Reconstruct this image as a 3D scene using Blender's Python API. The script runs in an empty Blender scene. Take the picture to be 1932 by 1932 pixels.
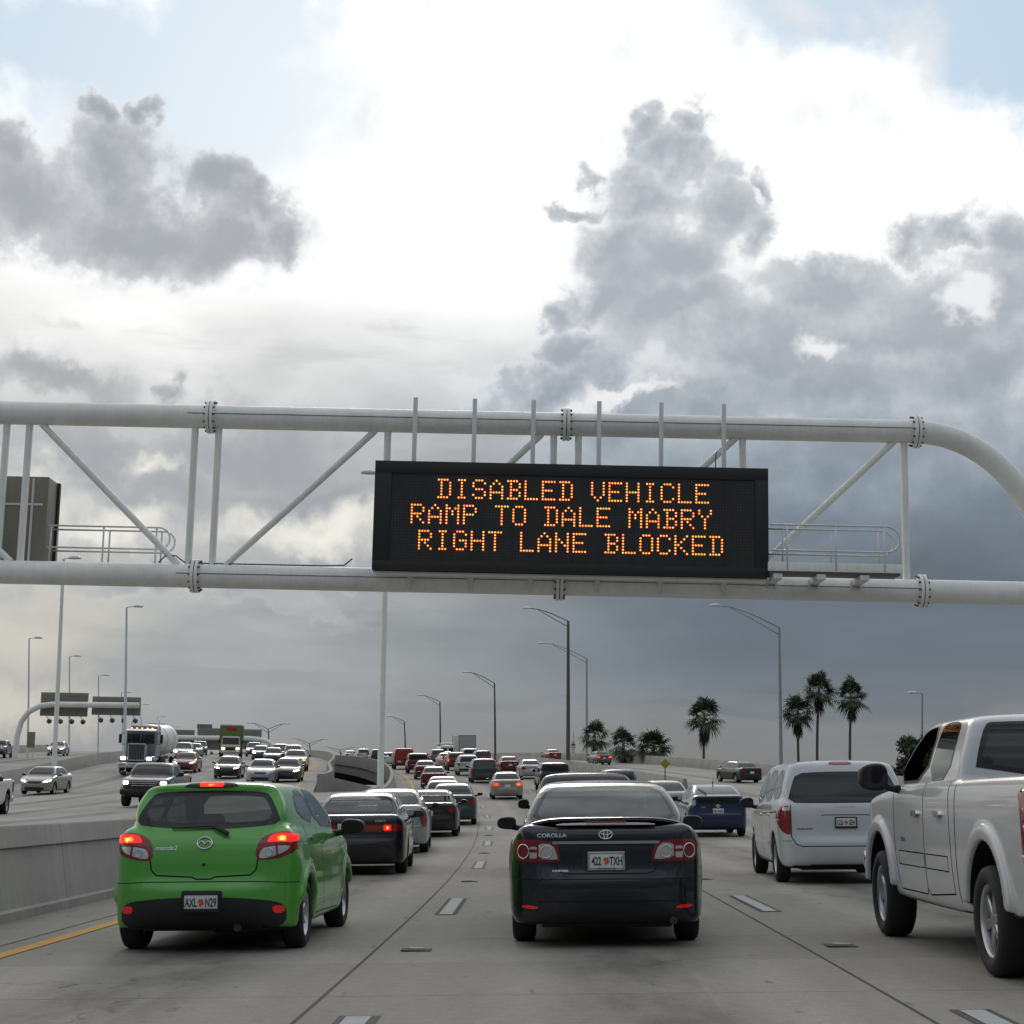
import bpy, bmesh, math, random
import numpy as np
from mathutils import Vector, Matrix
from mathutils.bvhtree import BVHTree
from mathutils.geometry import delaunay_2d_cdt

random.seed(7)
rng = np.random.default_rng(7)
SC = bpy.context.scene
COL = SC.collection
R = math.radians

# ------------------------------------------------------------------ camera
# photo coordinates below are written on a 1932 x 1932 reading of the photograph
FPX = 3169.0
HOR = 1507.0
PITCH = math.atan((HOR - 966.0) / FPX)
ROLL = R(1.2)
CAMZ = 1.25
cam_d = bpy.data.cameras.new('camera')
cam = bpy.data.objects.new('camera', cam_d)
COL.objects.link(cam)
CAM_R = Matrix.Rotation(R(90) + PITCH, 3, 'X') @ Matrix.Rotation(ROLL, 3, 'Z')
cam.matrix_world = Matrix.Translation((0, 0, CAMZ)) @ CAM_R.to_4x4()
cam_d.sensor_width = 36.0
cam_d.sensor_fit = 'HORIZONTAL'
cam_d.lens = 36.0 * FPX / 1932.0
cam_d.clip_start = 0.1
cam_d.clip_end = 6000
SC.camera = cam

def ray(u, v):
    d = CAM_R @ Vector(((u - 966.0) / FPX, -(v - 966.0) / FPX, -1.0))
    return d.normalized()

def wp(u, v, Y):
    d = ray(u, v)
    t = Y / d.y
    return Vector((0, 0, CAMZ)) + d * t

def azel(u, v):
    d = ray(u, v)
    return math.atan2(d.x, d.y), math.asin(d.z)

SC.view_settings.view_transform = 'Standard'
SC.view_settings.look = 'None'
SC.view_settings.gamma = 1.0
SC.view_settings.exposure = 0.0
SC.view_settings.use_curve_mapping = False
SC.cycles.max_bounces = 6
SC.cycles.transparent_max_bounces = 10

# ------------------------------------------------------------------ node helper
class G:
    def __init__(self, nt):
        self.nt = nt
    def n(self, typ, **kw):
        nd = self.nt.nodes.new(typ)
        for k, v in kw.items():
            setattr(nd, k, v)
        return nd
    def put(self, sock, v):
        if isinstance(v, bpy.types.NodeSocket):
            self.nt.links.new(v, sock)
        else:
            sock.default_value = v
    def m(self, op, a, b=None, c=None, clamp=False):
        nd = self.n('ShaderNodeMath', operation=op, use_clamp=clamp)
        self.put(nd.inputs[0], a)
        if b is not None: self.put(nd.inputs[1], b)
        if c is not None: self.put(nd.inputs[2], c)
        return nd.outputs[0]
    def v(self, op, a, b=None, s=None):
        nd = self.n('ShaderNodeVectorMath', operation=op)
        self.put(nd.inputs[0], a)
        if b is not None: self.put(nd.inputs[1], b)
        if s is not None: self.put(nd.inputs['Scale'], s)
        return nd.outputs['Value'] if op in ('LENGTH', 'DOT_PRODUCT') else nd.outputs[0]
    def mix(self, f, a, b, blend='MIX'):
        nd = self.n('ShaderNodeMix', data_type='RGBA', blend_type=blend)
        self.put(nd.inputs[0], f)
        self.put(nd.inputs[6], a)
        self.put(nd.inputs[7], b)
        return nd.outputs[2]
    def noise(self, vec, scale, detail=4, rough=0.5, dist=0.0, out='Fac', norm=True):
        nd = self.n('ShaderNodeTexNoise')
        nd.normalize = norm
        if vec is not None: self.put(nd.inputs['Vector'], vec)
        nd.inputs['Scale'].default_value = scale
        nd.inputs['Detail'].default_value = detail
        nd.inputs['Roughness'].default_value = rough
        nd.inputs['Distortion'].default_value = dist
        return nd.outputs[out]
    def smooth(self, x, lo, hi, a=0.0, b=1.0):
        nd = self.n('ShaderNodeMapRange', interpolation_type='SMOOTHSTEP')
        self.put(nd.inputs[0], x)
        for i, q in enumerate((lo, hi, a, b)):
            self.put(nd.inputs[i + 1], q)
        return nd.outputs[0]
    def ramp(self, x, stops):
        nd = self.n('ShaderNodeValToRGB')
        cr = nd.color_ramp
        while len(cr.elements) < len(stops):
            cr.elements.new(0.5)
        for e, (p, c) in zip(cr.elements, stops):
            e.position = p
            e.color = (*c, 1) if len(c) == 3 else c
        self.put(nd.inputs[0], x)
        return nd.outputs[0]

def grey(v):
    return (v, v, v, 1)

# ------------------------------------------------------------------ world: sky with clouds
SUN_EL, SUN_AZ = R(24), R(-4)          # behind the bright cloud ahead
world = bpy.data.worlds.new('World')
SC.world = world
world.use_nodes = True
wt = world.node_tree
wt.nodes.clear()
g = G(wt)
tc = g.n('ShaderNodeTexCoord')
dirv = tc.outputs['Generated']
sep = g.n('ShaderNodeSeparateXYZ'); g.put(sep.inputs[0], dirv)
az = g.m('ARCTAN2', sep.outputs[0], sep.outputs[1])
el = g.m('ARCSINE', sep.outputs[2])
cmb = g.n('ShaderNodeCombineXYZ'); g.put(cmb.inputs[0], az); g.put(cmb.inputs[1], el)
P0 = cmb.outputs[0]
w1 = g.v('SCALE', g.v('SUBTRACT', g.noise(dirv, 11, 3, 0.5, out='Color'), (0.5, 0.5, 0.5)), s=0.075)
w2 = g.v('SCALE', g.v('SUBTRACT', g.noise(dirv, 42, 6, 0.58, out='Color'), (0.5, 0.5, 0.5)), s=0.040)
w3 = g.v('SCALE', g.v('SUBTRACT', g.noise(dirv, 120, 4, 0.6, out='Color'), (0.5, 0.5, 0.5)), s=0.009)
PW = g.v('ADD', g.v('ADD', g.v('ADD', P0, w1), w2), w3)
fbm = g.noise(dirv, 26, 8, 0.6)
fbl = g.noise(dirv, 9, 5, 0.55)
st = g.v('MULTIPLY', g.v('ADD', dirv, g.v('SCALE', w1, s=0.35)), (1.0, 1.0, 2.6))
strat = g.noise(st, 9, 6, 0.52, dist=0.15)

def ellipse(Pv, u, v, ru, rv, rot=0.0):
    a, e = azel(u, v)
    mp = g.n('ShaderNodeMapping', vector_type='TEXTURE')
    g.put(mp.inputs[0], Pv)
    mp.inputs['Location'].default_value = (a, e, 0)
    mp.inputs['Rotation'].default_value = (0, 0, R(-rot))
    mp.inputs['Scale'].default_value = (ru / 3169 / math.cos(e), rv / 3169, 1)
    ln = g.v('LENGTH', mp.outputs[0])
    nd = g.n('ShaderNodeMapRange', interpolation_type='LINEAR')
    g.put(nd.inputs[0], ln)
    nd.inputs[1].default_value = 0.0; nd.inputs[2].default_value = 2.0
    nd.inputs[3].default_value = 1.0; nd.inputs[4].default_value = 0.0
    return nd.outputs[0]          # 0.5 on the outline

def union(Pv, items):
    r = None
    for it in items:
        e = ellipse(Pv, *it)
        r = e if r is None else g.m('SMOOTH_MAX', r, e, 0.12)
    return r

SKS = 10.0                           # background strength is 0.1
def C(r_, g_=None, b_=None):
    if g_ is None: g_ = b_ = r_
    return (r_ * SKS, g_ * SKS, b_ * SKS, 1)

sky = g.n('ShaderNodeTexSky', sky_type='NISHITA')
sky.sun_disc = False
sky.sun_elevation = SUN_EL
sky.sun_rotation = SUN_AZ
sky.air_density = 1.2
sky.dust_density = 2.0
blue = g.mix(0.90, sky.outputs[0], C(0.46, 0.62, 0.78))

def elv(v):
    return azel(966, v)[1]
EL0, EL1 = -0.13, 0.50
def pos(v):
    return min(1, max(0, (elv(v) - EL0) / (EL1 - EL0)))
elw = g.m('ADD', el, g.m('MULTIPLY', g.m('SUBTRACT', strat, 0.5), 0.05))
elt = g.n('ShaderNodeMapRange'); g.put(elt.inputs[0], elw)
elt.inputs[1].default_value = EL0; elt.inputs[2].default_value = EL1
def vramp(rows):
    return g.ramp(elt.outputs[0], [(pos(v), c) for v, c in rows])
left = vramp([(1700, (.34, .345, .345)), (1430, (.345, .355, .358)), (1330, (.375, .388, .392)), (1210, (.45, .462, .46)), (1120, (.53, .537, .525)),
              (980, (.60, .60, .585)), (830, (.62, .63, .635)), (730, (.74, .745, .74)), (640, (.92, .92, .91)), (560, (1.12, 1.12, 1.12)), (0, (1.14, 1.14, 1.14))])
right = vramp([(1700, (.175, .183, .19)), (1430, (.222, .224, .222)), (1330, (.222, .236, .25)), (1240, (.150, .182, .215)), (1100, (.138, .172, .212)),
               (960, (.20, .235, .275)), (820, (.35, .38, .415)), (700, (.60, .62, .64)), (560, (1.0, 1.0, 1.0)), (450, (1.14, 1.14, 1.14)), (0, (1.14, 1.14, 1.14))])
azn = g.m('ADD', az, g.m('MULTIPLY', g.m('SUBTRACT', fbl, 0.5), 0.12))
lr = g.smooth(azn, -0.26, 0.16)
base = g.mix(lr, left, right)
base = g.mix(1.0, base, (SKS, SKS, SKS, 1), 'MULTIPLY')
# stratus mottling in the lower sky
mamp = g.smooth(el, elv(1420), elv(1000), 0.34, 0.66)
mot = g.m('ADD', 1.0, g.m('MULTIPLY', g.m('SUBTRACT', strat, 0.5), mamp))
motc = g.n('ShaderNodeCombineColor')
for i in range(3): g.put(motc.inputs[i], mot)
lowm = g.smooth(el, elv(560), elv(760))
base = g.mix(lowm, base, g.mix(1.0, base, motc.outputs[0], 'MULTIPLY'))
# blue openings
bl = union(PW, [(330, 200, 330, 190, 0), (120, 90, 240, 130, 0), (450, 60, 190, 130, 0), (1700, 10, 360, 120, 0), (1890, 110, 170, 140, 0)])
bm = g.smooth(g.m('ADD', bl, g.m('MULTIPLY', g.m('SUBTRACT', fbl, 0.5), 0.6)), 0.36, 0.70)
base = g.mix(g.m('MULTIPLY', bm, 0.95), base, blue)
ln_ = g.noise(dirv, 15, 6, 0.6)
wisps = g.smooth(ln_, 0.52, 0.72)
base = g.mix(g.m('MULTIPLY', g.smooth(ln_, 0.47, 0.80), g.smooth(el, elv(620), elv(480), 0.0, 0.55)), base, C(0.72, 0.73, 0.745))
base = g.mix(g.m('MULTIPLY', g.m('MULTIPLY', wisps, bm), 0.6), base, C(0.86, 0.86, 0.87))

def cloud(base, items, lo, hi, amp, c_edge, c_mid, c_deep, deep_lo=0.5, deep_hi=0.95, opacity=1.0, tex=0.5, tint=None, fade=None):
    f = union(PW, items)
    f2 = g.m('ADD', f, g.m('MULTIPLY', g.m('SUBTRACT', fbm, 0.5), amp))
    mask = g.smooth(f2, lo, hi)
    d = g.m('ADD', f, g.m('MULTIPLY', g.m('SUBTRACT', fbm, 0.5), tex))
    d2 = g.m('ADD', d, g.m('MULTIPLY', g.m('SUBTRACT', fbl, 0.5), tex * 0.7))
    dn = g.smooth(d2, deep_lo, deep_hi)
    colr = g.ramp(dn, [(0.0, c_edge), (0.35, c_mid), (1.0, c_deep)])
    colr = g.mix(1.0, colr, (SKS, SKS, SKS, 1), 'MULTIPLY')
    if tint is not None: colr = g.mix(1.0, colr, tint, 'MULTIPLY')
    if fade is not None: mask = g.m('MULTIPLY', mask, fade)
    return g.mix(g.m('MULTIPLY', mask, opacity), base, colr)

# the big right-hand cloud with its tower, running down into the slate bank; then the left cloud
rt = g.ramp(elt.outputs[0], [(pos(v), c) for v, c in [(1500, (.33, .39, .45)), (1150, (.33, .40, .47)), (1000, (.40, .47, .54)), (880, (.57, .63, .68)), (760, (.78, .81, .84)), (600, (1, 1, 1)), (0, (1, 1, 1))]])
base = cloud(base, [(1305, 245, 30, 36, 30), (1235, 265, 50, 40, 0), (1290, 300, 75, 55, 0), (1400, 335, 38, 48, -25), (1120, 325, 46, 24, 15), (1105, 392, 60, 22, 0),
                    (1215, 380, 100, 75, 0), (1350, 410, 85, 90, -20), (1418, 455, 42, 80, -10), (1170, 460, 85, 60, 0),
                    (1260, 500, 170, 90, 0), (1130, 560, 110, 50, -10), (1290, 600, 240, 75, 0), (1060, 590, 50, 34, 0), (1080, 655, 80, 38, 0), (1040, 720, 190, 44, -18),
                    (1540, 570, 150, 68, 0), (1690, 620, 190, 80, 0), (1745, 470, 52, 44, 0), (1810, 455, 60, 36, 0), (1895, 455, 80, 62, 0), (1930, 640, 150, 80, 0),
                    (1560, 540, 190, 60, 0), (1740, 590, 230, 90, 0), (1900, 560, 130, 100, 0), (1420, 640, 340, 100, 0), (1600, 720, 420, 90, 0), (1650, 860, 480, 150, 0), (1850, 980, 360, 200, 0), (1300, 780, 280, 80, -10), (1500, 980, 420, 110, 0)],
             0.30, 0.68, 0.46, (.94, .945, .95), (.63, .66, .69), (.42, .455, .50), 0.36, 1.05, tex=0.95, tint=rt, fade=g.smooth(elw, elv(1110), elv(860)))
hole = g.smooth(g.m('ADD', union(PW, [(1815, 560, 62, 30, -8), (1395, 352, 22, 14, 20), (1590, 645, 46, 26, 0), (1150, 760, 110, 20, -8)]), g.m('MULTIPLY', g.m('SUBTRACT', fbm, 0.5), 0.7)), 0.36, 0.85)
base = g.mix(g.m('MULTIPLY', hole, 0.8), base, C(0.95))
base = cloud(base, [(60, 400, 200, 105, 0), (230, 320, 110, 95, 0), (200, 225, 40, 38, 0), (290, 225, 34, 42, 30), (250, 430, 345, 80, 0),
                    (425, 355, 68, 62, 0), (480, 400, 72, 58, 0), (525, 445, 46, 72, 0), (430, 455, 160, 42, 0), (20, 310, 60, 60, 0)],
             0.31, 0.68, 0.42, (.88, .885, .89), (.56, .58, .605), (.36, .385, .42), 0.36, 0.95, tex=0.8, opacity=0.93)
# lower cumulus, left half
base = cloud(base, [(90, 735, 160, 52, 0), (330, 738, 42, 28, 0), (180, 870, 230, 70, 0), (480, 860, 230, 90, 0), (600, 930, 190, 60, -15), (330, 930, 190, 60, 0), (640, 1050, 150, 30, 0), (330, 1130, 300, 30, 0)],
             0.30, 0.78, 0.6, (.64, .645, .645), (.47, .485, .50), (.36, .38, .405), 0.34, 1.0, 0.9)
# streaks above the left pipe
sk = g.smooth(g.noise(g.v('MULTIPLY', dirv, (1.0, 1.0, 9.0)), 9, 5, 0.5), 0.48, 0.66)
skm = g.m('MULTIPLY', sk, g.smooth(union(PW, [(720, 680, 330, 55, 0), (300, 650, 260, 30, 0)]), 0.35, 0.75))
base = g.mix(g.m('MULTIPLY', skm, 0.55), base, C(0.60, 0.60, 0.61))
# long flat stratus bars above the horizon, and a pale glow at the far left
sb = g.smooth(g.noise(g.v('MULTIPLY', dirv, (1.0, 1.0, 6.5)), 7.5, 6, 0.55, dist=0.35), 0.46, 0.66)
sbm = g.m('MULTIPLY', g.m('MULTIPLY', sb, g.smooth(el, elv(1425), elv(1330))), g.smooth(el, elv(980), elv(1130)))
bar = g.mix(lr, C(.345, .365, .38), C(.150, .178, .21))
base = g.mix(g.m('MULTIPLY', sbm, 0.62), base, bar)
fg = g.smooth(union(PW, [(-60, 1200, 250, 110, 0), (-20, 1340, 200, 60, 0)]), 0.22, 0.95)
base = g.mix(g.m('MULTIPLY', fg, 0.8), base, C(.68, .645, .565))
# warm glow gaps low on the left
gl = g.smooth(g.m('ADD', union(PW, [(190, 1015, 170, 44, 0), (640, 990, 190, 44, -12), (30, 965, 70, 70, 0), (290, 880, 60, 20, 0)]), g.m('MULTIPLY', g.m('SUBTRACT', fbm, 0.5), 0.9)), 0.25, 1.0)
base = g.mix(g.m('MULTIPLY', gl, 0.8), base, C(0.96, 0.935, 0.85))
# the rest of the sky dome: overcast overhead, dull behind
overm = g.smooth(el, 0.50, 0.95)
mot2 = g.m('ADD', 0.60, g.m('MULTIPLY', g.smooth(fbl, 0.36, 0.64), 0.80))
m2c = g.n('ShaderNodeCombineColor')
for i in range(3): g.put(m2c.inputs[i], mot2)
over = g.mix(1.0, C(0.74, 0.76, 0.80), m2c.outputs[0], 'MULTIPLY')
base = g.mix(overm, base, over)
bk0 = g.ramp(g.smooth(el, 0.0, 0.7), [(0.0, (.10, .11, .125)), (0.35, (.215, .24, .275)), (1.0, (.56, .60, .66))])
back = g.mix(1.0, g.mix(1.0, bk0, (SKS, SKS, SKS, 1), 'MULTIPLY'), m2c.outputs[0], 'MULTIPLY')
base = g.mix(g.smooth(g.m('ABSOLUTE', az), 0.7, 1.7), base, back)
sidel = g.m('MULTIPLY', g.smooth(az, -0.30, -0.9), g.smooth(az, -2.4, -1.5))
base = g.mix(g.m('MULTIPLY', sidel, g.smooth(el, 0.55, 0.12)), base, C(1.05, 0.97, 0.82))
bg = g.n('ShaderNodeBackground')
g.put(bg.inputs[0], base)
bg.inputs[1].default_value = 0.1
wo = g.n('ShaderNodeOutputWorld')
wt.links.new(bg.outputs[0], wo.inputs[0])

# ------------------------------------------------------------------ sun (veiled by cloud)
sun_d = bpy.data.lights.new('sun', 'SUN')
sun_d.energy = 0.6
sun_d.angle = R(14)
sun_d.color = (1.0, 0.95, 0.86)
sun = bpy.data.objects.new('sun', sun_d)
COL.objects.link(sun)
sd = Vector((math.sin(SUN_AZ) * math.cos(SUN_EL), math.cos(SUN_AZ) * math.cos(SUN_EL), math.sin(SUN_EL)))
sun.rotation_euler = (-sd).to_track_quat('-Z', 'Y').to_euler()
sun.location = (0, 0, 60)

# ------------------------------------------------------------------ materials
MATS = {}
def mat(name, col, rough=0.5, metal=0.0, coat=0.0, spec=0.5, noise=0.0, nscale=20, bump=0.0, emit=None, es=0.0, backdark=False):
    if name in MATS: return MATS[name]
    m = bpy.data.materials.new(name)
    m.use_nodes = True
    nt = m.node_tree
    b = nt.nodes['Principled BSDF']
    gg = G(nt)
    b.inputs['Base Color'].default_value = (*col, 1)
    b.inputs['Roughness'].default_value = rough
    b.inputs['Metallic'].default_value = metal
    b.inputs['Coat Weight'].default_value = coat
    b.inputs['Coat Roughness'].default_value = 0.06
    b.inputs['Specular IOR Level'].default_value = spec
    if noise or bump:
        t = gg.n('ShaderNodeTexCoord').outputs['Object']
        nz = gg.noise(t, nscale, 6, 0.6)
        if noise:
            f = gg.m('ADD', 1 - noise, gg.m('MULTIPLY', nz, 2 * noise))
            cc = gg.n('ShaderNodeCombineColor')
            for i in range(3): gg.put(cc.inputs[i], f)
            gg.put(b.inputs['Base Color'], gg.mix(1.0, (*col, 1), cc.outputs[0], 'MULTIPLY'))
            gg.put(b.inputs['Roughness'], gg.m('ADD', rough - 0.06, gg.m('MULTIPLY', nz, 0.12)))
        if bump:
            bp = gg.n('ShaderNodeBump')
            bp.inputs['Strength'].default_value = bump
            bp.inputs['Distance'].default_value = 0.01
            gg.put(bp.inputs['Height'], gg.noise(t, nscale * 4, 4, 0.6))
            gg.put(b.inputs['Normal'], bp.outputs[0])
    if emit:
        b.inputs['Emission Color'].default_value = (*emit, 1)
        b.inputs['Emission Strength'].default_value = es
    if backdark:
        geo = gg.n('ShaderNodeNewGeometry')
        d = gg.n('ShaderNodeBsdfDiffuse')
        d.inputs[0].default_value = (.03, .03, .032, 1)
        mx = gg.n('ShaderNodeMixShader')
        nt.links.new(geo.outputs['Backfacing'], mx.inputs[0])
        nt.links.new(b.outputs[0], mx.inputs[1])
        nt.links.new(d.outputs[0], mx.inputs[2])
        nt.links.new(mx.outputs[0], nt.nodes['Material Output'].inputs[0])
    MATS[name] = m
    return m

def paint(name, col, metal=0.25, rough=0.34, coat=0.8, dirt=0.07, spec=0.4):
    """car paint with clear coat, a little road film low on the body"""
    key = 'paint_' + name
    if key in MATS: return MATS[key]
    m = mat(key, col, rough, metal, coat, spec, backdark=True)
    nt = m.node_tree; gg = G(nt)
    b = nt.nodes['Principled BSDF']
    t = gg.n('ShaderNodeTexCoord').outputs['Object']
    sp = gg.n('ShaderNodeSeparateXYZ'); gg.put(sp.inputs[0], t)
    nz = gg.noise(t, 3.0, 6, 0.65)
    lowd = gg.m('MULTIPLY', gg.smooth(sp.outputs[2], 0.75, 0.15), gg.smooth(nz, 0.3, 0.75))
    film = gg.m('ADD', gg.m('MULTIPLY', lowd, 0.55), gg.m('MULTIPLY', nz, dirt), clamp=True)
    gg.put(b.inputs['Base Color'], gg.mix(film, (*col, 1), tuple(q * .6 + k for q, k in zip(col, (.022, .021, .019))) + (1,)))
    gg.put(b.inputs['Coat Weight'], gg.m('MULTIPLY', gg.m('SUBTRACT', 1.0, film), coat))
    gg.put(b.inputs['Roughness'], gg.m('ADD', rough, gg.m('MULTIPLY', film, 0.3)))
    return m

def glass(name, tint, alpha, rough=0.02):
    """thin tinted pane: Fresnel mirror over a tinted see-through sheet"""
    if name in MATS: return MATS[name]
    m = bpy.data.materials.new(name); m.use_nodes = True
    nt = m.node_tree; nt.nodes.clear(); gg = G(nt)
    tr = gg.n('ShaderNodeBsdfTransparent'); tr.inputs[0].default_value = (*tint, 1)
    df = gg.n('ShaderNodeBsdfDiffuse'); df.inputs[0].default_value = (.20, .21, .205, 1)
    nz = gg.noise(gg.n('ShaderNodeTexCoord').outputs['Object'], 2.5, 5, 0.6)
    mx0 = gg.n('ShaderNodeMixShader'); gg.put(mx0.inputs[0], gg.m('MULTIPLY', nz, alpha))
    nt.links.new(tr.outputs[0], mx0.inputs[1]); nt.links.new(df.outputs[0], mx0.inputs[2])
    gl = gg.n('ShaderNodeBsdfGlossy'); gl.inputs['Roughness'].default_value = rough
    gl.inputs[0].default_value = (.9, .93, .92, 1)
    lw = gg.n('ShaderNodeLayerWeight')
    fac = gg.m('ADD', .045, gg.m('MULTIPLY', gg.m('POWER', lw.outputs['Facing'], 4.5), .9), clamp=True)
    mx = gg.n('ShaderNodeMixShader'); gg.put(mx.inputs[0], fac)
    nt.links.new(mx0.outputs[0], mx.inputs[1]); nt.links.new(gl.outputs[0], mx.inputs[2])
    o = gg.n('ShaderNodeOutputMaterial'); nt.links.new(mx.outputs[0], o.inputs[0])
    MATS[name] = m
    return m

def lit(name, c0, c1, s0, s1, scale):
    """lamp lens that gives off light: bright filament cells in a coloured lens"""
    if name in MATS: return MATS[name]
    m = bpy.data.materials.new(name); m.use_nodes = True
    nt = m.node_tree; gg = G(nt); b = nt.nodes['Principled BSDF']
    t = gg.n('ShaderNodeTexCoord').outputs['Object']
    nz = gg.noise(t, scale, 2, 0.5)
    gn = gg.n('ShaderNodeTexCoord').outputs['Generated']
    sg = gg.n('ShaderNodeSeparateXYZ'); gg.put(sg.inputs[0], gn)
    dx = gg.m('MULTIPLY', gg.m('SUBTRACT', sg.outputs[0], .5), 1.6); dz = gg.m('SUBTRACT', sg.outputs[2], .5)
    dd = gg.m('SQRT', gg.m('ADD', gg.m('MULTIPLY', dx, dx), gg.m('MULTIPLY', dz, dz)))
    f = gg.smooth(gg.m('ADD', gg.m('MULTIPLY', nz, .5), gg.m('SUBTRACT', .5, dd)), 0.40, 0.72)
    gg.put(b.inputs['Base Color'], (*[q * 0.5 for q in c0], 1))
    gg.put(b.inputs['Emission Color'], gg.mix(f, (*c0, 1), (*c1, 1)))
    gg.put(b.inputs['Emission Strength'], gg.m('ADD', s0, gg.m('MULTIPLY', f, s1 - s0)))
    b.inputs['Roughness'].default_value = 0.12
    MATS[name] = m
    return m

M_BLK = mat('black_plastic', (.012, .012, .013), 0.55, noise=0.25)
M_GAP = mat('panel_gap', (.006, .006, .006), 0.9)
M_RUB = mat('tyre_rubber', (.017, .017, .018), 0.82, noise=0.3, nscale=14, bump=0.2)
M_RIM = mat('wheel_alloy', (.46, .47, .48), 0.32, 0.75, noise=0.12)
M_RIMD = mat('wheel_alloy_dull', (.25, .25, .26), 0.4, 0.6, noise=0.15)
M_CHR = mat('chrome_trim', (.68, .70, .72), 0.14, 1.0)
M_DGL = mat('dark_glass', (.010, .012, .014), 0.05, 0, 0, 0.5)
M_FRIT = mat('black_glass_border', (.006, .006, .007), 0.12)
M_GLS = glass('clear_glass', (.80, .86, .83), 0.12)
M_GLT = glass('tinted_glass', (.30, .32, .33), 0.06)
M_GLD = glass('privacy_glass', (.07, .07, .08), 0.02)
M_GLH = glass('hazy_glass', (.44, .52, .49), 0.85)
M_RED = mat('red_lens', (.20, .006, .008), 0.10, 0, 0.6, 0.6)
M_CLR = mat('clear_lens', (.55, .56, .56), 0.10, 0.35, 0.6)
M_REDL = lit('brake_lens_lit', (1.0, .02, .012), (1.0, .50, .07), 0.75, 3.2, 40)
M_REDB = lit('brake_bar_lit', (1.0, .035, .012), (1.0, .20, .04), 1.2, 3.4, 40)
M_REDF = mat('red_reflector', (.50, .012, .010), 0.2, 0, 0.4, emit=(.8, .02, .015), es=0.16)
M_REDD = lit('brake_lens_far', (1.0, .04, .02), (1.0, .22, .08), 1.2, 3.2, 8)
M_HEAD = mat('headlamp_lit', (.8, .8, .8), 0.2, emit=(1.0, .93, .78), es=9.0)
M_HEADW = mat('headlamp_lit_warm', (.8, .8, .8), 0.2, emit=(1.0, .78, .48), es=6.5)
M_HEADO = mat('headlamp_off', (.42, .43, .44), 0.12, 0.4, 0.5)
M_AMB = mat('amber_lens_lit', (.6, .2, .03), 0.2, emit=(1.0, .36, .06), es=2.2)
M_PLATE = mat('plate_white', (.62, .66, .64), 0.4, noise=0.06)
M_PTXT = mat('plate_green_ink', (.012, .05, .035), 0.5)
M_ORG = mat('plate_orange_ink', (.60, .10, .03), 0.5)
M_SEAT = mat('seat_cloth', (.035, .036, .04), 0.9, noise=0.15)
M_SEATL = mat('seat_light_cloth', (.16, .155, .145), 0.9, noise=0.15)
M_EXH = mat('exhaust_steel', (.06, .058, .055), 0.5, 0.6, noise=0.2)

# ------------------------------------------------------------------ object helpers
def tag(o, label=None, cat=None, group=None, kind=None):
    if label: o['label'] = label
    if cat: o['category'] = cat
    if group: o['group'] = group
    if kind: o['kind'] = kind
    return o

def empty(name, loc=(0, 0, 0)):
    o = bpy.data.objects.new(name, None)
    o.empty_display_size = 0.3
    COL.objects.link(o)
    o.location = loc
    return o

def mesh_obj(name, V, F, mats, parent=None, mi=None, smooth=True, normals=None):
    me = bpy.data.meshes.new(name)
    me.from_pydata([tuple(map(float, v)) for v in V] if not isinstance(V, np.ndarray) else V.tolist(), [], F if not isinstance(F, np.ndarray) else F.tolist())
    if not isinstance(mats, (list, tuple)): mats = [mats]
    for m in mats: me.materials.append(m)
    if mi is not None: me.polygons.foreach_set('material_index', np.asarray(mi, dtype=np.int32))
    me.polygons.foreach_set('use_smooth', np.full(len(me.polygons), bool(smooth)))
    if smooth and smooth != True: pass
    me.update()
    if normals is not None: me.normals_split_custom_set_from_vertices(normals)
    o = bpy.data.objects.new(name, me)
    COL.objects.link(o)
    if parent: o.parent = parent
    return o

def bm_obj(name, bm, m, parent=None, smooth=False, angle=None):
    bmesh.ops.recalc_face_normals(bm, faces=bm.faces)
    me = bpy.data.meshes.new(name)
    for f in bm.faces: f.smooth = smooth or angle is not None
    if angle is not None:
        for e in bm.edges:
            if len(e.link_faces) == 2 and e.calc_face_angle(0) > R(angle): e.smooth = False
    bm.to_mesh(me); bm.free()
    for q in (m if isinstance(m, (list, tuple)) else [m]): me.materials.append(q)
    o = bpy.data.objects.new(name, me)
    COL.objects.link(o)
    if parent: o.parent = parent
    return o

def add_box(bm, c, s, bev=0.0, rot=None, seg=2, mi=0):
    b2 = bmesh.new()
    bmesh.ops.create_cube(b2, size=1.0)
    for v in b2.verts: v.co = Vector((v.co.x * s[0], v.co.y * s[1], v.co.z * s[2]))
    if bev > 0:
        bmesh.ops.bevel(b2, geom=list(b2.edges), offset=min(bev, min(s) * 0.45), segments=seg, affect='EDGES', profile=0.5)
    M = Matrix.Translation(c)
    if rot is not None: M = M @ rot.to_4x4()
    bmesh.ops.transform(b2, matrix=M, verts=b2.verts)
    me = bpy.data.meshes.new('t')
    for f in b2.faces: f.material_index = mi
    b2.to_mesh(me); b2.free()
    bm.from_mesh(me); bpy.data.meshes.remove(me)

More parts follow.
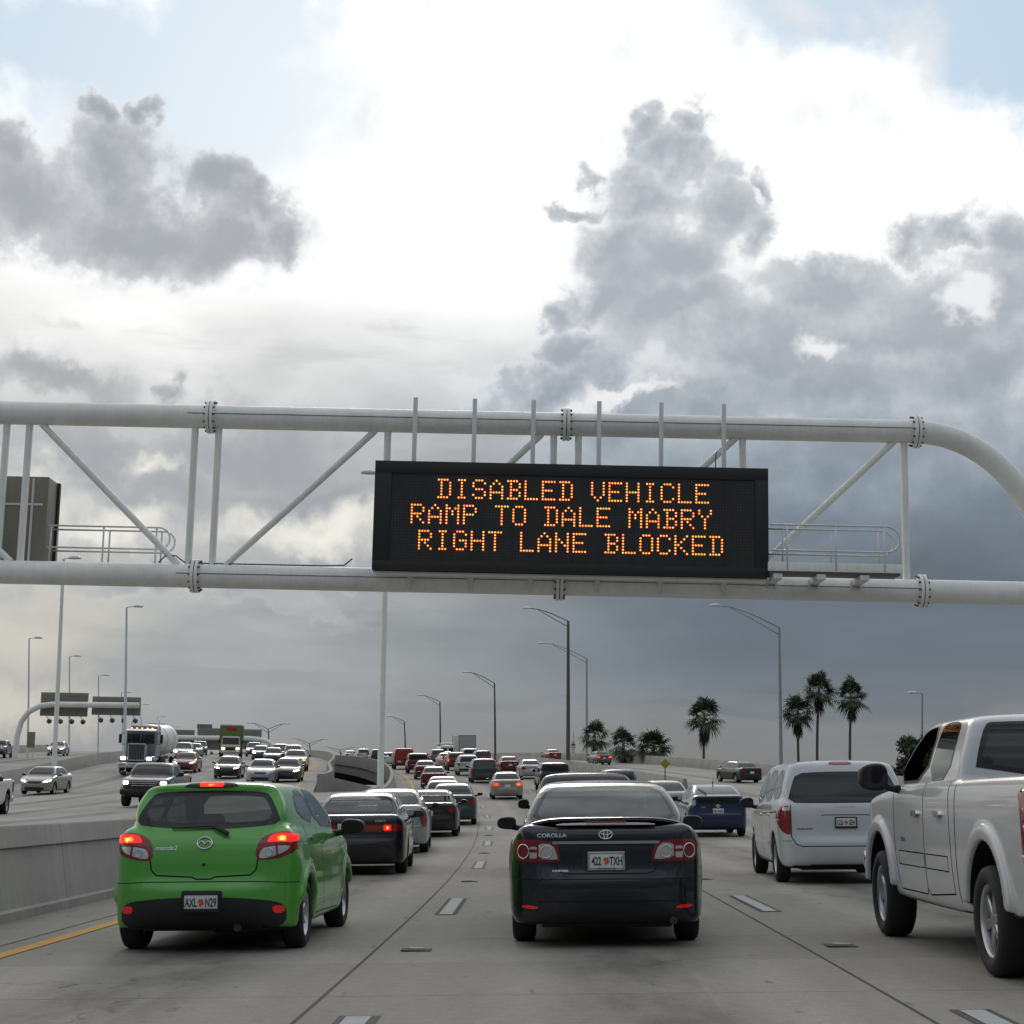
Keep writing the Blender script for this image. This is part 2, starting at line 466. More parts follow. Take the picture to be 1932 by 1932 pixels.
def add_tube(bm, pts, r, seg=12, cap=True, mi=0):
    pts = [Vector(p) for p in pts]
    rad = r if isinstance(r, (list, tuple)) else [r] * len(pts)
    rings = []
    prev = None
    for i, p in enumerate(pts):
        if i == 0: t = pts[1] - pts[0]
        elif i == len(pts) - 1: t = pts[-1] - pts[-2]
        else: t = (pts[i + 1] - p).normalized() + (p - pts[i - 1]).normalized()
        t.normalize()
        if prev is None:
            a = Vector((0, 0, 1)) if abs(t.z) < 0.9 else Vector((1, 0, 0))
            n1 = t.cross(a).normalized()
        else:
            n1 = (prev - t * prev.dot(t)).normalized()
        prev = n1
        n2 = t.cross(n1)
        rings.append([bm.verts.new(p + (n1 * math.cos(2 * math.pi * k / seg) + n2 * math.sin(2 * math.pi * k / seg)) * rad[i]) for k in range(seg)])
    for a, b in zip(rings[:-1], rings[1:]):
        for k in range(seg):
            f = bm.faces.new((a[k], a[(k + 1) % seg], b[(k + 1) % seg], b[k])); f.material_index = mi
    if cap:
        for q in (rings[0], list(reversed(rings[-1]))):
            f = bm.faces.new(q); f.material_index = mi

def add_lathe(bm, prof, c, axis='X', seg=32, mi=0):
    """prof: list of (radius, along-axis)"""
    rings = []
    for r, t in prof:
        ring = []
        for k in range(seg):
            a = 2 * math.pi * k / seg
            p = (t, r * math.cos(a), r * math.sin(a)) if axis == 'X' else ((r * math.cos(a), t, r * math.sin(a)) if axis == 'Y' else (r * math.cos(a), r * math.sin(a), t))
            ring.append(bm.verts.new(Vector(p) + Vector(c)))
        rings.append(ring)
    for a, b in zip(rings[:-1], rings[1:]):
        for k in range(seg):
            f = bm.faces.new((a[k], a[(k + 1) % seg], b[(k + 1) % seg], b[k])); f.material_index = mi
    return rings

def arc(c, r, a0, a1, n, plane='xz'):
    out = []
    for i in range(n + 1):
        a = R(a0 + (a1 - a0) * i / n)
        out.append((c[0] + r * math.cos(a), c[1], c[2] + r * math.sin(a)))
    return out

_txt = {}
def text_geo(s, size, align='CENTER', bold=0.0, sx=1.0, shear=0.0):
    key = (s, size, align, bold, sx, shear)
    if key in _txt: return _txt[key]
    cu = bpy.data.curves.new('txt', 'FONT')
    cu.body = s; cu.size = size; cu.align_x = align; cu.align_y = 'CENTER'
    cu.offset = bold; cu.shear = shear
    cu.resolution_u = 3
    o = bpy.data.objects.new('txt', cu)
    COL.objects.link(o)
    dg = bpy.context.evaluated_depsgraph_get()
    me = o.evaluated_get(dg).to_mesh()
    V = [(v.co.x * sx, v.co.y) for v in me.vertices]
    F = [tuple(p.vertices) for p in me.polygons]
    o.evaluated_get(dg).to_mesh_clear()
    bpy.data.objects.remove(o); bpy.data.curves.remove(cu)
    _txt[key] = (V, F)
    return V, F

# ------------------------------------------------------------------ implicit body shells
def chaikin(p, n=2, closed=True):
    p = [tuple(q) for q in p]
    for _ in range(n):
        out = []
        for i in range(len(p)):
            a, b = p[i], p[(i + 1) % len(p)]
            out.append((a[0] * .75 + b[0] * .25, a[1] * .75 + b[1] * .25))
            out.append((a[0] * .25 + b[0] * .75, a[1] * .25 + b[1] * .75))
        p = out
    return p

def sdpoly(poly):
    P = np.asarray(poly, float)
    def f(a, b):
        a, b = np.broadcast_arrays(a, b)
        d = np.full(a.shape, 1e9); s = np.ones(a.shape)
        n = len(P)
        for i in range(n):
            x0, y0 = P[i]; x1, y1 = P[i - 1]
            ex, ey = x1 - x0, y1 - y0
            wx, wy = a - x0, b - y0
            L = ex * ex + ey * ey
            if L < 1e-12: continue
            t = np.clip((wx * ex + wy * ey) / L, 0, 1)
            d = np.minimum(d, (wx - ex * t) ** 2 + (wy - ey * t) ** 2)
            c1 = b >= y0; c2 = b < y1; c3 = ex * wy > ey * wx
            flip = (c1 & c2 & c3) | (~c1 & ~c2 & ~c3)
            s = np.where(flip, -s, s)
        return s * np.sqrt(d)
    return f

def mirror(half):
    return list(half) + [(-x, y) for x, y in reversed(half)]

def rmax(a, b, c, r):
    u = np.sqrt(np.maximum(a + r, 0) ** 2 + np.maximum(b + r, 0) ** 2 + np.maximum(c + r, 0) ** 2)
    return np.minimum(np.maximum(np.maximum(a, b), c), -r) + u

def smin(a, b, k):
    h = np.clip(.5 + .5 * (b - a) / k, 0, 1)
    return b * (1 - h) + a * h - k * h * (1 - h)

def smax(a, b, k): return -smin(-a, -b, k)

def sdbox(x, y, z, c, s, r):
    qx, qy, qz = np.abs(x - c[0]) - s[0] + r, np.abs(y - c[1]) - s[1] + r, np.abs(z - c[2]) - s[2] + r
    return np.sqrt(np.maximum(qx, 0) ** 2 + np.maximum(qy, 0) ** 2 + np.maximum(qz, 0) ** 2) + np.minimum(np.maximum(np.maximum(qx, qy), qz), 0) - r

def make_field(s):
    it = s.get('smooth', 2)
    LS = sdpoly(chaikin(s['side'], it)); LR = sdpoly(chaikin(mirror(s['prof']), it)); LP = sdpoly(chaikin(mirror(s['plan']), it))
    cab = 'cside' in s
    if cab:
        CS = sdpoly(chaikin(s['cside'], it)); CR = sdpoly(chaikin(mirror(s['cprof']), it)); CP = sdpoly(chaikin(mirror(s['cplan']), it))
    r1, r2, k = s.get('r1', .06), s.get('r2', .05), s.get('k', .05)
    wr = s['wr']; ra = s.get('ra', wr + .055); wi = s['W'] / 2 - .30
    def f(x, y, z):
        x = np.abs(x); y = y + s['L'] / 2
        a = rmax(LS(y, z), LR(x, z), LP(x, y), r1)
        if cab:
            a = smin(a, rmax(CS(y, z), CR(x, z), CP(x, y), r2), k)
        for (c, h, r, kk) in s.get('adds', ()):
            a = smin(a, sdbox(x, y, z, c, h, r), kk)
        for (c, h, r, kk) in s.get('cuts', ()):
            a = smax(a, -sdbox(x, y, z, c, h, r), kk)
        for ya in s['axles']:
            rd = np.sqrt((y - ya) ** 2 + (z - wr - s.get('adz', 0)) ** 2)
            if s.get('flare'):
                fw, fr, fk = s['flare']
                a = smin(a, rmax(np.maximum(rd - (ra + fr), ra * .5 - rd), x - fw, np.maximum(wi - x, s.get('fz', .30) - z), .03), fk)
            a = smax(a, -np.maximum(rd - ra, wi - x), s.get('ak', .012))
        return a
    return f

def surface_nets(F, o, h):
    nx, ny, nz = F.shape
    ins = F < 0
    cx, cy, cz = nx - 1, ny - 1, nz - 1
    off = [(i, j, k) for i in (0, 1) for j in (0, 1) for k in (0, 1)]
    cnt = np.zeros((cx, cy, cz), np.int8)
    for i, j, k in off: cnt += ins[i:i + cx, j:j + cy, k:k + cz]
    act = (cnt > 0) & (cnt < 8)
    I, J, K = np.nonzero(act)
    vid = np.full((cx, cy, cz), -1, np.int64); vid[I, J, K] = np.arange(len(I))
    acc = np.zeros((len(I), 3)); num = np.zeros(len(I))
    for a in off:
        for ax in range(3):
            if a[ax]: continue
            b = list(a); b[ax] = 1
            f0 = F[I + a[0], J + a[1], K + a[2]]; f1 = F[I + b[0], J + b[1], K + b[2]]
            c = (f0 < 0) != (f1 < 0)
            t = np.where(c, f0 / np.where(c, f0 - f1, 1), 0)
            p = np.tile(np.array(a, float), (len(I), 1)); p[:, ax] += t
            acc += p * c[:, None]; num += c
    V = (np.stack([I, J, K], 1) + acc / num[:, None]) * h + o
    Q = []
    for ax in range(3):
        u, w = [(1, 2), (2, 0), (0, 1)][ax]
        sl0 = [slice(None)] * 3; sl1 = [slice(None)] * 3
        sl0[ax] = slice(0, -1); sl1[ax] = slice(1, None)
        A, B = ins[tuple(sl0)], ins[tuple(sl1)]
        ch = A != B
        E = np.stack(np.nonzero(ch), 1)
        ok = (E[:, u] > 0) & (E[:, w] > 0) & (E[:, u] < F.shape[u] - 1) & (E[:, w] < F.shape[w] - 1)
        E = E[ok]
        q = []
        for du, dw in ((-1, -1), (0, -1), (0, 0), (-1, 0)):
            c = E.copy(); c[:, u] += du; c[:, w] += dw
            q.append(vid[c[:, 0], c[:, 1], c[:, 2]])
        q = np.stack(q, 1)
        fl = B[E[:, 0], E[:, 1], E[:, 2]]
        q[fl] = q[fl][:, ::-1]
        Q.append(q)
    return V, np.concatenate(Q)

def trilin(F, P, o, h):
    q = (P - o) / h
    i = np.clip(np.floor(q).astype(int), 0, np.array(F.shape[:3]) - 2)
    t = q - i
    r = 0
    for a in (0, 1):
        for b in (0, 1):
            for c in (0, 1):
                w = (t[:, 0] if a else 1 - t[:, 0]) * (t[:, 1] if b else 1 - t[:, 1]) * (t[:, 2] if c else 1 - t[:, 2])
                v = F[i[:, 0] + a, i[:, 1] + b, i[:, 2] + c]
                r = r + (w[:, None] * v if v.ndim == 2 else w * v)
    return r

def resample(poly, s, closed=True):
    out = []
    n = len(poly)
    for i in range(n if closed else n - 1):
        a, b = np.array(poly[i]), np.array(poly[(i + 1) % n])
        m = max(1, int(math.ceil(np.linalg.norm(b - a) / s)))
        for j in range(m): out.append(tuple(a + (b - a) * j / m))
    if not closed: out.append(tuple(poly[-1]))
    return out

def offset_poly(p, d):
    n = len(p); out = []
    area = sum(p[i][0] * p[(i + 1) % n][1] - p[(i + 1) % n][0] * p[i][1] for i in range(n))
    sg = 1 if area > 0 else -1
    for i in range(n):
        a, b, c = np.array(p[i - 1]), np.array(p[i]), np.array(p[(i + 1) % n])
        e1 = b - a; e2 = c - b
        l1, l2 = np.linalg.norm(e1), np.linalg.norm(e2)
        if l1 < 1e-9 or l2 < 1e-9: out.append(tuple(b)); continue
        n1 = np.array((-e1[1], e1[0])) / l1 * sg; n2 = np.array((-e2[1], e2[0])) / l2 * sg
        m = n1 + n2
        q = max(0.35, (1 + n1 @ n2))
        out.append(tuple(b + m / q * d))
    return out

def rr(x0, x1, z0, z1, r=.02, n=3):
    if x0 > x1: x0, x1 = x1, x0
    pts = []
    for cx, cz, a0 in ((x1 - r, z1 - r, 0), (x0 + r, z1 - r, 90), (x0 + r, z0 + r, 180), (x1 - r, z0 + r, 270)):
        for i in range(n + 1):
            a = R(a0 + 90 * i / n); pts.append((cx + r * math.cos(a), cz + r * math.sin(a)))
    return pts

def flipx(p): return [(-x, z) for x, z in p]

class Shell:
    def __init__(s, spec, h):
        s.L = spec['L']; s.spec = spec; s.h = h
        f = make_field(spec)
        pad = 3 * h
        hx, hy, H = spec['W'] / 2 + pad + .06, spec['L'] / 2 + pad + .06, spec['H'] + pad + .06
        n = int(math.ceil(hx / h))
        xs = np.arange(-n, n + 1) * h + h * .5
        ys = np.arange(-hy, hy, h); zs = np.arange(0.02, H, h)
        F = f(xs[:, None, None], ys[None, :, None], zs[None, None, :])
        F = np.ascontiguousarray(np.broadcast_to(F, (len(xs), len(ys), len(zs))))
        o = np.array((xs[0], ys[0], zs[0]))
        V, Q = surface_nets(F, o, h)
        gr = np.stack(np.gradient(F, h), -1)
        for _ in range(3):
            v = trilin(F, V, o, h); gg = trilin(gr, V, o, h)
            V = V - gg * np.clip(v / np.maximum((gg ** 2).sum(1), .15), -h * .6, h * .6)[:, None]
        gg = trilin(gr, V, o, h)
        s.V, s.Q = V, Q
        s.N = gg / np.maximum(np.linalg.norm(gg, axis=1), 1e-6)[:, None]
        s.bvh = BVHTree.FromPolygons(V.tolist(), Q.tolist())
        s.xV, s.xF, s.xN = [], [], []       # panel gaps joined into the body
        s.holes = []
    def cast(s, view, a, b):
        L2 = s.L / 2
        o, d = {'rear': ((a, -20, b), (0, 1, 0)), 'front': ((a, 20, b), (0, -1, 0)),
                'right': ((20, a - L2, b), (-1, 0, 0)), 'left': ((-20, a - L2, b), (1, 0, 0)),
                'top': ((a, b - L2, 20), (0, 0, -1))}[view]
        p, nn, i, _ = s.bvh.ray_cast(Vector(o), Vector(d))
        if p is None: return None, None
        q = s.Q[i]
        w = s.N[q].mean(0)
        return np.array(p), w / np.linalg.norm(w)
    def patch(s, view, poly, off=.004, sp=.03, skirt=.012, bulge=0.0, border=0.0):
        """sheet lying on the body inside the drawn outline; returns V, F, N, mi"""
        bd = resample(poly, sp)
        pts = list(bd); ed = [(i, (i + 1) % len(bd)) for i in range(len(bd))]
        inner = None
        if border:
            inner = resample(offset_poly(resample(poly, sp * 1.5), border), sp * 1.2)
            k = len(pts); pts += inner
            ed += [(k + i, k + (i + 1) % len(inner)) for i in range(len(inner))]
        sd = sdpoly(bd)
        A = np.array(bd)
        gx, gy = np.meshgrid(np.arange(A[:, 0].min(), A[:, 0].max(), sp), np.arange(A[:, 1].min(), A[:, 1].max(), sp))
        dd = sd(gx, gy)
        ok = dd < -sp * .55
        if inner: ok &= np.abs(sdpoly(inner)(gx, gy)) > sp * .4
        pts += [(x, y) for x, y in zip(gx[ok], gy[ok])]
        r = delaunay_2d_cdt([Vector(p) for p in pts], ed, [], 1, 1e-5)
        v2, f2 = r[0], r[2]
        arr = np.array([(v.x, v.y) for v in v2])
        dist = -sd(arr[:, 0], arr[:, 1])
        V, N, good = [], [], []
        for (a, b), dq in zip(arr, dist):
            p, nn = s.cast(view, a, b)
            if p is None: V.append((0, 0, 0)); N.append((0, 0, 1)); good.append(False); continue
            e = off + (bulge * (1 - math.exp(-max(dq, 0) / .03)) if bulge else 0)
            V.append(p + nn * e); N.append(nn); good.append(True)
        V = np.array(V, float); N = np.array(N, float)
        F, mi = [], []
        ins = sdpoly(inner) if inner else None
        dirn = {'rear': (0, -1, 0), 'front': (0, 1, 0), 'right': (1, 0, 0), 'left': (-1, 0, 0), 'top': (0, 0, 1)}[view]
        for f in f2:
            if not all(good[i] for i in f): continue
            t = V[list(f)]
            nn = np.cross(t[1] - t[0], t[2] - t[0])
            if max(np.linalg.norm(t[0] - t[1]), np.linalg.norm(t[1] - t[2]), np.linalg.norm(t[2] - t[0])) > max(sp * 9, .34): continue
            F.append(tuple(f) if nn @ np.array(dirn) > 0 else tuple(reversed(f)))
            if ins is not None:
                c = arr[list(f)].mean(0)
                mi.append(0 if ins(c[0:1], c[1:2])[0] < 0 else 1)
            else: mi.append(0)
        # skirt down to the body
        cnt = {}
        for f in F:
            for i in range(3):
                a, b = f[i], f[(i + 1) % 3]
                cnt[(a, b)] = 1
        V = V.tolist(); N = N.tolist(); mp = {}
        def low(i):
            if i not in mp:
                mp[i] = len(V); V.append(list(np.array(V[i]) - np.array(N[i]) * (skirt + off))); N.append(N[i])
            return mp[i]
        for (a, b) in list(cnt):
            if (b, a) not in cnt:
                F.append((b, a, low(a), low(b))); mi.append(1 if inner else 0)
        if inner: s.holes.append((view, inner))
        used = sorted({i for f in F for i in f}); re = {q: i for i, q in enumerate(used)}
        V = [list(V[i]) for i in used]; N = [list(N[i]) for i in used]
        F = [tuple(re[i] for i in f) for f in F]
        return V, F, N, mi
    def part(s, name, parent, view, poly, m, border_m=None, **kw):
        V, F, N, mi = s.patch(view, poly, **kw)
        if not F: return None
        ms = [m] + ([border_m] if border_m else [])
        return mesh_obj(name, V, F, ms, parent, mi if border_m else None, normals=N)
    def gap(s, view, pts, w=.009, off=.0015, closed=False, sp=.03):
        P = [np.array(q, float) for q in resample(pts, sp, closed)]
        if closed: P.append(P[0])
        base = len(s.xV); k = 0; prev = None
        for i, p in enumerate(P):
            t = P[min(i + 1, len(P) - 1)] - P[max(i - 1, 0)]
            t = t / (np.linalg.norm(t) + 1e-9); nn = np.array((-t[1], t[0])) * w / 2
            A, na = s.cast(view, *(p + nn)); B, nb = s.cast(view, *(p - nn))
            if A is None or B is None: prev = None; continue
            i0 = len(s.xV)
            s.xV += [A + na * off, B + nb * off]; s.xN += [na, nb]
            if prev is not None and np.linalg.norm(s.xV[prev] - s.xV[i0]) < .25:
                s.xF.append((prev, prev + 1, i0 + 1, i0))
            prev = i0
    def body(s, parent, m, name='body', holes=True, split=None):
        Q = s.Q
        if holes and s.holes:
            C = s.V[Q].mean(1); NN = s.N[Q].mean(1); keep = np.ones(len(Q), bool)
            for view, poly in s.holes:
                sd = sdpoly(offset_poly(poly, -.012))
                if view in ('rear', 'front'):
                    a, b = C[:, 0], C[:, 2]; sg = NN[:, 1] * (-1 if view == 'rear' else 1) > .12
                    half = (C[:, 1] < 0.2) if view == 'rear' else (C[:, 1] > -.2)
                    sg &= half & (C[:, 2] > .7)
                else:
                    a, b = C[:, 1] + s.L / 2, C[:, 2]; sg = NN[:, 0] * (1 if view == 'right' else -1) > .2
                keep &= ~((sd(a, b) < 0) & sg)
            Q = Q[keep]
        n0 = len(s.V)
        V = np.concatenate([s.V, np.array(s.xV)]) if s.xV else s.V
        N = np.concatenate([s.N, np.array(s.xN)]) if s.xV else s.N
        F = [tuple(q) for q in Q.tolist()] + [tuple(i + n0 for i in q) for q in s.xF]
        CQ = s.V[Q].mean(1)
        mi = np.zeros(len(F), int)
        sp = s.spec
        # wheel housings and underside are black
        und = s.N[Q].mean(1)[:, 2] < -.75
        mi[:len(Q)][und & (CQ[:, 2] < sp.get('under', .45))] = 1
        for ya in sp['axles']:
            rd = np.hypot(CQ[:, 1] + s.L / 2 - ya, CQ[:, 2] - sp['wr'] - sp.get('adz', 0))
            ra = sp.get('ra', sp['wr'] + .055)
            mi[:len(Q)][(rd < ra + .02) & (np.abs(CQ[:, 0]) < sp['W'] / 2 - .045)] = 1
        mi[len(Q):] = 1
        return mesh_obj(name, V, F, [m, M_GAP], parent, mi, normals=N.tolist())
    def text(s, name, parent, view, txt, cx, cz, size, m, off=.004, **kw):
        V2, F = text_geo(txt, size, **kw)
        sx = {'rear': 1, 'right': -1, 'left': 1, 'front': -1}[view]
        # read left to right from the viewer: rear x, right side runs forward from the rear
        if view == 'right': sx = 1
        if view == 'left': sx = -1
        V, ok = [], True
        for x, y in V2:
            p, nn = s.cast(view, cx + x * sx, cz + y)
            if p is None: p, nn = s.cast(view, cx, cz)
            V.append(p + nn * off)
        if not V: return None
        return mesh_obj(name, V, F, m, parent, smooth=False)

# ------------------------------------------------------------------ shared car pieces
def make_wheel(parent, x, y, r, w, style='five', rim_m=None, far=False):
    rim_m = rim_m or M_RIM
    sg = 1 if x > 0 else -1
    bm = bmesh.new()
    hw = w / 2
    ri = r * .66
    prof = [(ri, -hw * .75), (ri + .02, -hw * .95), (r * .86, -hw), (r * .96, -hw * .86), (r, -hw * .62), (r, hw * .62), (r * .96, hw * .86), (r * .86, hw), (ri + .02, hw * .95), (ri, hw * .75), (ri, -hw * .75)]
    add_lathe(bm, prof, (0, 0, 0), 'X', 20 if far else 40)
    t = bm_obj('wheel', bm, M_RUB, parent, angle=50)
    t.location = (x, y, r)
    bm = bmesh.new()
    seg = 16 if far else 32
    o = hw * .72 * sg
    add_lathe(bm, [(ri, o), (ri, o + .008 * sg), (ri * .93, o - .004 * sg), (ri * .88, o - .05 * sg), (ri * .85, -o * .9)], (0, 0, 0), 'X', seg)
    bk = add_lathe(bm, [(ri * .86, o - .075 * sg), (.03, o - .075 * sg), (0.0, o - .075 * sg)], (0, 0, 0), 'X', seg, mi=1)
    add_lathe(bm, [(r * .20, o - .07 * sg), (r * .19, o - .022 * sg), (r * .13, o - .012 * sg), (0.001, o - .012 * sg)], (0, 0, 0), 'X', seg)
    ns = {'five': 5, 'six': 6, 'seven': 7, 'ten': 10}[style]
    for k in range(ns):
        a = 2 * math.pi * k / ns + .3
        ln = ri * .86
        wd = {5: .30, 6: .26, 7: .22, 10: .13}[ns] * ri
        Rm = Matrix.Rotation(a, 3, 'X')
        add_box(bm, Rm @ Vector((o - .028 * sg, 0, ln * .53)), (.03, wd, ln * .92), 0 if far else .01, Rm, 1)
    rm = bm_obj('rim', bm, [rim_m, M_BLK], t, angle=40)
    return t

def rbox(name, parent, c, s, bev, m, rot=None, seg=3):
    bm = bmesh.new()
    add_box(bm, (0, 0, 0), s, bev, None, seg)
    o = bm_obj(name, bm, m, parent, angle=45)
    o.location = c
    if rot is not None: o.rotation_euler = rot
    return o

def make_mirror(parent, x, y, z, w=.20, h=.14, d=.10, m=None, big=False):
    sg = 1 if x > 0 else -1
    bm = bmesh.new()
    bmesh.ops.create_icosphere(bm, subdivisions=3, radius=1)
    for v in bm.verts:
        c = v.co
        q = (abs(c.x) ** 3.0 + abs(c.z) ** 3.0 + abs(c.y) ** 2.2) ** (-1 / 2.7)
        v.co = Vector((c.x * q * w / 2, c.y * q * d * (.75 if c.y < 0 else 1.0), c.z * q * h / 2 * (1 - .12 * sg * c.x)))
        if v.co.y < -d * .42: v.co.y = -d * .42
    add_tube(bm, [(-sg * w * .30, 0, -h * .28), (-sg * w * .62, .01, -h * .42), (-sg * w * .9, .03, -h * .45)], [.035, .03, .04], 10)
    o = bm_obj('mirror', bm, m or M_BLK, parent, angle=50)
    o.location = (x, y, z)
    bm = bmesh.new()
    pts = [(math.cos(a) * abs(math.cos(a)) ** -.35 * w * .40 if abs(math.cos(a)) > 1e-3 else 0, math.sin(a) * abs(math.sin(a)) ** -.35 * h * .39 if abs(math.sin(a)) > 1e-3 else 0) for a in np.linspace(0, 2 * math.pi, 40, endpoint=False)]
    vs = [bm.verts.new((px, -d * .43 - .003, pz)) for px, pz in pts]
    vb = [bm.verts.new((px, -d * .43 + .01, pz)) for px, pz in pts]
    bm.faces.new(vs)
    for i in range(len(vs)): bm.faces.new((vs[i], vs[i - 1], vb[i - 1], vb[i]))
    bm_obj('mirror_glass', bm, M_DGL, o)
    return o

def make_plate(parent, c, txt=None, tilt=0.0, frame=None, sub=None, w=.305, h=.152):
    bm = bmesh.new()
    add_box(bm, (0, 0, 0), (w, .008, h), .012, None, 2)
    p = bm_obj('licence_plate', bm, M_PLATE, parent, angle=40)
    p.location = c
    p.rotation_euler = (tilt, 0, 0)
    if frame:
        bm = bmesh.new()
        for (cx, cz, sx, sz) in ((0, h / 2 - .006, w + .02, .016), (0, -h / 2 + .010, w + .02, .030), (-w / 2, 0, .018, h), (w / 2, 0, .018, h)):
            add_box(bm, (cx, -.006, cz), (sx, .008, sz), .003, None, 1)
        bm_obj('plate_frame', bm, frame, p)
    if txt:
        def put(s_, cx, cz, size, m, name, **kw):
            V2, F = text_geo(s_, size, **kw)
            return mesh_obj(name, [(cx + x, -.0062 if not frame else -.0062, cz + y) for x, y in V2], F, m, p, smooth=False)
        a, b = txt
        put(a, -.085, -.004, .100, M_PTXT, 'plate_letters', sx=.55, bold=.0024)
        put(b, .085, -.004, .100, M_PTXT, 'plate_letters', sx=.55, bold=.0024)
        bm = bmesh.new()
        for dx, dz, r0 in ((-.008, .012, .017), (.010, -.006, .018), (-.006, -.022, .013), (.012, .02, .010)):
            vs = [bm.verts.new((dx + r0 * math.cos(t), -.0060 - .0002 * dz * 10, dz + r0 * math.sin(t))) for t in np.linspace(0, 2 * math.pi, 14, endpoint=False)]
            bm.faces.new(vs)
        bm_obj('plate_fruit_mark', bm, M_ORG, p)
        if sub:
            V2, F = text_geo(sub, .026, bold=.0006)
            mesh_obj('frame_lettering', [(x, -.0108, -h / 2 + .010 + y) for x, y in V2], F, M_PTXT if frame is M_CHR else M_PLATE, p, smooth=False)
    return p

def make_seat(parent, x, y, z, m, w=.50):
    bm = bmesh.new()
    add_box(bm, (0, .18, .08), (w, .50, .16), .05, None, 3)
    add_box(bm, (0, -.10, .40), (w, .14, .62), .06, Matrix.Rotation(R(14), 3, 'X'), 3)
    add_box(bm, (0, -.20, .79), (w * .52, .10, .19), .045, Matrix.Rotation(R(10), 3, 'X'), 3)
    o = bm_obj('seat', bm, m, parent, angle=60)
    o.location = (x, y, z)
    return o

def ring_tube(pts, r, seg=6, closed=True):
    bm = bmesh.new()
    P = [Vector(p) for p in pts]
    if closed: P = P + [P[0], P[1]]
    add_tube(bm, P, r, seg, cap=not closed)
    return bm

def ell(cx, cz, rx, rz, y=0, n=28, a0=0, a1=360):
    return [(cx + rx * math.cos(R(a0 + (a1 - a0) * i / n)), y, cz + rz * math.sin(R(a0 + (a1 - a0) * i / n))) for i in range(n if a1 - a0 >= 360 else n + 1)]

def emblem(parent, sh, kind, x, z, size, view='rear'):
    p, nn = sh.cast(view, x, z)
    bm = bmesh.new()
    rad = size * .055
    def tube(pts, closed): 
        P = [Vector(q) for q in pts]
        if closed: P += [P[0], P[1]]
        add_tube(bm, P, rad, 6, cap=not closed)
    if kind == 'ovals':
        tube(ell(0, 0, size * .5, size * .34), True)
        tube(ell(0, 0, size * .15, size * .33), True)
        tube(ell(0, size * .14, size * .40, size * .15), True)
    elif kind == 'wings':
        tube(ell(0, 0, size * .5, size * .40), True)
        tube([(-size * .42, 0, -size * .16), (-size * .34, 0, size * .10), (-size * .18, 0, size * .13), (0, 0, -size * .10), (size * .18, 0, size * .13), (size * .34, 0, size * .10), (size * .42, 0, -size * .16)], False)
    elif kind == 'oval':
        tube(ell(0, 0, size * .5, size * .28), True)
    o = bm_obj('emblem', bm, M_CHR, parent, smooth=True)
    o.location = p + nn * .006
    o.rotation_euler = (-math.asin(max(-1, min(1, nn[2]))) if view == 'rear' else 0, 0, 0)
    return o

# ------------------------------------------------------------------ vehicle builders (origin: ground under the middle, nose towards +y)
def both(sh, root, name, poly, m, view='rear', **kw):
    a = sh.part(name, root, view, poly, m, **kw)
    b = sh.part(name, root, view, flipx(poly), m, **kw)
    return a, b

def side_glass(sh, root, polys, m, border=.03, sp=.035, frit=True):
    for p in polys:
        for vw in ('right', 'left'):
            if frit: sh.part('side_window', root, vw, chaikin(p, 1), m, M_FRIT, border=border, sp=sp)
            else: sh.part('side_window', root, vw, p, m, sp=sp)

def seats(root, yf, yr, z, xs, m, rear=True):
    for x in (-xs, xs):
        make_seat(root, x, yf, z, m)
    if rear:
        bm = bmesh.new()
        add_box(bm, (0, .18, .08), (xs * 3.4, .48, .16), .05, None, 3)
        add_box(bm, (0, -.10, .36), (xs * 3.4, .14, .52), .06, Matrix.Rotation(R(16), 3, 'X'), 3)
        for x in (-xs, xs): add_box(bm, (x, -.20, .66), (.24, .09, .13), .04, None, 3)
        o = bm_obj('rear_seat', bm, m, root, angle=60); o.location = (0, yr, z)

def wheels(root, spec, tw=.21, style='five', rim_m=None, far=False, inset=.0):
    for ya in spec['axles']:
        for sg in (-1, 1):
            make_wheel(root, sg * (spec['W'] / 2 - tw / 2 - .035 - inset), ya - spec['L'] / 2, spec['wr'], tw, style, rim_m, far)

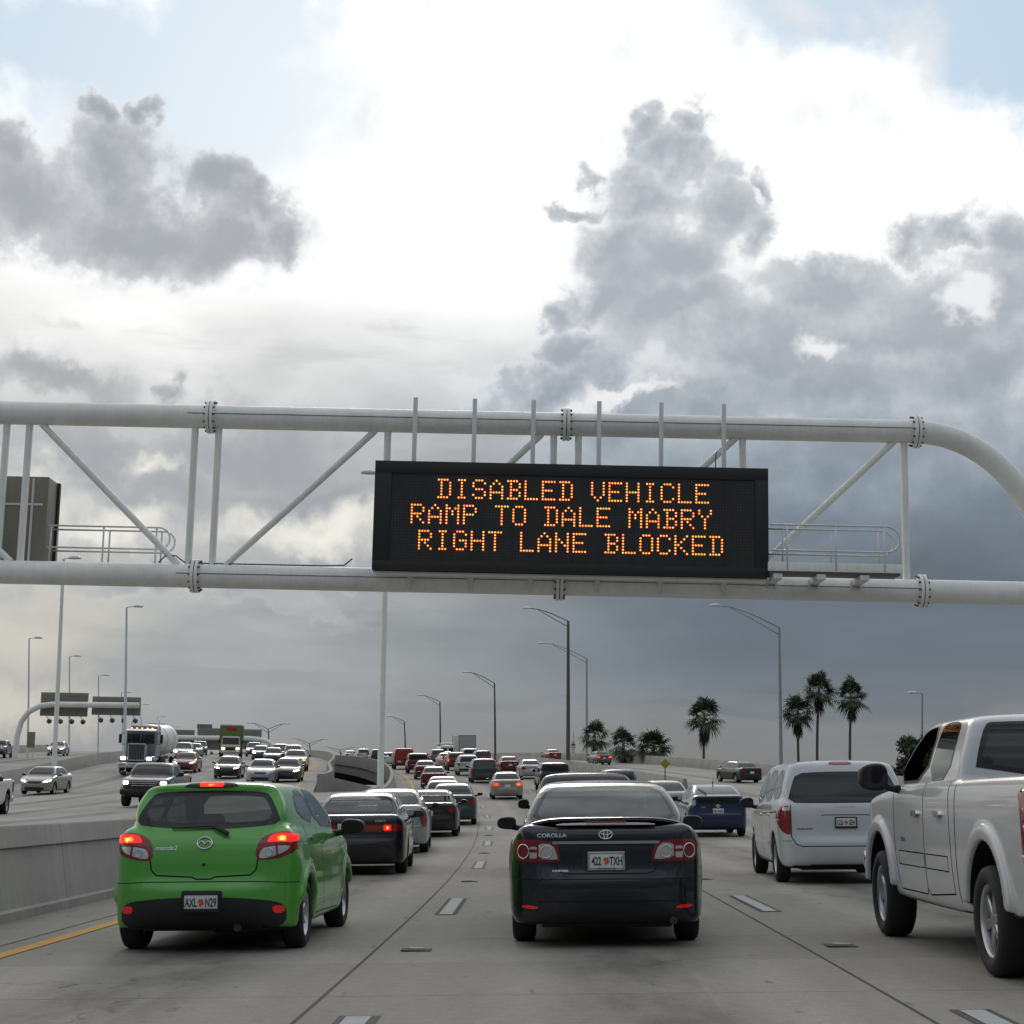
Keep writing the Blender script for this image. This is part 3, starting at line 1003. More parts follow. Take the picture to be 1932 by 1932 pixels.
def sedan_spec(L=4.54, W=1.76, H=1.465, wr=.315, deck=0.0):
    a, b, c = L / 4.54, W / 1.76, H / 1.465
    sy = lambda p: [(y * a, z * c) for y, z in p]
    sx = lambda p: [(x * b, z * c) for x, z in p]
    pl = lambda p: [(x * b, y * a) for x, y in p]
    return dict(L=L, W=W, H=H, wr=wr, axles=(.98 * a, 3.58 * a), r1=.038, r2=.04, k=.03, ra=wr + .05,
        side=sy([(.10, .20), (.03, .26), (.0, .42), (.0, .56), (.035, .64), (.05, .74), (.05, .98 + deck), (.10, 1.055 + deck), (.25, 1.06 + deck), (.8, 1.03), (1.3, 1.0), (3.4, .99), (4.2, .82), (4.48, .66), (4.54, .45), (4.48, .2), (4.2, .17), (.4, .18)]),
        prof=sx([(0, .15), (.66, .16), (.82, .22), (.87, .36), (.88, .56), (.885, .70), (.87, .82), (.83, .94), (.74, 1.04), (.5, 1.2), (0, 1.2)]),
        plan=pl([(0, -.03), (.50, -.005), (.72, .06), (.83, .22), (.875, .55), (.88, 1.0), (.88, 3.5), (.84, 4.0), (.70, 4.35), (.4, 4.52), (0, 4.56)]),
        cside=sy([(.42, .8), (.42, .98), (.62, 1.10), (1.15, 1.39), (1.6, 1.455), (2.2, 1.465), (2.7, 1.425), (3.6, .96), (3.6, .8)]),
        cprof=sx([(0, .7), (.80, .7), (.80, .90), (.765, 1.0), (.60, 1.37), (.51, 1.44), (.25, 1.465), (0, 1.478)]),
        cplan=pl([(0, .36), (.56, .40), (.70, .62), (.78, 1.2), (.80, 1.8), (.80, 2.8), (.75, 3.3), (.5, 3.65), (0, 3.75)]))

def sedan(L=4.54, W=1.76, H=1.465, wr=.315, body=None, lamps='wide', lit_=False, lens=None, glass_m=None, h=.05, far=True, deck=0.0, head=None, heroic=None, plate=None, clear=False, mirrors=True, front=True, rim='five', gaps=None):
    sp = sedan_spec(L, W, H, wr, deck)
    if heroic == 'corner': sp['side'] = sp['side']
    sh = Shell(sp, h)
    a, b, c = L / 4.54, W / 1.76, H / 1.465
    SY = lambda p: [(y * a, z * c) for y, z in p]
    SX = lambda p: [(x * b, z * c) for x, z in p]
    root = empty('sedan')
    s_ = .06 if far else .025
    gm = glass_m or M_DGL
    dk = deck
    rw = SX([(-.655, 1.085 + dk * .7), (-.3, 1.075 + dk * .7), (.3, 1.075 + dk * .7), (.655, 1.085 + dk * .7), (.60, 1.235), (.515, 1.372), (.25, 1.392), (-.25, 1.392), (-.515, 1.372), (-.60, 1.235)])
    ws = SX([(-.68, 1.03), (.68, 1.03), (.535, 1.37), (.25, 1.395), (-.25, 1.395), (-.535, 1.37)])
    sw = [SY([(1.0, 1.05), (1.98, 1.02), (1.98, 1.385), (1.60, 1.375), (1.28, 1.29)]), SY([(2.05, 1.015), (3.22, 1.01), (2.66, 1.34), (2.40, 1.385), (2.05, 1.388)])]
    if far and not clear:
        sh.part('rear_window', root, 'rear', rw, gm, sp=s_)
        sh.part('windshield', root, 'front', ws, gm, sp=s_)
        side_glass(sh, root, sw, gm, sp=s_, frit=False)
    else:
        sh.part('rear_window', root, 'rear', chaikin(rw, 1), gm, M_FRIT, border=.028, sp=s_)
        sh.part('windshield', root, 'front', chaikin(ws, 1), gm, M_FRIT, border=.03, sp=.04)
        side_glass(sh, root, sw, gm, sp=.04)
        seats(root, .28, -.55, .30, .36, M_SEAT)
    # rear lamps
    ln = lens or (M_REDD if lit_ else M_RED)
    if lamps == 'wide':
        both(sh, root, 'tail_lamp', chaikin(SX([(.46, .90), (.78, .92), (.80, .78), (.76, .73), (.42, .745)]), 1), ln, sp=s_, bulge=.012)
    elif lamps == 'vertical':
        both(sh, root, 'tail_lamp', chaikin(SX([(.66, 1.02), (.80, 1.00), (.83, .66), (.79, .60), (.70, .62)]), 1), ln, sp=s_, bulge=.012)
    elif lamps == 'small':
        both(sh, root, 'tail_lamp', chaikin(SX([(.56, .93), (.79, .92), (.81, .78), (.58, .76)]), 1), ln, sp=s_, bulge=.012)
    if lit_: sh.part('brake_light', root, 'rear', SX(rr(-.14, .14, 1.098, 1.118, .008)), M_REDB, sp=.04, off=.012)
    # front
    if front:
        hm = head or M_HEADO
        both(sh, root, 'headlight', chaikin(SX([(.46, .64), (.76, .70), (.80, .80), (.60, .76), (.44, .70)]), 1), hm, view='front', sp=s_, bulge=.01)
        sh.part('grille', root, 'front', SX(rr(-.36, .36, .58, .70, .03)), M_BLK, sp=s_)
        sh.part('lower_grille', root, 'front', SX(rr(-.50, .50, .27, .40, .04)), M_BLK, sp=s_)
    if heroic is None:
        sh.part('bumper_trim', root, 'rear', SX(rr(-.52, .52, .21, .30, .03)), M_BLK, sp=s_)
        if far:
            sh.part('licence_plate', root, 'rear', SX(rr(-.155, .155, .66, .81, .01)), M_PLATE, sp=.08, off=.006)
    if not far:
        for gv, gp, gw in (gaps or [('rear', SX([(-.70, 1.0), (-.66, .72), (-.60, .66), (.60, .66), (.66, .72), (.70, 1.0)]), .010), ('rear', SX([(-.85, .60), (-.6, .585), (.6, .585), (.85, .60)]), .008)]): sh.gap(gv, gp, gw)
        for vw in ('right', 'left'):
            sh.gap(vw, SY([(2.02, 1.02), (2.02, .30), (2.9, .26), (3.22, .5), (3.24, .98)]))
            sh.gap(vw, SY([(2.02, .30), (1.42, .30), (1.30, .52), (1.02, .80), (1.0, 1.04)]))
    sh.body(root, body, holes=clear or not far)
    wheels(root, sp, .20 if far else .21, rim, far=far)
    if mirrors:
        for sg in (-1, 1): make_mirror(root, sg * W * .555, 3.12 * a - L / 2, 1.03 * c, .20, .13, .12, body if far else None)
    root['_L'] = L
    return root, sh

def corolla():
    P = paint('midnight_navy', (.004, .008, .014), .3, .22, 1.0, .02)
    root, sh = sedan(h=.02, body=P, glass_m=M_GLH, far=False, lamps='none', heroic='corner', front=True, rim='seven', gaps=[('rear', [(-.44, .74), (-.42, .655), (-.36, .632), (.36, .632), (.42, .655), (.44, .74)], .010), ('rear', [(-.86, .60), (-.70, .585), (.70, .585), (.86, .60)], .008), ('rear', [(-.60, .395), (-.50, .40), (.50, .40), (.60, .395)], .010)])
    # rear details, all read off the photograph in metres (x, z)
    sp = .016
    for sg in (1, -1):
        F = (lambda p: p) if sg == 1 else flipx
        A = sh.part('tail_lamp', root, 'rear', F(chaikin([(.43, .905), (.60, .922), (.785, .93), (.80, .86), (.79, .76), (.70, .735), (.40, .735), (.395, .76)], 1)), M_RED, sp=sp, bulge=.014)
        B = sh.part('reverse_lens', A, 'rear', F(chaikin([(.465, .890), (.575, .892), (.592, .86), (.588, .760), (.425, .752), (.418, .770)], 1)), M_CLR, sp=sp, off=.016, bulge=.006)
        sh.part('turn_lens', A, 'rear', F(rr(.602, .662, .765, .865, .012)), M_CLR, sp=sp, off=.017)
        p, nn = sh.cast('rear', sg * .712, .825)
        bm = ring_tube(ell(0, 0, .054, .060, 0), .006)
        o = bm_obj('lamp_ring', bm, M_CHR, A, smooth=True); o.location = p + nn * .022; o.rotation_euler = (0, 0, sg * math.asin(abs(nn[0])))
        p, nn = sh.cast('rear', sg * .52, .82)
        bm = ring_tube(ell(0, 0, .048, .052, 0), .005)
        o = bm_obj('lamp_ring', bm, M_CHR, A, smooth=True); o.location = p + nn * .024
    sh.part('trunk_chrome_strip', root, 'rear', rr(-.465, .465, .886, .909, .008), M_CHR, sp=sp, off=.012, bulge=.006)
    # lip spoiler: a wing standing on the boot edge
    bm = bmesh.new()
    n = 26; rows = []
    for i in range(n + 1):
        x = -.70 + 1.40 * i / n
        q = abs(x) / .70
        zt = 1.112 - .065 * q ** 5; y0 = .035 + .16 * q ** 2.6
        rows.append([bm.verts.new((x, yy - sh.L / 2, zz)) for yy, zz in ((y0, zt - .026), (y0 + .004, zt - .004), (y0 + .03, zt + .004), (y0 + .16, zt - .020), (y0 + .17, zt - .05), (y0 + .05, zt - .042))])
    for r0, r1 in zip(rows[:-1], rows[1:]):
        for k in range(6): bm.faces.new((r0[k], r0[(k + 1) % 6], r1[(k + 1) % 6], r1[k]))
    bm.faces.new(rows[0]); bm.faces.new(list(reversed(rows[-1])))
    bm_obj('spoiler', bm, P, root, angle=40)
    rbox('brake_light', root, (0, .045 - sh.L / 2, 1.072), (.36, .03, .018), .005, M_RED)
    rbox('spoiler_chrome', root, (0, .058 - sh.L / 2, 1.050), (.86, .03, .012), .004, M_CHR)
    sh.part('plate_recess', root, 'rear', rr(-.20, .20, .655, .835, .02), M_BLK, sp=.03, off=.003)
    p, nn = sh.cast('rear', 0, .74)
    make_plate(root, p + np.array((0, -.022, 0)), ('422', 'TXH'), -.02, M_CHR, 'CLEARWATER')
    emblem(root, sh, 'ovals', 0, .965, .115)
    sh.text('model_lettering', root, 'rear', 'COROLLA', -.47, .958, .045, M_CHR, sx=1.25, bold=.001, off=.006)
    sh.text('dealer_lettering', root, 'rear', 'SANFORD', -.40, .657, .022, M_CHR, sx=1.4, bold=.0008, off=.006)
    for vw in ('right', 'left'):
        sh.part('door_handle', root, vw, rr(2.16, 2.34, .86, .89, .012), P, sp=.03, off=.02)
        sh.part('door_handle', root, vw, rr(1.30, 1.48, .88, .91, .012), P, sp=.03, off=.02)
    for sg in (-1, 1):
        rp = chaikin([(.60, .36), (.73, .372), (.735, .345), (.60, .335)], 1)
        sh.part('bumper_reflector', root, 'rear', rp if sg == 1 else flipx(rp), M_REDF, sp=sp, off=.006)
    sh.part('bumper_trim', root, 'rear', chaikin([(-.60, .20), (.60, .20), (.55, .275), (.3, .29), (-.3, .29), (-.55, .275)], 1), M_BLK, sp=.03)
    bm = bmesh.new(); add_tube(bm, [(.57, -sh.L / 2 + .03, .235), (.57, -sh.L / 2 + .5, .24)], .034, 16)
    bm_obj('exhaust_pipe', bm, M_EXH, root, angle=50)
    bm = bmesh.new(); add_box(bm, (0, .5, .20), (1.15, 1.0, .10), .03)
    o = bm_obj('undertray', bm, M_BLK, root); o.location = (0, -sh.L / 2 + .15, .02)
    bm = bmesh.new()
    for x in (-.30, .32): add_box(bm, (x, 0, 0), (.018, .5, .018), .004)
    return root

def sedan_detail(root, sh, lit_side=None, txt=None, emb='oval', black=False):
    p, nn = sh.cast('rear', 0, .72 * sh.spec['H'] / 1.465)
    make_plate(root, p + np.array((0, -.012, 0)), txt)
    for sg in (-1, 1):
        rp = rr(sg * .56, sg * .70, .40, .43, .01)
    return root

def hatch():
    P = paint('leaf_green', (.085, .365, .046), .10, .28, 1.0, .05)
    L, W, H = 3.95, 1.695, 1.475
    sp = dict(L=L, W=W, H=H, wr=.298, axles=(.64, 3.13), r1=.05, r2=.05, k=.03, ra=.352, flare=(.836, .06, .09), fz=.44,
        side=[(.16, .19), (.05, .24), (.0, .36), (-.005, .52), (.035, .60), (.05, .66), (.055, .80), (.09, .97), (.20, 1.08), (.5, 1.08), (1.2, 1.02), (2.9, .99), (3.55, .83), (3.86, .66), (3.95, .45), (3.88, .2), (3.6, .17), (.4, .17)],
        prof=[(0, .14), (.66, .15), (.80, .20), (.845, .36), (.848, .54), (.84, .66), (.825, .78), (.79, .92), (.755, 1.02), (.6, 1.2), (0, 1.2)],
        plan=[(0, -.05), (.36, -.035), (.60, .03), (.75, .13), (.82, .32), (.845, .62), (.845, 2.9), (.81, 3.4), (.68, 3.75), (.35, 3.95), (0, 4.0)],
        cside=[(.13, .85), (.13, 1.02), (.26, 1.24), (.34, 1.375), (.30, 1.425), (.48, 1.462), (1.2, 1.475), (1.7, 1.465), (2.15, 1.40), (3.05, .98), (3.05, .8)],
        cprof=[(0, .7), (.79, .7), (.785, .92), (.745, 1.04), (.635, 1.32), (.545, 1.43), (.25, 1.475), (0, 1.485)],
        cplan=[(0, .03), (.40, .06), (.60, .16), (.71, .36), (.76, .9), (.785, 1.4), (.785, 2.3), (.73, 2.8), (.4, 3.15), (0, 3.2)])
    sh = Shell(sp, .02)
    root = empty('hatchback')
    s_ = .02
    rw = [(-.64, 1.09), (-.44, 1.062), (-.15, 1.045), (.15, 1.045), (.44, 1.062), (.64, 1.09), (.60, 1.20), (.52, 1.335), (.46, 1.362), (.2, 1.375), (-.2, 1.375), (-.46, 1.362), (-.52, 1.335), (-.60, 1.20)]
    sh.part('rear_window', root, 'rear', chaikin(rw, 1), M_GLT, M_FRIT, border=.045, sp=s_)
    sh.part('windshield', root, 'front', chaikin([(-.66, 1.03), (.66, 1.03), (.54, 1.34), (.2, 1.39), (-.2, 1.39), (-.54, 1.34)], 1), M_GLS, M_FRIT, border=.03, sp=.04)
    side_glass(sh, root, [[(.72, 1.14), (1.46, 1.055), (1.46, 1.385), (1.05, 1.385), (.80, 1.30)], [(1.53, 1.05), (2.72, 1.01), (2.12, 1.335), (1.90, 1.385), (1.53, 1.388)]], M_GLT, .028, .03)
    seats(root, .20, -.72, .28, .35, M_SEAT)
    rbox('parcel_shelf', root, (0, -1.35, .98), (1.2, .5, .03), .01, M_SEAT)
    rbox('dashboard', root, (0, .78, .92), (1.3, .30, .22), .06, M_BLK)
    # rear lamps: red lit upper half, clear lower half
    lamp = [(.455, .905), (.50, .975), (.60, 1.012), (.72, 1.018), (.80, 1.00), (.815, .93), (.77, .845), (.66, .795), (.50, .775), (.445, .80)]
    clr = [(.475, .80), (.50, .875), (.60, .905), (.73, .905), (.705, .855), (.62, .815), (.52, .79)]
    mid = [(.625, .818), (.618, .90), (.632, .90), (.640, .82)]
    for sg in (1, -1):
        F = (lambda p: p) if sg == 1 else flipx
        A = sh.part('tail_lamp', root, 'rear', F(chaikin(lamp, 2)), M_RED, sp=.016, bulge=.016)
        sh.part('brake_lens', A, 'rear', F(chaikin([(.535, .925), (.575, .985), (.66, 1.002), (.765, .995), (.79, .965), (.76, .925), (.62, .92)], 1)), M_REDL, sp=.014, off=.018, bulge=.006)
        sh.part('reverse_lens', A, 'rear', F(chaikin(clr, 1)), M_CLR, sp=.014, off=.018, bulge=.006)
        sh.part('lens_divider', A, 'rear', F(mid), M_RED, sp=.02, off=.027)
        p, nn = sh.cast('rear', sg * .565, .845)
        o = bm_obj('lamp_ring', ring_tube(ell(0, 0, .034, .032, 0), .004), M_CHR, A, smooth=True); o.location = p + nn * .028
    # third brake light in a black fairing under the roof edge
    sh.part('brake_light_fairing', root, 'rear', chaikin([(-.26, 1.40), (.26, 1.40), (.19, 1.444), (-.19, 1.444)], 1), M_BLK, sp=s_, off=.006)
    sh.part('brake_light', root, 'rear', rr(-.105, .105, 1.410, 1.434, .008), M_REDB, sp=.014, off=.016)
    sh.part('rear_bumper_trim', root, 'rear', chaikin([(-.70, .22), (-.72, .36), (-.66, .43), (-.45, .455), (-.22, .47), (.22, .47), (.45, .455), (.66, .43), (.72, .36), (.70, .22), (.4, .18), (-.4, .18)], 2), M_BLK, sp=.03, off=.005)
    sh.part('plate_recess', root, 'rear', rr(-.175, .175, .335, .525, .02), M_BLK, sp=.03, off=.010)
    p, nn = sh.cast('rear', 0, .43)
    make_plate(root, p + np.array((0, -.026, 0)), ('AXL', 'N29'), .03, M_BLK)
    for sg in (-1, 1):
        rp = chaikin([(.60, .40), (.70, .392), (.69, .335), (.61, .332)], 1)
        sh.part('bumper_reflector', root, 'rear', rp if sg == 1 else flipx(rp), M_REDF, sp=.02, off=.012)
    emblem(root, sh, 'wings', 0, .925, .13)
    sh.text('model_lettering', root, 'rear', 'mazda2', -.335, .885, .050, M_CHR, sx=1.25, bold=.0010, off=.007, shear=.25)
    p, nn = sh.cast('rear', .0, .745)
    bm = bmesh.new(); add_lathe(bm, [(.001, -.006), (.014, -.004), (.015, .004)], (0, 0, 0), 'Y', 14)
    o = bm_obj('hatch_lock', bm, M_BLK, root, smooth=True); o.location = p
    # wiper
    a, na = sh.cast('rear', -.30, 1.045); b, nb = sh.cast('rear', .05, 1.055); c, nc = sh.cast('rear', .20, .985)
    bm = bmesh.new()
    add_tube(bm, [tuple(a + na * .018), tuple((a + b) / 2 + na * .03), tuple(b + nb * .03)], .009, 6)
    add_tube(bm, [tuple(b + nb * .03), tuple((b + c) / 2 + nb * .04), tuple(c + nc * .035)], [.012, .02, .022], 8)
    bm_obj('rear_wiper', bm, M_BLK, root, angle=50)
    sh.gap('rear', [(-.47, .80), (-.455, .70), (-.41, .655), (-.10, .640), (-.06, .622), (.06, .622), (.10, .640), (.41, .655), (.455, .70), (.47, .80)], .012)
    sh.gap('rear', [(-.80, .585), (-.46, .60), (.46, .60), (.80, .585)], .008)
    for vw in ('right', 'left'):
        sh.gap(vw, [(1.495, 1.04), (1.49, .6), (1.50, .27), (2.5, .25), (2.75, .45), (2.78, .96)])
        sh.gap(vw, [(1.49, .27), (1.10, .27), (1.0, .52), (.82, .74), (.78, .98), (.86, 1.07)])
        d = sh.part('door_handle', root, vw, rr(1.56, 1.74, .88, .905, .012), P, sp=.03, off=.022)
        d = sh.part('door_handle', root, vw, rr(.92, 1.08, .93, .955, .012), P, sp=.03, off=.022)
    both(sh, root, 'headlight', chaikin([(.50, .66), (.74, .74), (.76, .86), (.60, .80)], 1), M_HEADO, view='front', sp=.04)
    sh.part('grille', root, 'front', rr(-.40, .40, .34, .50, .05), M_BLK, sp=.05)
    sh.body(root, P)
    wheels(root, sp, .20, 'ten')
    for sg in (-1, 1): make_mirror(root, sg * .955, 2.62 - L / 2, 1.02, .24, .15, .15)
    bm = bmesh.new(); add_tube(bm, [(.30, -L / 2 + .06, .215), (.30, -L / 2 + .25, .225)], .035, 14); add_tube(bm, [(.30, -L / 2 + .26, .24), (.05, -L / 2 + .30, .24)], .08, 14)
    bm_obj('exhaust_pipe', bm, M_EXH, root, angle=50)
    bm = bmesh.new(); add_box(bm, (0, 1.0, .22), (1.1, 1.7, .08), .03)
    o = bm_obj('undertray', bm, M_BLK, root); o.location = (0, -L / 2, 0)
    root['_L'] = L
    return root

def pickup_spec(L=5.84, W=2.03, H=1.94, wr=.388):
    a, b, c = L / 5.84, W / 2.03, H / 1.94
    sy = lambda p: [(y * a, z * c) for y, z in p]
    sx = lambda p: [(x * b, z * c) for x, z in p]
    pl = lambda p: [(x * b, y * a) for x, y in p]
    return dict(L=L, W=W, H=H, wr=wr, axles=(1.20 * a, 4.86 * a), r1=.045, r2=.06, k=.02, ra=wr + .115, adz=.06, fz=.48, under=.75, flare=(W / 2 - .004, .12, .010),
        side=sy([(.10, .48), (.07, .60), (.07, 1.30), (.10, 1.40), (.3, 1.41), (2.1, 1.395), (4.3, 1.345), (5.3, 1.26), (5.66, 1.14), (5.76, .90), (5.76, .56), (5.6, .44), (4.9, .40), (4.0, .37), (2.0, .37), (.5, .44)]),
        prof=sx([(0, .31), (.84, .31), (.94, .39), (.985, .66), (.99, .95), (.985, 1.18), (.965, 1.32), (.93, 1.40), (.86, 1.5), (0, 1.5)]),
        plan=pl([(0, .02), (.86, .03), (.965, .07), (1.0, .30), (1.0, 5.0), (.96, 5.4), (.80, 5.72), (.4, 5.80), (0, 5.82)]),
        cside=sy([(2.02, 1.1), (2.02, 1.30), (2.10, 1.72), (2.20, 1.895), (2.50, 1.935), (3.3, 1.94), (3.62, 1.90), (4.42, 1.33), (4.42, 1.1)]),
        cprof=sx([(0, 1.0), (.95, 1.0), (.955, 1.28), (.93, 1.40), (.795, 1.80), (.72, 1.90), (.4, 1.94), (0, 1.95)]),
        cplan=pl([(0, 1.98), (.80, 1.99), (.93, 2.05), (.97, 2.4), (.97, 3.6), (.92, 4.2), (.6, 4.5), (0, 4.55)]),
        cuts=[((0, 1.03 * a, 1.45 * c), (.80 * b, .86 * a, .50 * c), .03, .02)])

def pickup(h=.05, body=None, far=True, head=None, lens=None, glass_m=None, **kw):
    sp = pickup_spec(**kw)
    L, W, H = sp['L'], sp['W'], sp['H']
    a, b, c = L / 5.84, W / 2.03, H / 1.94
    SY = lambda p: [(y * a, z * c) for y, z in p]
    SX = lambda p: [(x * b, z * c) for x, z in p]
    sh = Shell(sp, h)
    root = empty('pickup_truck')
    s_ = .07 if far else .03
    gm = glass_m or M_DGL
    rw = SX([(-.80, 1.43), (.80, 1.43), (.74, 1.66), (.67, 1.82), (.6, 1.845), (-.6, 1.845), (-.67, 1.82), (-.74, 1.66)])
    ws = SX([(-.82, 1.42), (.82, 1.42), (.68, 1.80), (.3, 1.85), (-.3, 1.85), (-.68, 1.80)])
    sw = [SY([(2.38, 1.40), (3.04, 1.385), (3.04, 1.83), (2.98, 1.87), (2.52, 1.86), (2.42, 1.80)]), SY([(3.12, 1.385), (4.28, 1.37), (3.70, 1.79), (3.52, 1.86), (3.12, 1.875)])]
    if far:
        sh.part('rear_window', root, 'rear', rw, gm, sp=s_); sh.part('windshield', root, 'front', ws, gm, sp=s_); side_glass(sh, root, sw, gm, sp=s_, frit=False)
    else:
        sh.part('rear_window', root, 'rear', chaikin(rw, 1), gm, M_FRIT, border=.04, sp=s_); sh.part('windshield', root, 'front', chaikin(ws, 1), M_GLS, M_FRIT, border=.03, sp=.05)
        side_glass(sh, root, sw[:1], gm, .026, .03)
        for vw in ('right', 'left'):                      # front windows wound down: only the black frame strip
            V_, F_, N_, mi_ = sh.patch(vw, chaikin(sw[1], 1), sp=.03, border=.026)
            Fk = [f for f, q in zip(F_, mi_) if q == 1]
            mesh_obj('window_seal', V_, Fk, M_BLK, root, normals=N_)
        seats(root, .55, -.45, .72, .45, M_SEAT)
    ln = lens or M_RED
    for sg in (-1, 1):
        t = rbox('tail_lamp', root, (sg * .915 * b, -L / 2 + .155 * a, 1.06 * c), (.172 * b, .20, .52 * c), .045, ln)
        rbox('reverse_lens', t, (sg * .002, -.003, -.205 * c), (.176 * b, .20, .085 * c), .03, M_CLR)
    rbox('rear_bumper', root, (0, -L / 2 + .02, .60 * c), (W * .96, .16, .20), .05, M_CHR)
    hm = head or M_HEADO
    both(sh, root, 'headlight', rr(.64 * b, .88 * b, .97 * c, 1.13 * c, .06), hm, view='front', sp=s_, bulge=.01)
    sh.part('grille', root, 'front', SX(rr(-.52, .52, .88, 1.16, .04)), M_BLK, sp=s_)
    bm = bmesh.new()
    for k in range(3): add_box(bm, (0, 0, (.93 + .09 * k) * c), (1.0 * b, .03, .022), .004)
    o = bm_obj('grille_bars', bm, M_CHR if far else M_BLK, root); o.location = (0, L / 2 - .075 * a, 0)
    rbox('front_bumper', root, (0, L / 2 - .09 * a, .66 * c), (W * .94, .20, .22), .06, M_BLK if far else M_CHR)
    if not far:
        for vw in ('right', 'left'):
            sh.gap(vw, [(2.24, 1.38), (2.20, .95), (2.16, .52), (3.0, .47), (3.07, .52), (3.07, 1.38)], .011)
            sh.gap(vw, [(3.07, .52), (3.12, .47), (4.1, .47), (4.18, .8), (4.22, 1.36)], .011)
            sh.gap(vw, [(2.03, 1.38), (2.03, .46)], .014)
            sh.gap(vw, [(2.30, .80), (2.30, .685), (3.04, .685), (3.04, .80), (2.30, .80)], .009)
            sh.gap(vw, [(3.10, .80), (3.10, .685), (4.05, .685), (4.05, .80), (3.10, .80)], .009)
            for yy in (2.42, 3.20):
                hp = sh.part('door_handle', root, vw, chaikin(rr(yy, yy + .20, 1.10, 1.15, .022), 1), M_CHR, sp=.02, off=.03, skirt=.03)
            sh.text('model_lettering', root, vw, 'SIERRA', 3.85, .90, .055, M_CHR, sx=1.1, bold=.001)
        sh.gap('rear', [(-.78, 1.38), (-.78, .66), (.78, .66), (.78, 1.38)], .012)
    sh.body(root, body, holes=not far)
    wheels(root, sp, .27, 'six', M_RIM if not far else None, far=far, inset=-.02)
    for sg in (-1, 1): make_mirror(root, sg * (W / 2 + .17), 4.02 * a - L / 2, 1.44 * c, .26 if not far else .22, .24 if not far else .2, .16)
    rbox('chassis', root, (0, 0, .50 * c), (1.0, L * .86, .16), .03, M_BLK)
    root['_L'] = L
    return root, sh

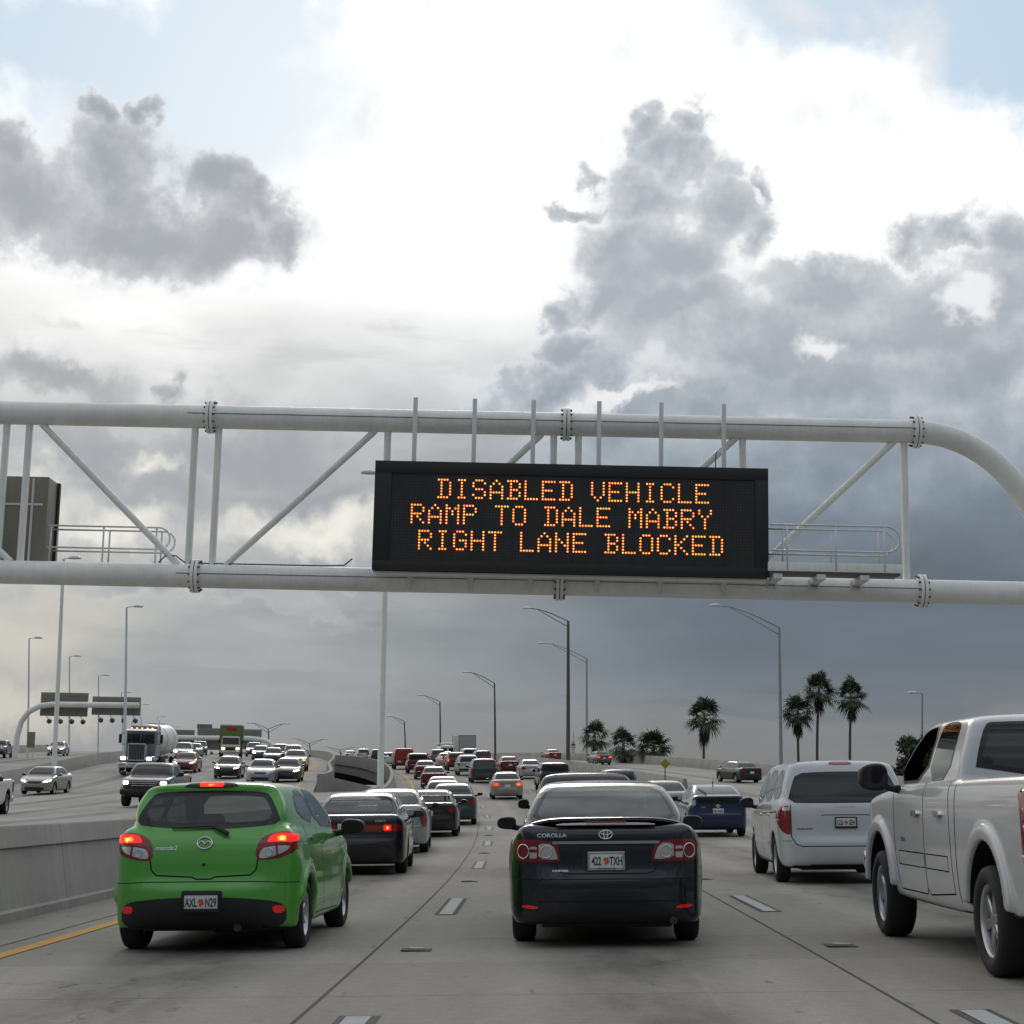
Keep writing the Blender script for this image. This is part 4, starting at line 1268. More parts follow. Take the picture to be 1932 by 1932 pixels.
def minivan(h=.028, body=None, far=False, head=None, lens=None):
    L, W, H = 4.80, 1.98, 1.76
    sp = dict(L=L, W=W, H=H, wr=.335, axles=(.98, 3.86), r1=.045, r2=.06, k=.035, ra=.395,
        side=[(.15, .22), (.03, .28), (.0, .42), (.0, .58), (.05, .66), (.07, 1.0), (.14, 1.18), (1.0, 1.18), (3.6, 1.08), (4.4, .88), (4.72, .68), (4.80, .45), (4.72, .22), (4.4, .19), (.5, .2)],
        prof=[(0, .16), (.72, .17), (.90, .24), (.965, .42), (.985, .62), (.985, .84), (.965, 1.02), (.93, 1.16), (.8, 1.3), (0, 1.3)],
        plan=[(0, -.03), (.60, -.01), (.82, .05), (.94, .20), (.985, .6), (.985, 3.7), (.93, 4.2), (.75, 4.6), (.4, 4.78), (0, 4.82)],
        cside=[(.09, .9), (.09, 1.05), (.32, 1.58), (.40, 1.69), (.60, 1.735), (1.5, 1.76), (2.5, 1.745), (2.95, 1.65), (3.95, 1.05), (3.95, .9)],
        cprof=[(0, .8), (.94, .8), (.945, 1.0), (.925, 1.14), (.80, 1.56), (.72, 1.70), (.35, 1.755), (0, 1.765)],
        cplan=[(0, .05), (.60, .07), (.82, .14), (.92, .40), (.945, 1.2), (.945, 3.0), (.88, 3.6), (.5, 4.0), (0, 4.1)])
    sh = Shell(sp, h)
    root = empty('minivan')
    s_ = .07 if far else .03
    rw = [(-.83, 1.13), (-.4, 1.12), (.4, 1.12), (.83, 1.13), (.76, 1.36), (.68, 1.54), (.3, 1.56), (-.3, 1.56), (-.68, 1.54), (-.76, 1.36)]
    gm = M_DGL if far else M_GLD
    sw = [[(.42, 1.20), (1.30, 1.16), (1.30, 1.60), (.78, 1.60), (.60, 1.52)], [(1.38, 1.16), (2.38, 1.13), (2.38, 1.61), (1.38, 1.61)], [(2.46, 1.13), (3.55, 1.11), (2.88, 1.55), (2.46, 1.60)]]
    ws = [(-.80, 1.12), (.80, 1.12), (.66, 1.58), (.3, 1.64), (-.3, 1.64), (-.66, 1.58)]
    if far:
        sh.part('rear_window', root, 'rear', rw, gm, sp=s_); sh.part('windshield', root, 'front', ws, gm, sp=s_); side_glass(sh, root, sw, gm, sp=s_, frit=False)
    else:
        sh.part('rear_window', root, 'rear', chaikin(rw, 1), gm, M_FRIT, border=.035, sp=s_); sh.part('windshield', root, 'front', chaikin(ws, 1), gm, M_FRIT, border=.035, sp=.05)
        side_glass(sh, root, sw, gm, .02, .035)
        seats(root, .3, -.75, .40, .42, M_SEATL)
    both(sh, root, 'tail_lamp', chaikin([(.805, 1.085), (.90, 1.085), (.955, 1.0), (.965, .86), (.93, .74), (.86, .69), (.80, .69)], 1), lens or M_RED, sp=s_ * .7, bulge=.015)
    both(sh, root, 'reverse_lens', rr(.815, .90, 1.02, 1.065, .012), M_CLR, sp=.03, off=.018) if not far else None
    sh.part('brake_light', root, 'rear', chaikin([(-.15, 1.655), (.15, 1.655), (.18, 1.68), (.12, 1.70), (-.12, 1.70), (-.18, 1.68)], 1), M_RED, sp=.03, off=.008)
    both(sh, root, 'headlight', chaikin([(.50, .68), (.86, .74), (.88, .88), (.60, .82)], 1), head or M_HEADO, view='front', sp=s_)
    sh.part('grille', root, 'front', rr(-.40, .40, .60, .74, .04), M_BLK, sp=.06)
    if not far:
        sh.gap('rear', [(-.795, 1.12), (-.80, .66), (-.74, .56), (-.66, .525), (.66, .525), (.74, .56), (.80, .66), (.795, 1.12)], .013)
        sh.gap('rear', [(-.36, .94), (-.34, .955), (.34, .955), (.36, .94)], .010)
        sh.gap('rear', [(-.97, .60), (-.80, .60)], .008); sh.gap('rear', [(.80, .60), (.97, .60)], .008)
        p, nn = sh.cast('rear', 0, .85)
        make_plate(root, p + np.array((0, -.014, 0)), ('G26', 'SEH'), -.05, M_BLK)
        sh.text('model_lettering', root, 'rear', 'C A R A V A N', .0, 1.065, .042, mat('dull_lettering', (.30, .31, .32), .4, .4), sx=1.1, off=.006)
        sh.text('trim_lettering', root, 'rear', 'GRAND SPORT', -.60, .765, .034, mat('dark_lettering', (.10, .10, .105), .4), bold=.001, off=.006)
        for vw in ('right', 'left'):
            sh.gap(vw, [(1.34, 1.14), (1.36, .5), (1.40, .27), (2.40, .25), (2.42, 1.12)])
            sh.gap(vw, [(2.42, .25), (3.2, .25), (3.48, .5), (3.55, 1.08)])
            sh.gap(vw, [(.50, 1.0), (2.3, .965)], .012)
            sh.part('side_molding', root, vw, rr(1.45, 3.40, .53, .575, .015), body, sp=.05, off=.016)
            sh.part('door_handle', root, vw, rr(2.5, 2.68, .93, .97, .015), M_CHR, sp=.03, off=.02)
            sh.part('door_handle', root, vw, rr(1.42, 1.60, .94, .98, .015), M_CHR, sp=.03, off=.02)
    sh.body(root, body, holes=not far)
    wheels(root, sp, .215, 'seven', far=far)
    for sg in (-1, 1): make_mirror(root, sg * 1.10, 3.35 - L / 2, 1.12, .22, .16, .13)
    rbox('undertray', root, (0, 0, .24), (1.3, L * .88, .10), .03, M_BLK)
    root['_L'] = L
    return root, sh

def suv(h=.05, L=4.65, W=1.85, H=1.72, body=None, head=None, lens=None, lit_=False, boxy=0.0, glass_m=None, rack=False, far=True):
    a, b, c = L / 4.65, W / 1.85, H / 1.72
    sy = lambda p: [(y * a, z * c) for y, z in p]
    sx = lambda p: [(x * b, z * c) for x, z in p]
    pl = lambda p: [(x * b, y * a) for x, y in p]
    q = boxy
    sp = dict(L=L, W=W, H=H, wr=.36, axles=(.90 * a, 3.60 * a), r1=.06, r2=.055, k=.04, ra=.43, under=.5, flare=(W / 2 + .005, .07, .04),
        side=sy([(.15, .32), (.02, .38), (.0, .52), (.0, .66), (.05, .74), (.07, 1.08), (.14, 1.16), (1.0, 1.14), (3.3, 1.10), (4.2, .98), (4.55, .85), (4.65, .6), (4.58, .34), (4.3, .28), (.5, .3)]),
        prof=sx([(0, .26), (.70, .27), (.86, .33), (.915, .52), (.92, .80), (.905, 1.0), (.87, 1.12), (.7, 1.3), (0, 1.3)]),
        plan=pl([(0, -.03), (.58, -.01), (.78, .06), (.88, .22), (.92, .6), (.92, 3.6), (.88, 4.1), (.74, 4.5), (.4, 4.65), (0, 4.68)]),
        cside=sy([(.09, .9), (.09, 1.05), (.26 - .1 * q, 1.52), (.34 - .14 * q, 1.65), (.60, 1.70), (1.5, 1.72), (2.2, 1.70), (2.55, 1.64), (3.45, 1.08), (3.45, .9)]),
        cprof=sx([(0, .8), (.88, .8), (.885, 1.0), (.86, 1.12), (.74 + .05 * q, 1.53), (.66 + .06 * q, 1.66), (.3, 1.715), (0, 1.725)]),
        cplan=pl([(0, .05), (.56, .07), (.76, .14), (.86, .40), (.885, 1.2), (.885, 2.6), (.82, 3.2), (.5, 3.5), (0, 3.6)]))
    sh = Shell(sp, h)
    root = empty('suv')
    s_ = .07
    gm = glass_m or M_DGL
    sh.part('rear_window', root, 'rear', sx([(-.70, 1.13), (.70, 1.13), (.62 + .04 * q, 1.54), (-.62 - .04 * q, 1.54)]), gm, sp=s_)
    sh.part('windshield', root, 'front', sx([(-.74, 1.15), (.74, 1.15), (.60, 1.58), (-.60, 1.58)]), gm, sp=s_)
    side_glass(sh, root, [sy([(.36, 1.18), (1.05, 1.17), (1.05, 1.57), (.52, 1.56)]), sy([(1.12, 1.17), (1.98, 1.16), (1.98, 1.58), (1.12, 1.58)]), sy([(2.05, 1.16), (3.10, 1.15), (2.52, 1.54), (2.05, 1.58)])], gm, sp=s_, frit=False)
    both(sh, root, 'tail_lamp', chaikin(sx([(.72, 1.10), (.86, 1.08), (.89, .84), (.74, .80)]), 1), lens or (M_REDD if lit_ else M_RED), sp=.04, bulge=.012)
    if lit_: sh.part('brake_light', root, 'rear', sx(rr(-.16, .16, 1.60, 1.63, .01)), M_REDB, sp=.05, off=.01)
    sh.part('licence_plate', root, 'rear', sx(rr(-.155, .155, .82, .97, .01)), M_PLATE, sp=.08, off=.006)
    sh.part('bumper_trim', root, 'rear', sx(rr(-.84, .84, .38, .58, .05)), M_BLK, sp=s_)
    both(sh, root, 'headlight', chaikin(sx([(.50, .78), (.80, .80), (.84, .94), (.52, .92)]), 1), head or M_HEADO, view='front', sp=.05, bulge=.01)
    sh.part('grille', root, 'front', sx(rr(-.42, .42, .72, .92, .04)), M_BLK, sp=s_)
    sh.part('lower_grille', root, 'front', sx(rr(-.62, .62, .40, .58, .05)), M_BLK, sp=s_)
    sh.body(root, body, holes=False)
    wheels(root, sp, .23, 'five', far=True)
    for sg in (-1, 1): make_mirror(root, sg * (W / 2 + .10), 3.02 * a - L / 2, 1.17 * c, .20, .17, .12, M_BLK)
    if rack:
        bm = bmesh.new()
        for sg in (-1, 1): add_tube(bm, [(sg * .60 * b, -1.5, H - .06), (sg * .60 * b, -1.4, H + .02), (sg * .60 * b, .1, H + .03), (sg * .60 * b, .25, H - .05)], .018, 6)
        bm_obj('roof_rack', bm, M_BLK, root)
    root['_L'] = L
    return root, sh

def kamm_hatch(h=.03):
    """blue liftback with a split rear window"""
    P = paint('deep_blue', (.006, .020, .075), .4, .3, 1.0, .05)
    L, W, H = 4.45, 1.725, 1.49
    sp = dict(L=L, W=W, H=H, wr=.31, axles=(.86, 3.56), r1=.05, r2=.05, k=.035, ra=.365,
        side=[(.12, .22), (.03, .28), (.0, .42), (.0, .60), (.05, .68), (.08, 1.02), (.07, 1.13), (.16, 1.16), (.8, 1.12), (1.4, 1.0), (3.0, .98), (3.9, .78), (4.35, .58), (4.45, .4), (4.38, .2), (4.1, .17), (.4, .18)],
        prof=[(0, .15), (.64, .16), (.80, .22), (.855, .40), (.862, .62), (.85, .78), (.80, .93), (.70, 1.10), (.5, 1.3), (0, 1.3)],
        plan=[(0, -.03), (.52, -.005), (.70, .05), (.81, .20), (.855, .5), (.862, 1.0), (.862, 3.4), (.82, 3.9), (.65, 4.3), (.3, 4.47), (0, 4.5)],
        cside=[(.10, .8), (.10, 1.06), (.3, 1.19), (1.0, 1.41), (1.5, 1.48), (2.0, 1.49), (2.4, 1.45), (3.75, .92), (3.75, .8)],
        cprof=[(0, .7), (.79, .7), (.785, .90), (.75, 1.0), (.61, 1.38), (.52, 1.46), (.25, 1.49), (0, 1.50)],
        cplan=[(0, .05), (.50, .07), (.66, .2), (.75, .8), (.785, 1.6), (.785, 2.8), (.72, 3.3), (.4, 3.8), (0, 3.9)])
    sh = Shell(sp, h)
    root = empty('liftback')
    sh.part('rear_window', root, 'rear', [(-.58, 1.205), (.58, 1.205), (.50, 1.40), (-.50, 1.40)], M_DGL, sp=.03)
    sh.part('lower_rear_window', root, 'rear', [(-.56, .93), (.56, .93), (.58, 1.11), (-.58, 1.11)], M_DGL, sp=.03)
    sh.part('windshield', root, 'front', [(-.68, 1.02), (.68, 1.02), (.55, 1.40), (-.55, 1.40)], M_DGL, sp=.06)
    side_glass(sh, root, [[(.75, 1.12), (1.72, 1.03), (1.72, 1.41), (1.3, 1.39)], [(1.79, 1.03), (3.25, .99), (2.3, 1.38), (1.79, 1.415)]], M_DGL, sp=.05, frit=False)
    both(sh, root, 'tail_lamp', chaikin([(.62, 1.05), (.70, 1.04), (.80, .90), (.79, .84), (.64, .84)], 1), M_CLR, sp=.03, bulge=.01)
    both(sh, root, 'lamp_red_band', rr(.655, .775, .85, .885, .01), M_RED, sp=.03, off=.016)
    emblem(root, sh, 'ovals', 0, .86, .12)
    p, nn = sh.cast('rear', 0, .72)
    make_plate(root, p + np.array((0, -.012, 0)), ('K41', 'QRT'), 0)
    sh.text('model_lettering', root, 'rear', 'PRIUS', -.42, .83, .05, M_CHR, bold=.001)
    sh.gap('rear', [(-.62, .90), (-.60, .68), (.60, .68), (.62, .90)], .010)
    sh.gap('rear', [(-.80, .60), (.80, .60)], .008)
    a, na = sh.cast('rear', -.30, 1.20); b, nb = sh.cast('rear', -.48, 1.32)
    bm = bmesh.new(); add_tube(bm, [tuple(a + na * .02), tuple((a + b) / 2 + na * .03), tuple(b + nb * .02)], .012, 6)
    add_tube(bm, [tuple(a + na * .02), tuple(a + na * .02 + np.array((-.02, -.03, -.06)))], .016, 6)
    bm_obj('rear_wiper', bm, M_BLK, root)
    bm = bmesh.new(); add_tube(bm, [(0, -.9, 1.47), (0, -1.0, 1.56), (0, -1.06, 1.66)], [.02, .007, .004], 6)
    bm_obj('antenna', bm, M_BLK, root)
    both(sh, root, 'headlight', chaikin([(.50, .60), (.74, .70), (.76, .84), (.60, .74)], 1), M_HEADO, view='front', sp=.05)
    sh.body(root, P, holes=False)
    wheels(root, sp, .20, 'five', far=False)
    for sg in (-1, 1): make_mirror(root, sg * .97, 2.95 - L / 2, 1.04, .21, .14, .13)
    root['_L'] = L
    return root

def coupe():
    P = paint('gloss_black', (.006, .006, .007), .1, .28, 1.0, .06)
    root, sh = sedan(L=4.7, W=1.86, H=1.38, h=.035, body=P, lamps='small', far=True, glass_m=M_DGL)
    root.name = 'coupe'
    bm = bmesh.new()
    add_box(bm, (0, 0, 0), (1.30, .26, .035), .015)
    for sg in (-1, 1):
        add_box(bm, (sg * .52, .02, -.09), (.05, .14, .16), .012)
        add_box(bm, (sg * .64, 0, -.05), (.04, .24, .12), .012)
    o = bm_obj('spoiler', bm, P, root, angle=40); o.location = (0, -2.18, 1.20)
    return root

def cargo_van(name, body, h=.06):
    L, W, H = 5.4, 2.02, 2.06
    sp = dict(L=L, W=W, H=H, wr=.37, axles=(1.1, 4.4), r1=.09, r2=.09, k=.06, ra=.44, under=.5,
        side=[(.1, .40), (.0, .5), (.0, 1.9), (.08, 2.04), (.4, 2.06), (3.6, 2.06), (4.0, 1.98), (4.7, 1.25), (5.3, 1.05), (5.4, .8), (5.38, .4), (5.0, .32), (.5, .34)],
        prof=[(0, .3), (.80, .31), (.97, .40), (1.0, .7), (1.0, 1.1), (.95, 1.5), (.86, 1.9), (.78, 2.02), (.4, 2.06), (0, 2.07)],
        plan=[(0, -.02), (.78, -.01), (.95, .05), (1.0, .2), (1.0, 4.4), (.94, 5.0), (.7, 5.36), (0, 5.42)])
    sh = Shell(sp, h)
    root = empty(name)
    sh.part('windshield', root, 'front', [(-.80, 1.32), (.80, 1.32), (.72, 1.84), (-.72, 1.84)], M_DGL, sp=.08)
    side_glass(sh, root, [[(3.3, 1.30), (4.5, 1.28), (3.95, 1.78), (3.3, 1.80)]], M_DGL, sp=.08, frit=False)
    both(sh, root, 'tail_lamp', rr(.86, .97, .75, 1.15, .02), M_RED, sp=.05, bulge=.01)
    sh.gap('rear', [(0, 1.9), (0, .55)], .02); sh.gap('rear', [(-.80, 1.9), (-.84, .55), (.84, .55), (.80, 1.9), (-.80, 1.9)], .018)
    rbox('rear_bumper', root, (0, -L / 2 - .02, .50), (1.86, .16, .16), .04, M_BLK)
    sh.part('licence_plate', root, 'rear', rr(-.62, -.32, .70, .85, .01), M_PLATE, sp=.08, off=.006)
    both(sh, root, 'headlight', rr(.60, .90, .85, 1.05, .02), M_HEADO, view='front', sp=.05)
    sh.part('grille', root, 'front', rr(-.5, .5, .75, 1.0, .03), M_BLK, sp=.08)
    sh.body(root, body, holes=False)
    wheels(root, sp, .24, 'six', far=True)
    for sg in (-1, 1): make_mirror(root, sg * 1.16, 4.2 - L / 2, 1.35, .2, .3, .12)
    root['_L'] = L
    return root, sh

def box_truck(name, box_m, cab_m, oncoming=True, lit_m=None):
    root = empty(name)
    L, W = 7.0, 2.35
    rbox('cargo_box', root, (0, -1.0, 2.15), (W, 5.0, 2.45), .05, box_m)
    bm = bmesh.new()
    for x in (-W / 2, W / 2):
        for y in (-3.5, 1.5): add_box(bm, (x, y, 2.15), (.06, .06, 2.45), .01)
    for y in (-3.5, 1.5):
        for z in (.94, 3.36): add_box(bm, (0, y, z), (W, .07, .07), .01)
    bm_obj('box_edging', bm, M_RIMD, root)
    # cab: bonnet, screen, roof
    bm = bmesh.new()
    pr = [(1.55, .62), (3.35, .62), (3.45, .85), (3.42, 1.25), (2.95, 1.42), (2.55, 2.18), (2.3, 2.30), (1.55, 2.30)]
    w = [1.02, 1.02, .98, .96, 1.0, .90, .84, .86]
    a = [bm.verts.new((wi, y, z)) for (y, z), wi in zip(pr, w)]; b = [bm.verts.new((-wi, y, z)) for (y, z), wi in zip(pr, w)]
    n = len(pr)
    for i in range(n): bm.faces.new((a[i], a[(i + 1) % n], b[(i + 1) % n], b[i]))
    bm.faces.new(a); bm.faces.new(list(reversed(b)))
    bmesh.ops.bevel(bm, geom=list(bm.edges), offset=.05, segments=3, affect='EDGES')
    bm_obj('cab', bm, cab_m, root, angle=50)
    bm = bmesh.new()
    v = [(-.82, 2.955, 1.47), (.82, 2.955, 1.47), (.74, 2.60, 2.14), (-.74, 2.60, 2.14)]
    add_box(bm, (0, 2.80, 1.80), (1.66, .02, .74), .008, Matrix.Rotation(R(28), 3, 'X'))
    bm_obj('windshield', bm, M_DGL, root)
    for sg in (-1, 1):
        rbox('side_window', root, (sg * .965, 2.15, 1.75), (.03, .8, .55), .01, M_DGL, (0, sg * R(-8), 0))
        rbox('headlight', root, (sg * .74, 3.46, 1.02), (.30, .05, .18), .02, lit_m or M_HEADO)
        make_mirror(root, sg * 1.22, 2.6, 1.75, .18, .38, .12)
        rbox('tail_lamp', root, (sg * 1.0, -3.53, .85), (.22, .04, .12), .01, M_RED)
        for y in (-2.2, 2.6): make_wheel(root, sg * (.98 if y > 0 else 1.0), y, .44, .27, 'six', M_RIMD, True)
    rbox('grille', root, (0, 3.455, 1.02), (.95, .04, .26), .02, M_BLK)
    rbox('front_bumper', root, (0, 3.47, .66), (2.0, .14, .24), .04, M_CHR)
    rbox('chassis', root, (0, -.6, .72), (1.0, 5.8, .22), .02, M_BLK)
    root['_L'] = L
    return root

def tanker():
    """conventional tractor with a white tank trailer"""
    root = empty('tanker_truck')
    CAB = paint('pale_teal', (.20, .26, .28), .2, .35, .7, .08)
    WT = mat('tank_white', (.68, .69, .68), .35, noise=.1)
    for sg in (-1, 1):
        for y in (7.4, 3.2, 1.9, -6.0, -7.3): make_wheel(root, sg * 1.0, y, .52, .30 if y > 7 else .52, 'ten', M_RIM, True)
    bm = bmesh.new()
    add_box(bm, (0, 6.95, 1.55), (1.15, 2.1, .95), .10, None, 3)
    for sg in (-1, 1): add_box(bm, (sg * .88, 7.45, 1.02), (.62, 1.45, .46), .18, None, 3)
    bm_obj('bonnet', bm, CAB, root, angle=50)
    rbox('cab', root, (0, 5.05, 2.05), (2.05, 2.0, 2.0), .14, CAB)
    rbox('sleeper_box', root, (0, 3.6, 2.15), (2.05, 1.0, 2.3), .12, CAB)
    for sg in (-1, 1): rbox('windshield', root, (sg * .47, 6.06, 2.48), (.90, .03, .82), .03, M_DGL, (R(6), 0, 0))
    for sg in (-1, 1): rbox('side_window', root, (sg * 1.035, 5.2, 2.45), (.02, 1.0, .75), .02, M_DGL)
    rbox('sun_visor', root, (0, 6.20, 2.98), (2.0, .36, .05), .02, M_CHR, (R(-18), 0, 0))
    bm = bmesh.new()
    add_box(bm, (0, 8.03, 1.50), (1.05, .06, 1.10), .05)
    bm_obj('grille', bm, M_BLK, root)
    bm = bmesh.new()
    for k in range(9): add_box(bm, (-.44 + .11 * k, 8.07, 1.5), (.018, .02, 1.0), .003)
    for z in (.95, 2.05): add_box(bm, (0, 8.06, z), (1.1, .05, .07), .01)
    for x in (-.55, .55): add_box(bm, (x, 8.06, 1.5), (.07, .05, 1.15), .01)
    bm_obj('grille_surround', bm, M_CHR, root)
    for sg in (-1, 1): rbox('headlight', root, (sg * .86, 8.20, 1.08), (.34, .08, .20), .05, M_HEADW)
    rbox('front_bumper', root, (0, 8.15, .62), (2.35, .18, .36), .06, M_CHR)
    bm = bmesh.new()
    for k in range(5): add_box(bm, (-.7 + .35 * k, 5.6, 3.11), (.12, .16, .09), .03)
    bm_obj('marker_lamps', bm, M_AMB, root)
    for sg in (-1, 1):
        bm = bmesh.new(); add_tube(bm, [(sg * .95, 4.2, 1.2), (sg * .95, 4.2, 3.65), (sg * .95, 4.1, 3.8)], .075, 12)
        bm_obj('exhaust_stack', bm, M_CHR, root, angle=50)
        bm = bmesh.new()
        add_tube(bm, [(sg * 1.0, 5.95, 2.75), (sg * 1.38, 6.05, 2.75)], .02, 6); add_tube(bm, [(sg * 1.0, 5.95, 2.0), (sg * 1.38, 6.05, 2.0)], .02, 6)
        add_box(bm, (sg * 1.40, 6.05, 2.38), (.20, .10, .62), .04)
        bm_obj('mirror', bm, M_BLK, root)
    for sg in (-1, 1):
        bm = bmesh.new(); add_tube(bm, [(sg * .75, 5.6, .95), (sg * .75, 4.0, .95)], .30, 20)
        bm_obj('fuel_tank', bm, M_CHR, root, angle=40)
    bm = bmesh.new()
    prof = [(.001, -8.6), (.55, -8.55), (.95, -8.4), (1.12, -8.1), (1.15, -3), (1.15, 2.0), (1.08, 2.35), (.8, 2.6), (.001, 2.7)]
    add_lathe(bm, prof, (0, 0, 2.25), 'Y', 40)
    bm_obj('tank', bm, WT, root, smooth=True)
    bm = bmesh.new()
    for y in (-5.5, -.5): add_lathe(bm, [(1.15, -.04), (1.17, -.04), (1.17, .04), (1.15, .04)], (0, y, 2.25), 'Y', 40)
    add_box(bm, (0, -3, 3.44), (.5, 7, .06), .01)
    bm_obj('tank_bands', bm, M_RIMD, root)
    rbox('chassis', root, (0, -.4, .92), (.95, 15.4, .24), .03, M_BLK)
    rbox('fender', root, (0, 2.55, 1.16), (2.4, 2.6, .06), .03, M_BLK)
    root['_L'] = 16.6
    return root

# ------------------------------------------------------------------ road geometry
_py = np.arange(-120, 1600, 1.0)
_pk = [(-120, 0), (30, 0.0), (45, .10), (60, .34), (93, 1.20), (123, 2.35), (147, 3.3), (165, 3.98), (185, 4.65), (205, 5.25), (230, 5.95), (260, 6.65), (300, 7.3), (350, 7.75), (420, 7.7), (520, 6.6), (700, 3.0), (1600, -3.0)]
_pz = np.interp(_py, [a for a, _ in _pk], [b for _, b in _pk])
for _ in range(3):
    _pz = np.convolve(np.pad(_pz, 7, mode='edge'), np.ones(15) / 15, 'valid')
def PZ(y): return np.interp(y, _py, _pz)
def xL(y):
    u = np.asarray(y, float) - 42
    u1 = np.clip(u, -90, 330)
    base = -.45 - .0004 * u1 ** 2 - 5e-7 * np.maximum(u1, 0) ** 3
    return base + np.where(u > 330, (u - 330) * (-.264 - .163), 0)
def Z_at(y, off):
    off = np.asarray(off, float)
    main = PZ(y) + .030 * (off - 1.83)
    t = np.clip((np.asarray(y, float) - 85) / 55, 0, 1); bk = .042 * (1 - t * t * (3 - 2 * t))
    opp = PZ(y) + .42 + bk * (np.maximum(off, -28.4) + 9)
    return np.where(off < -4.86, opp, main)
def gz(x, y): return float(Z_at(y, x - xL(y)))
def heading(y):
    return math.atan2(float(xL(y - 1) - xL(y + 1)), 2.0)      # yaw about z, + to the left
def grade(y): return float(PZ(y + 2) - PZ(y - 2)) / 4

YS = np.concatenate([np.arange(-60, 120, 2.0), np.arange(120, 300, 3.0), np.arange(300, 701, 8.0)])

def ribbon(name, ys, offs, m, kind=None, dz=0.0, zf=None, uvscale=1.0):
    V, UV = [], []
    for y in ys:
        x0 = float(xL(y))
        for o in (offs(y) if callable(offs) else offs):
            V.append((x0 + o, y, (zf(y, o) if zf else float(Z_at(y, o))) + dz)); UV.append((o, y))
    n = len(offs(ys[0]) if callable(offs) else offs)
    F = [(i * n + j, i * n + j + 1, (i + 1) * n + j + 1, (i + 1) * n + j) for i in range(len(ys) - 1) for j in range(n - 1)]
    o = mesh_obj(name, V, F, m)
    uv = o.data.uv_layers.new(name='road')
    li = [c for p in o.data.polygons for v in p.vertices for c in UV[v]]
    uv.data.foreach_set('uv', li)
    if kind: o['kind'] = kind
    return o

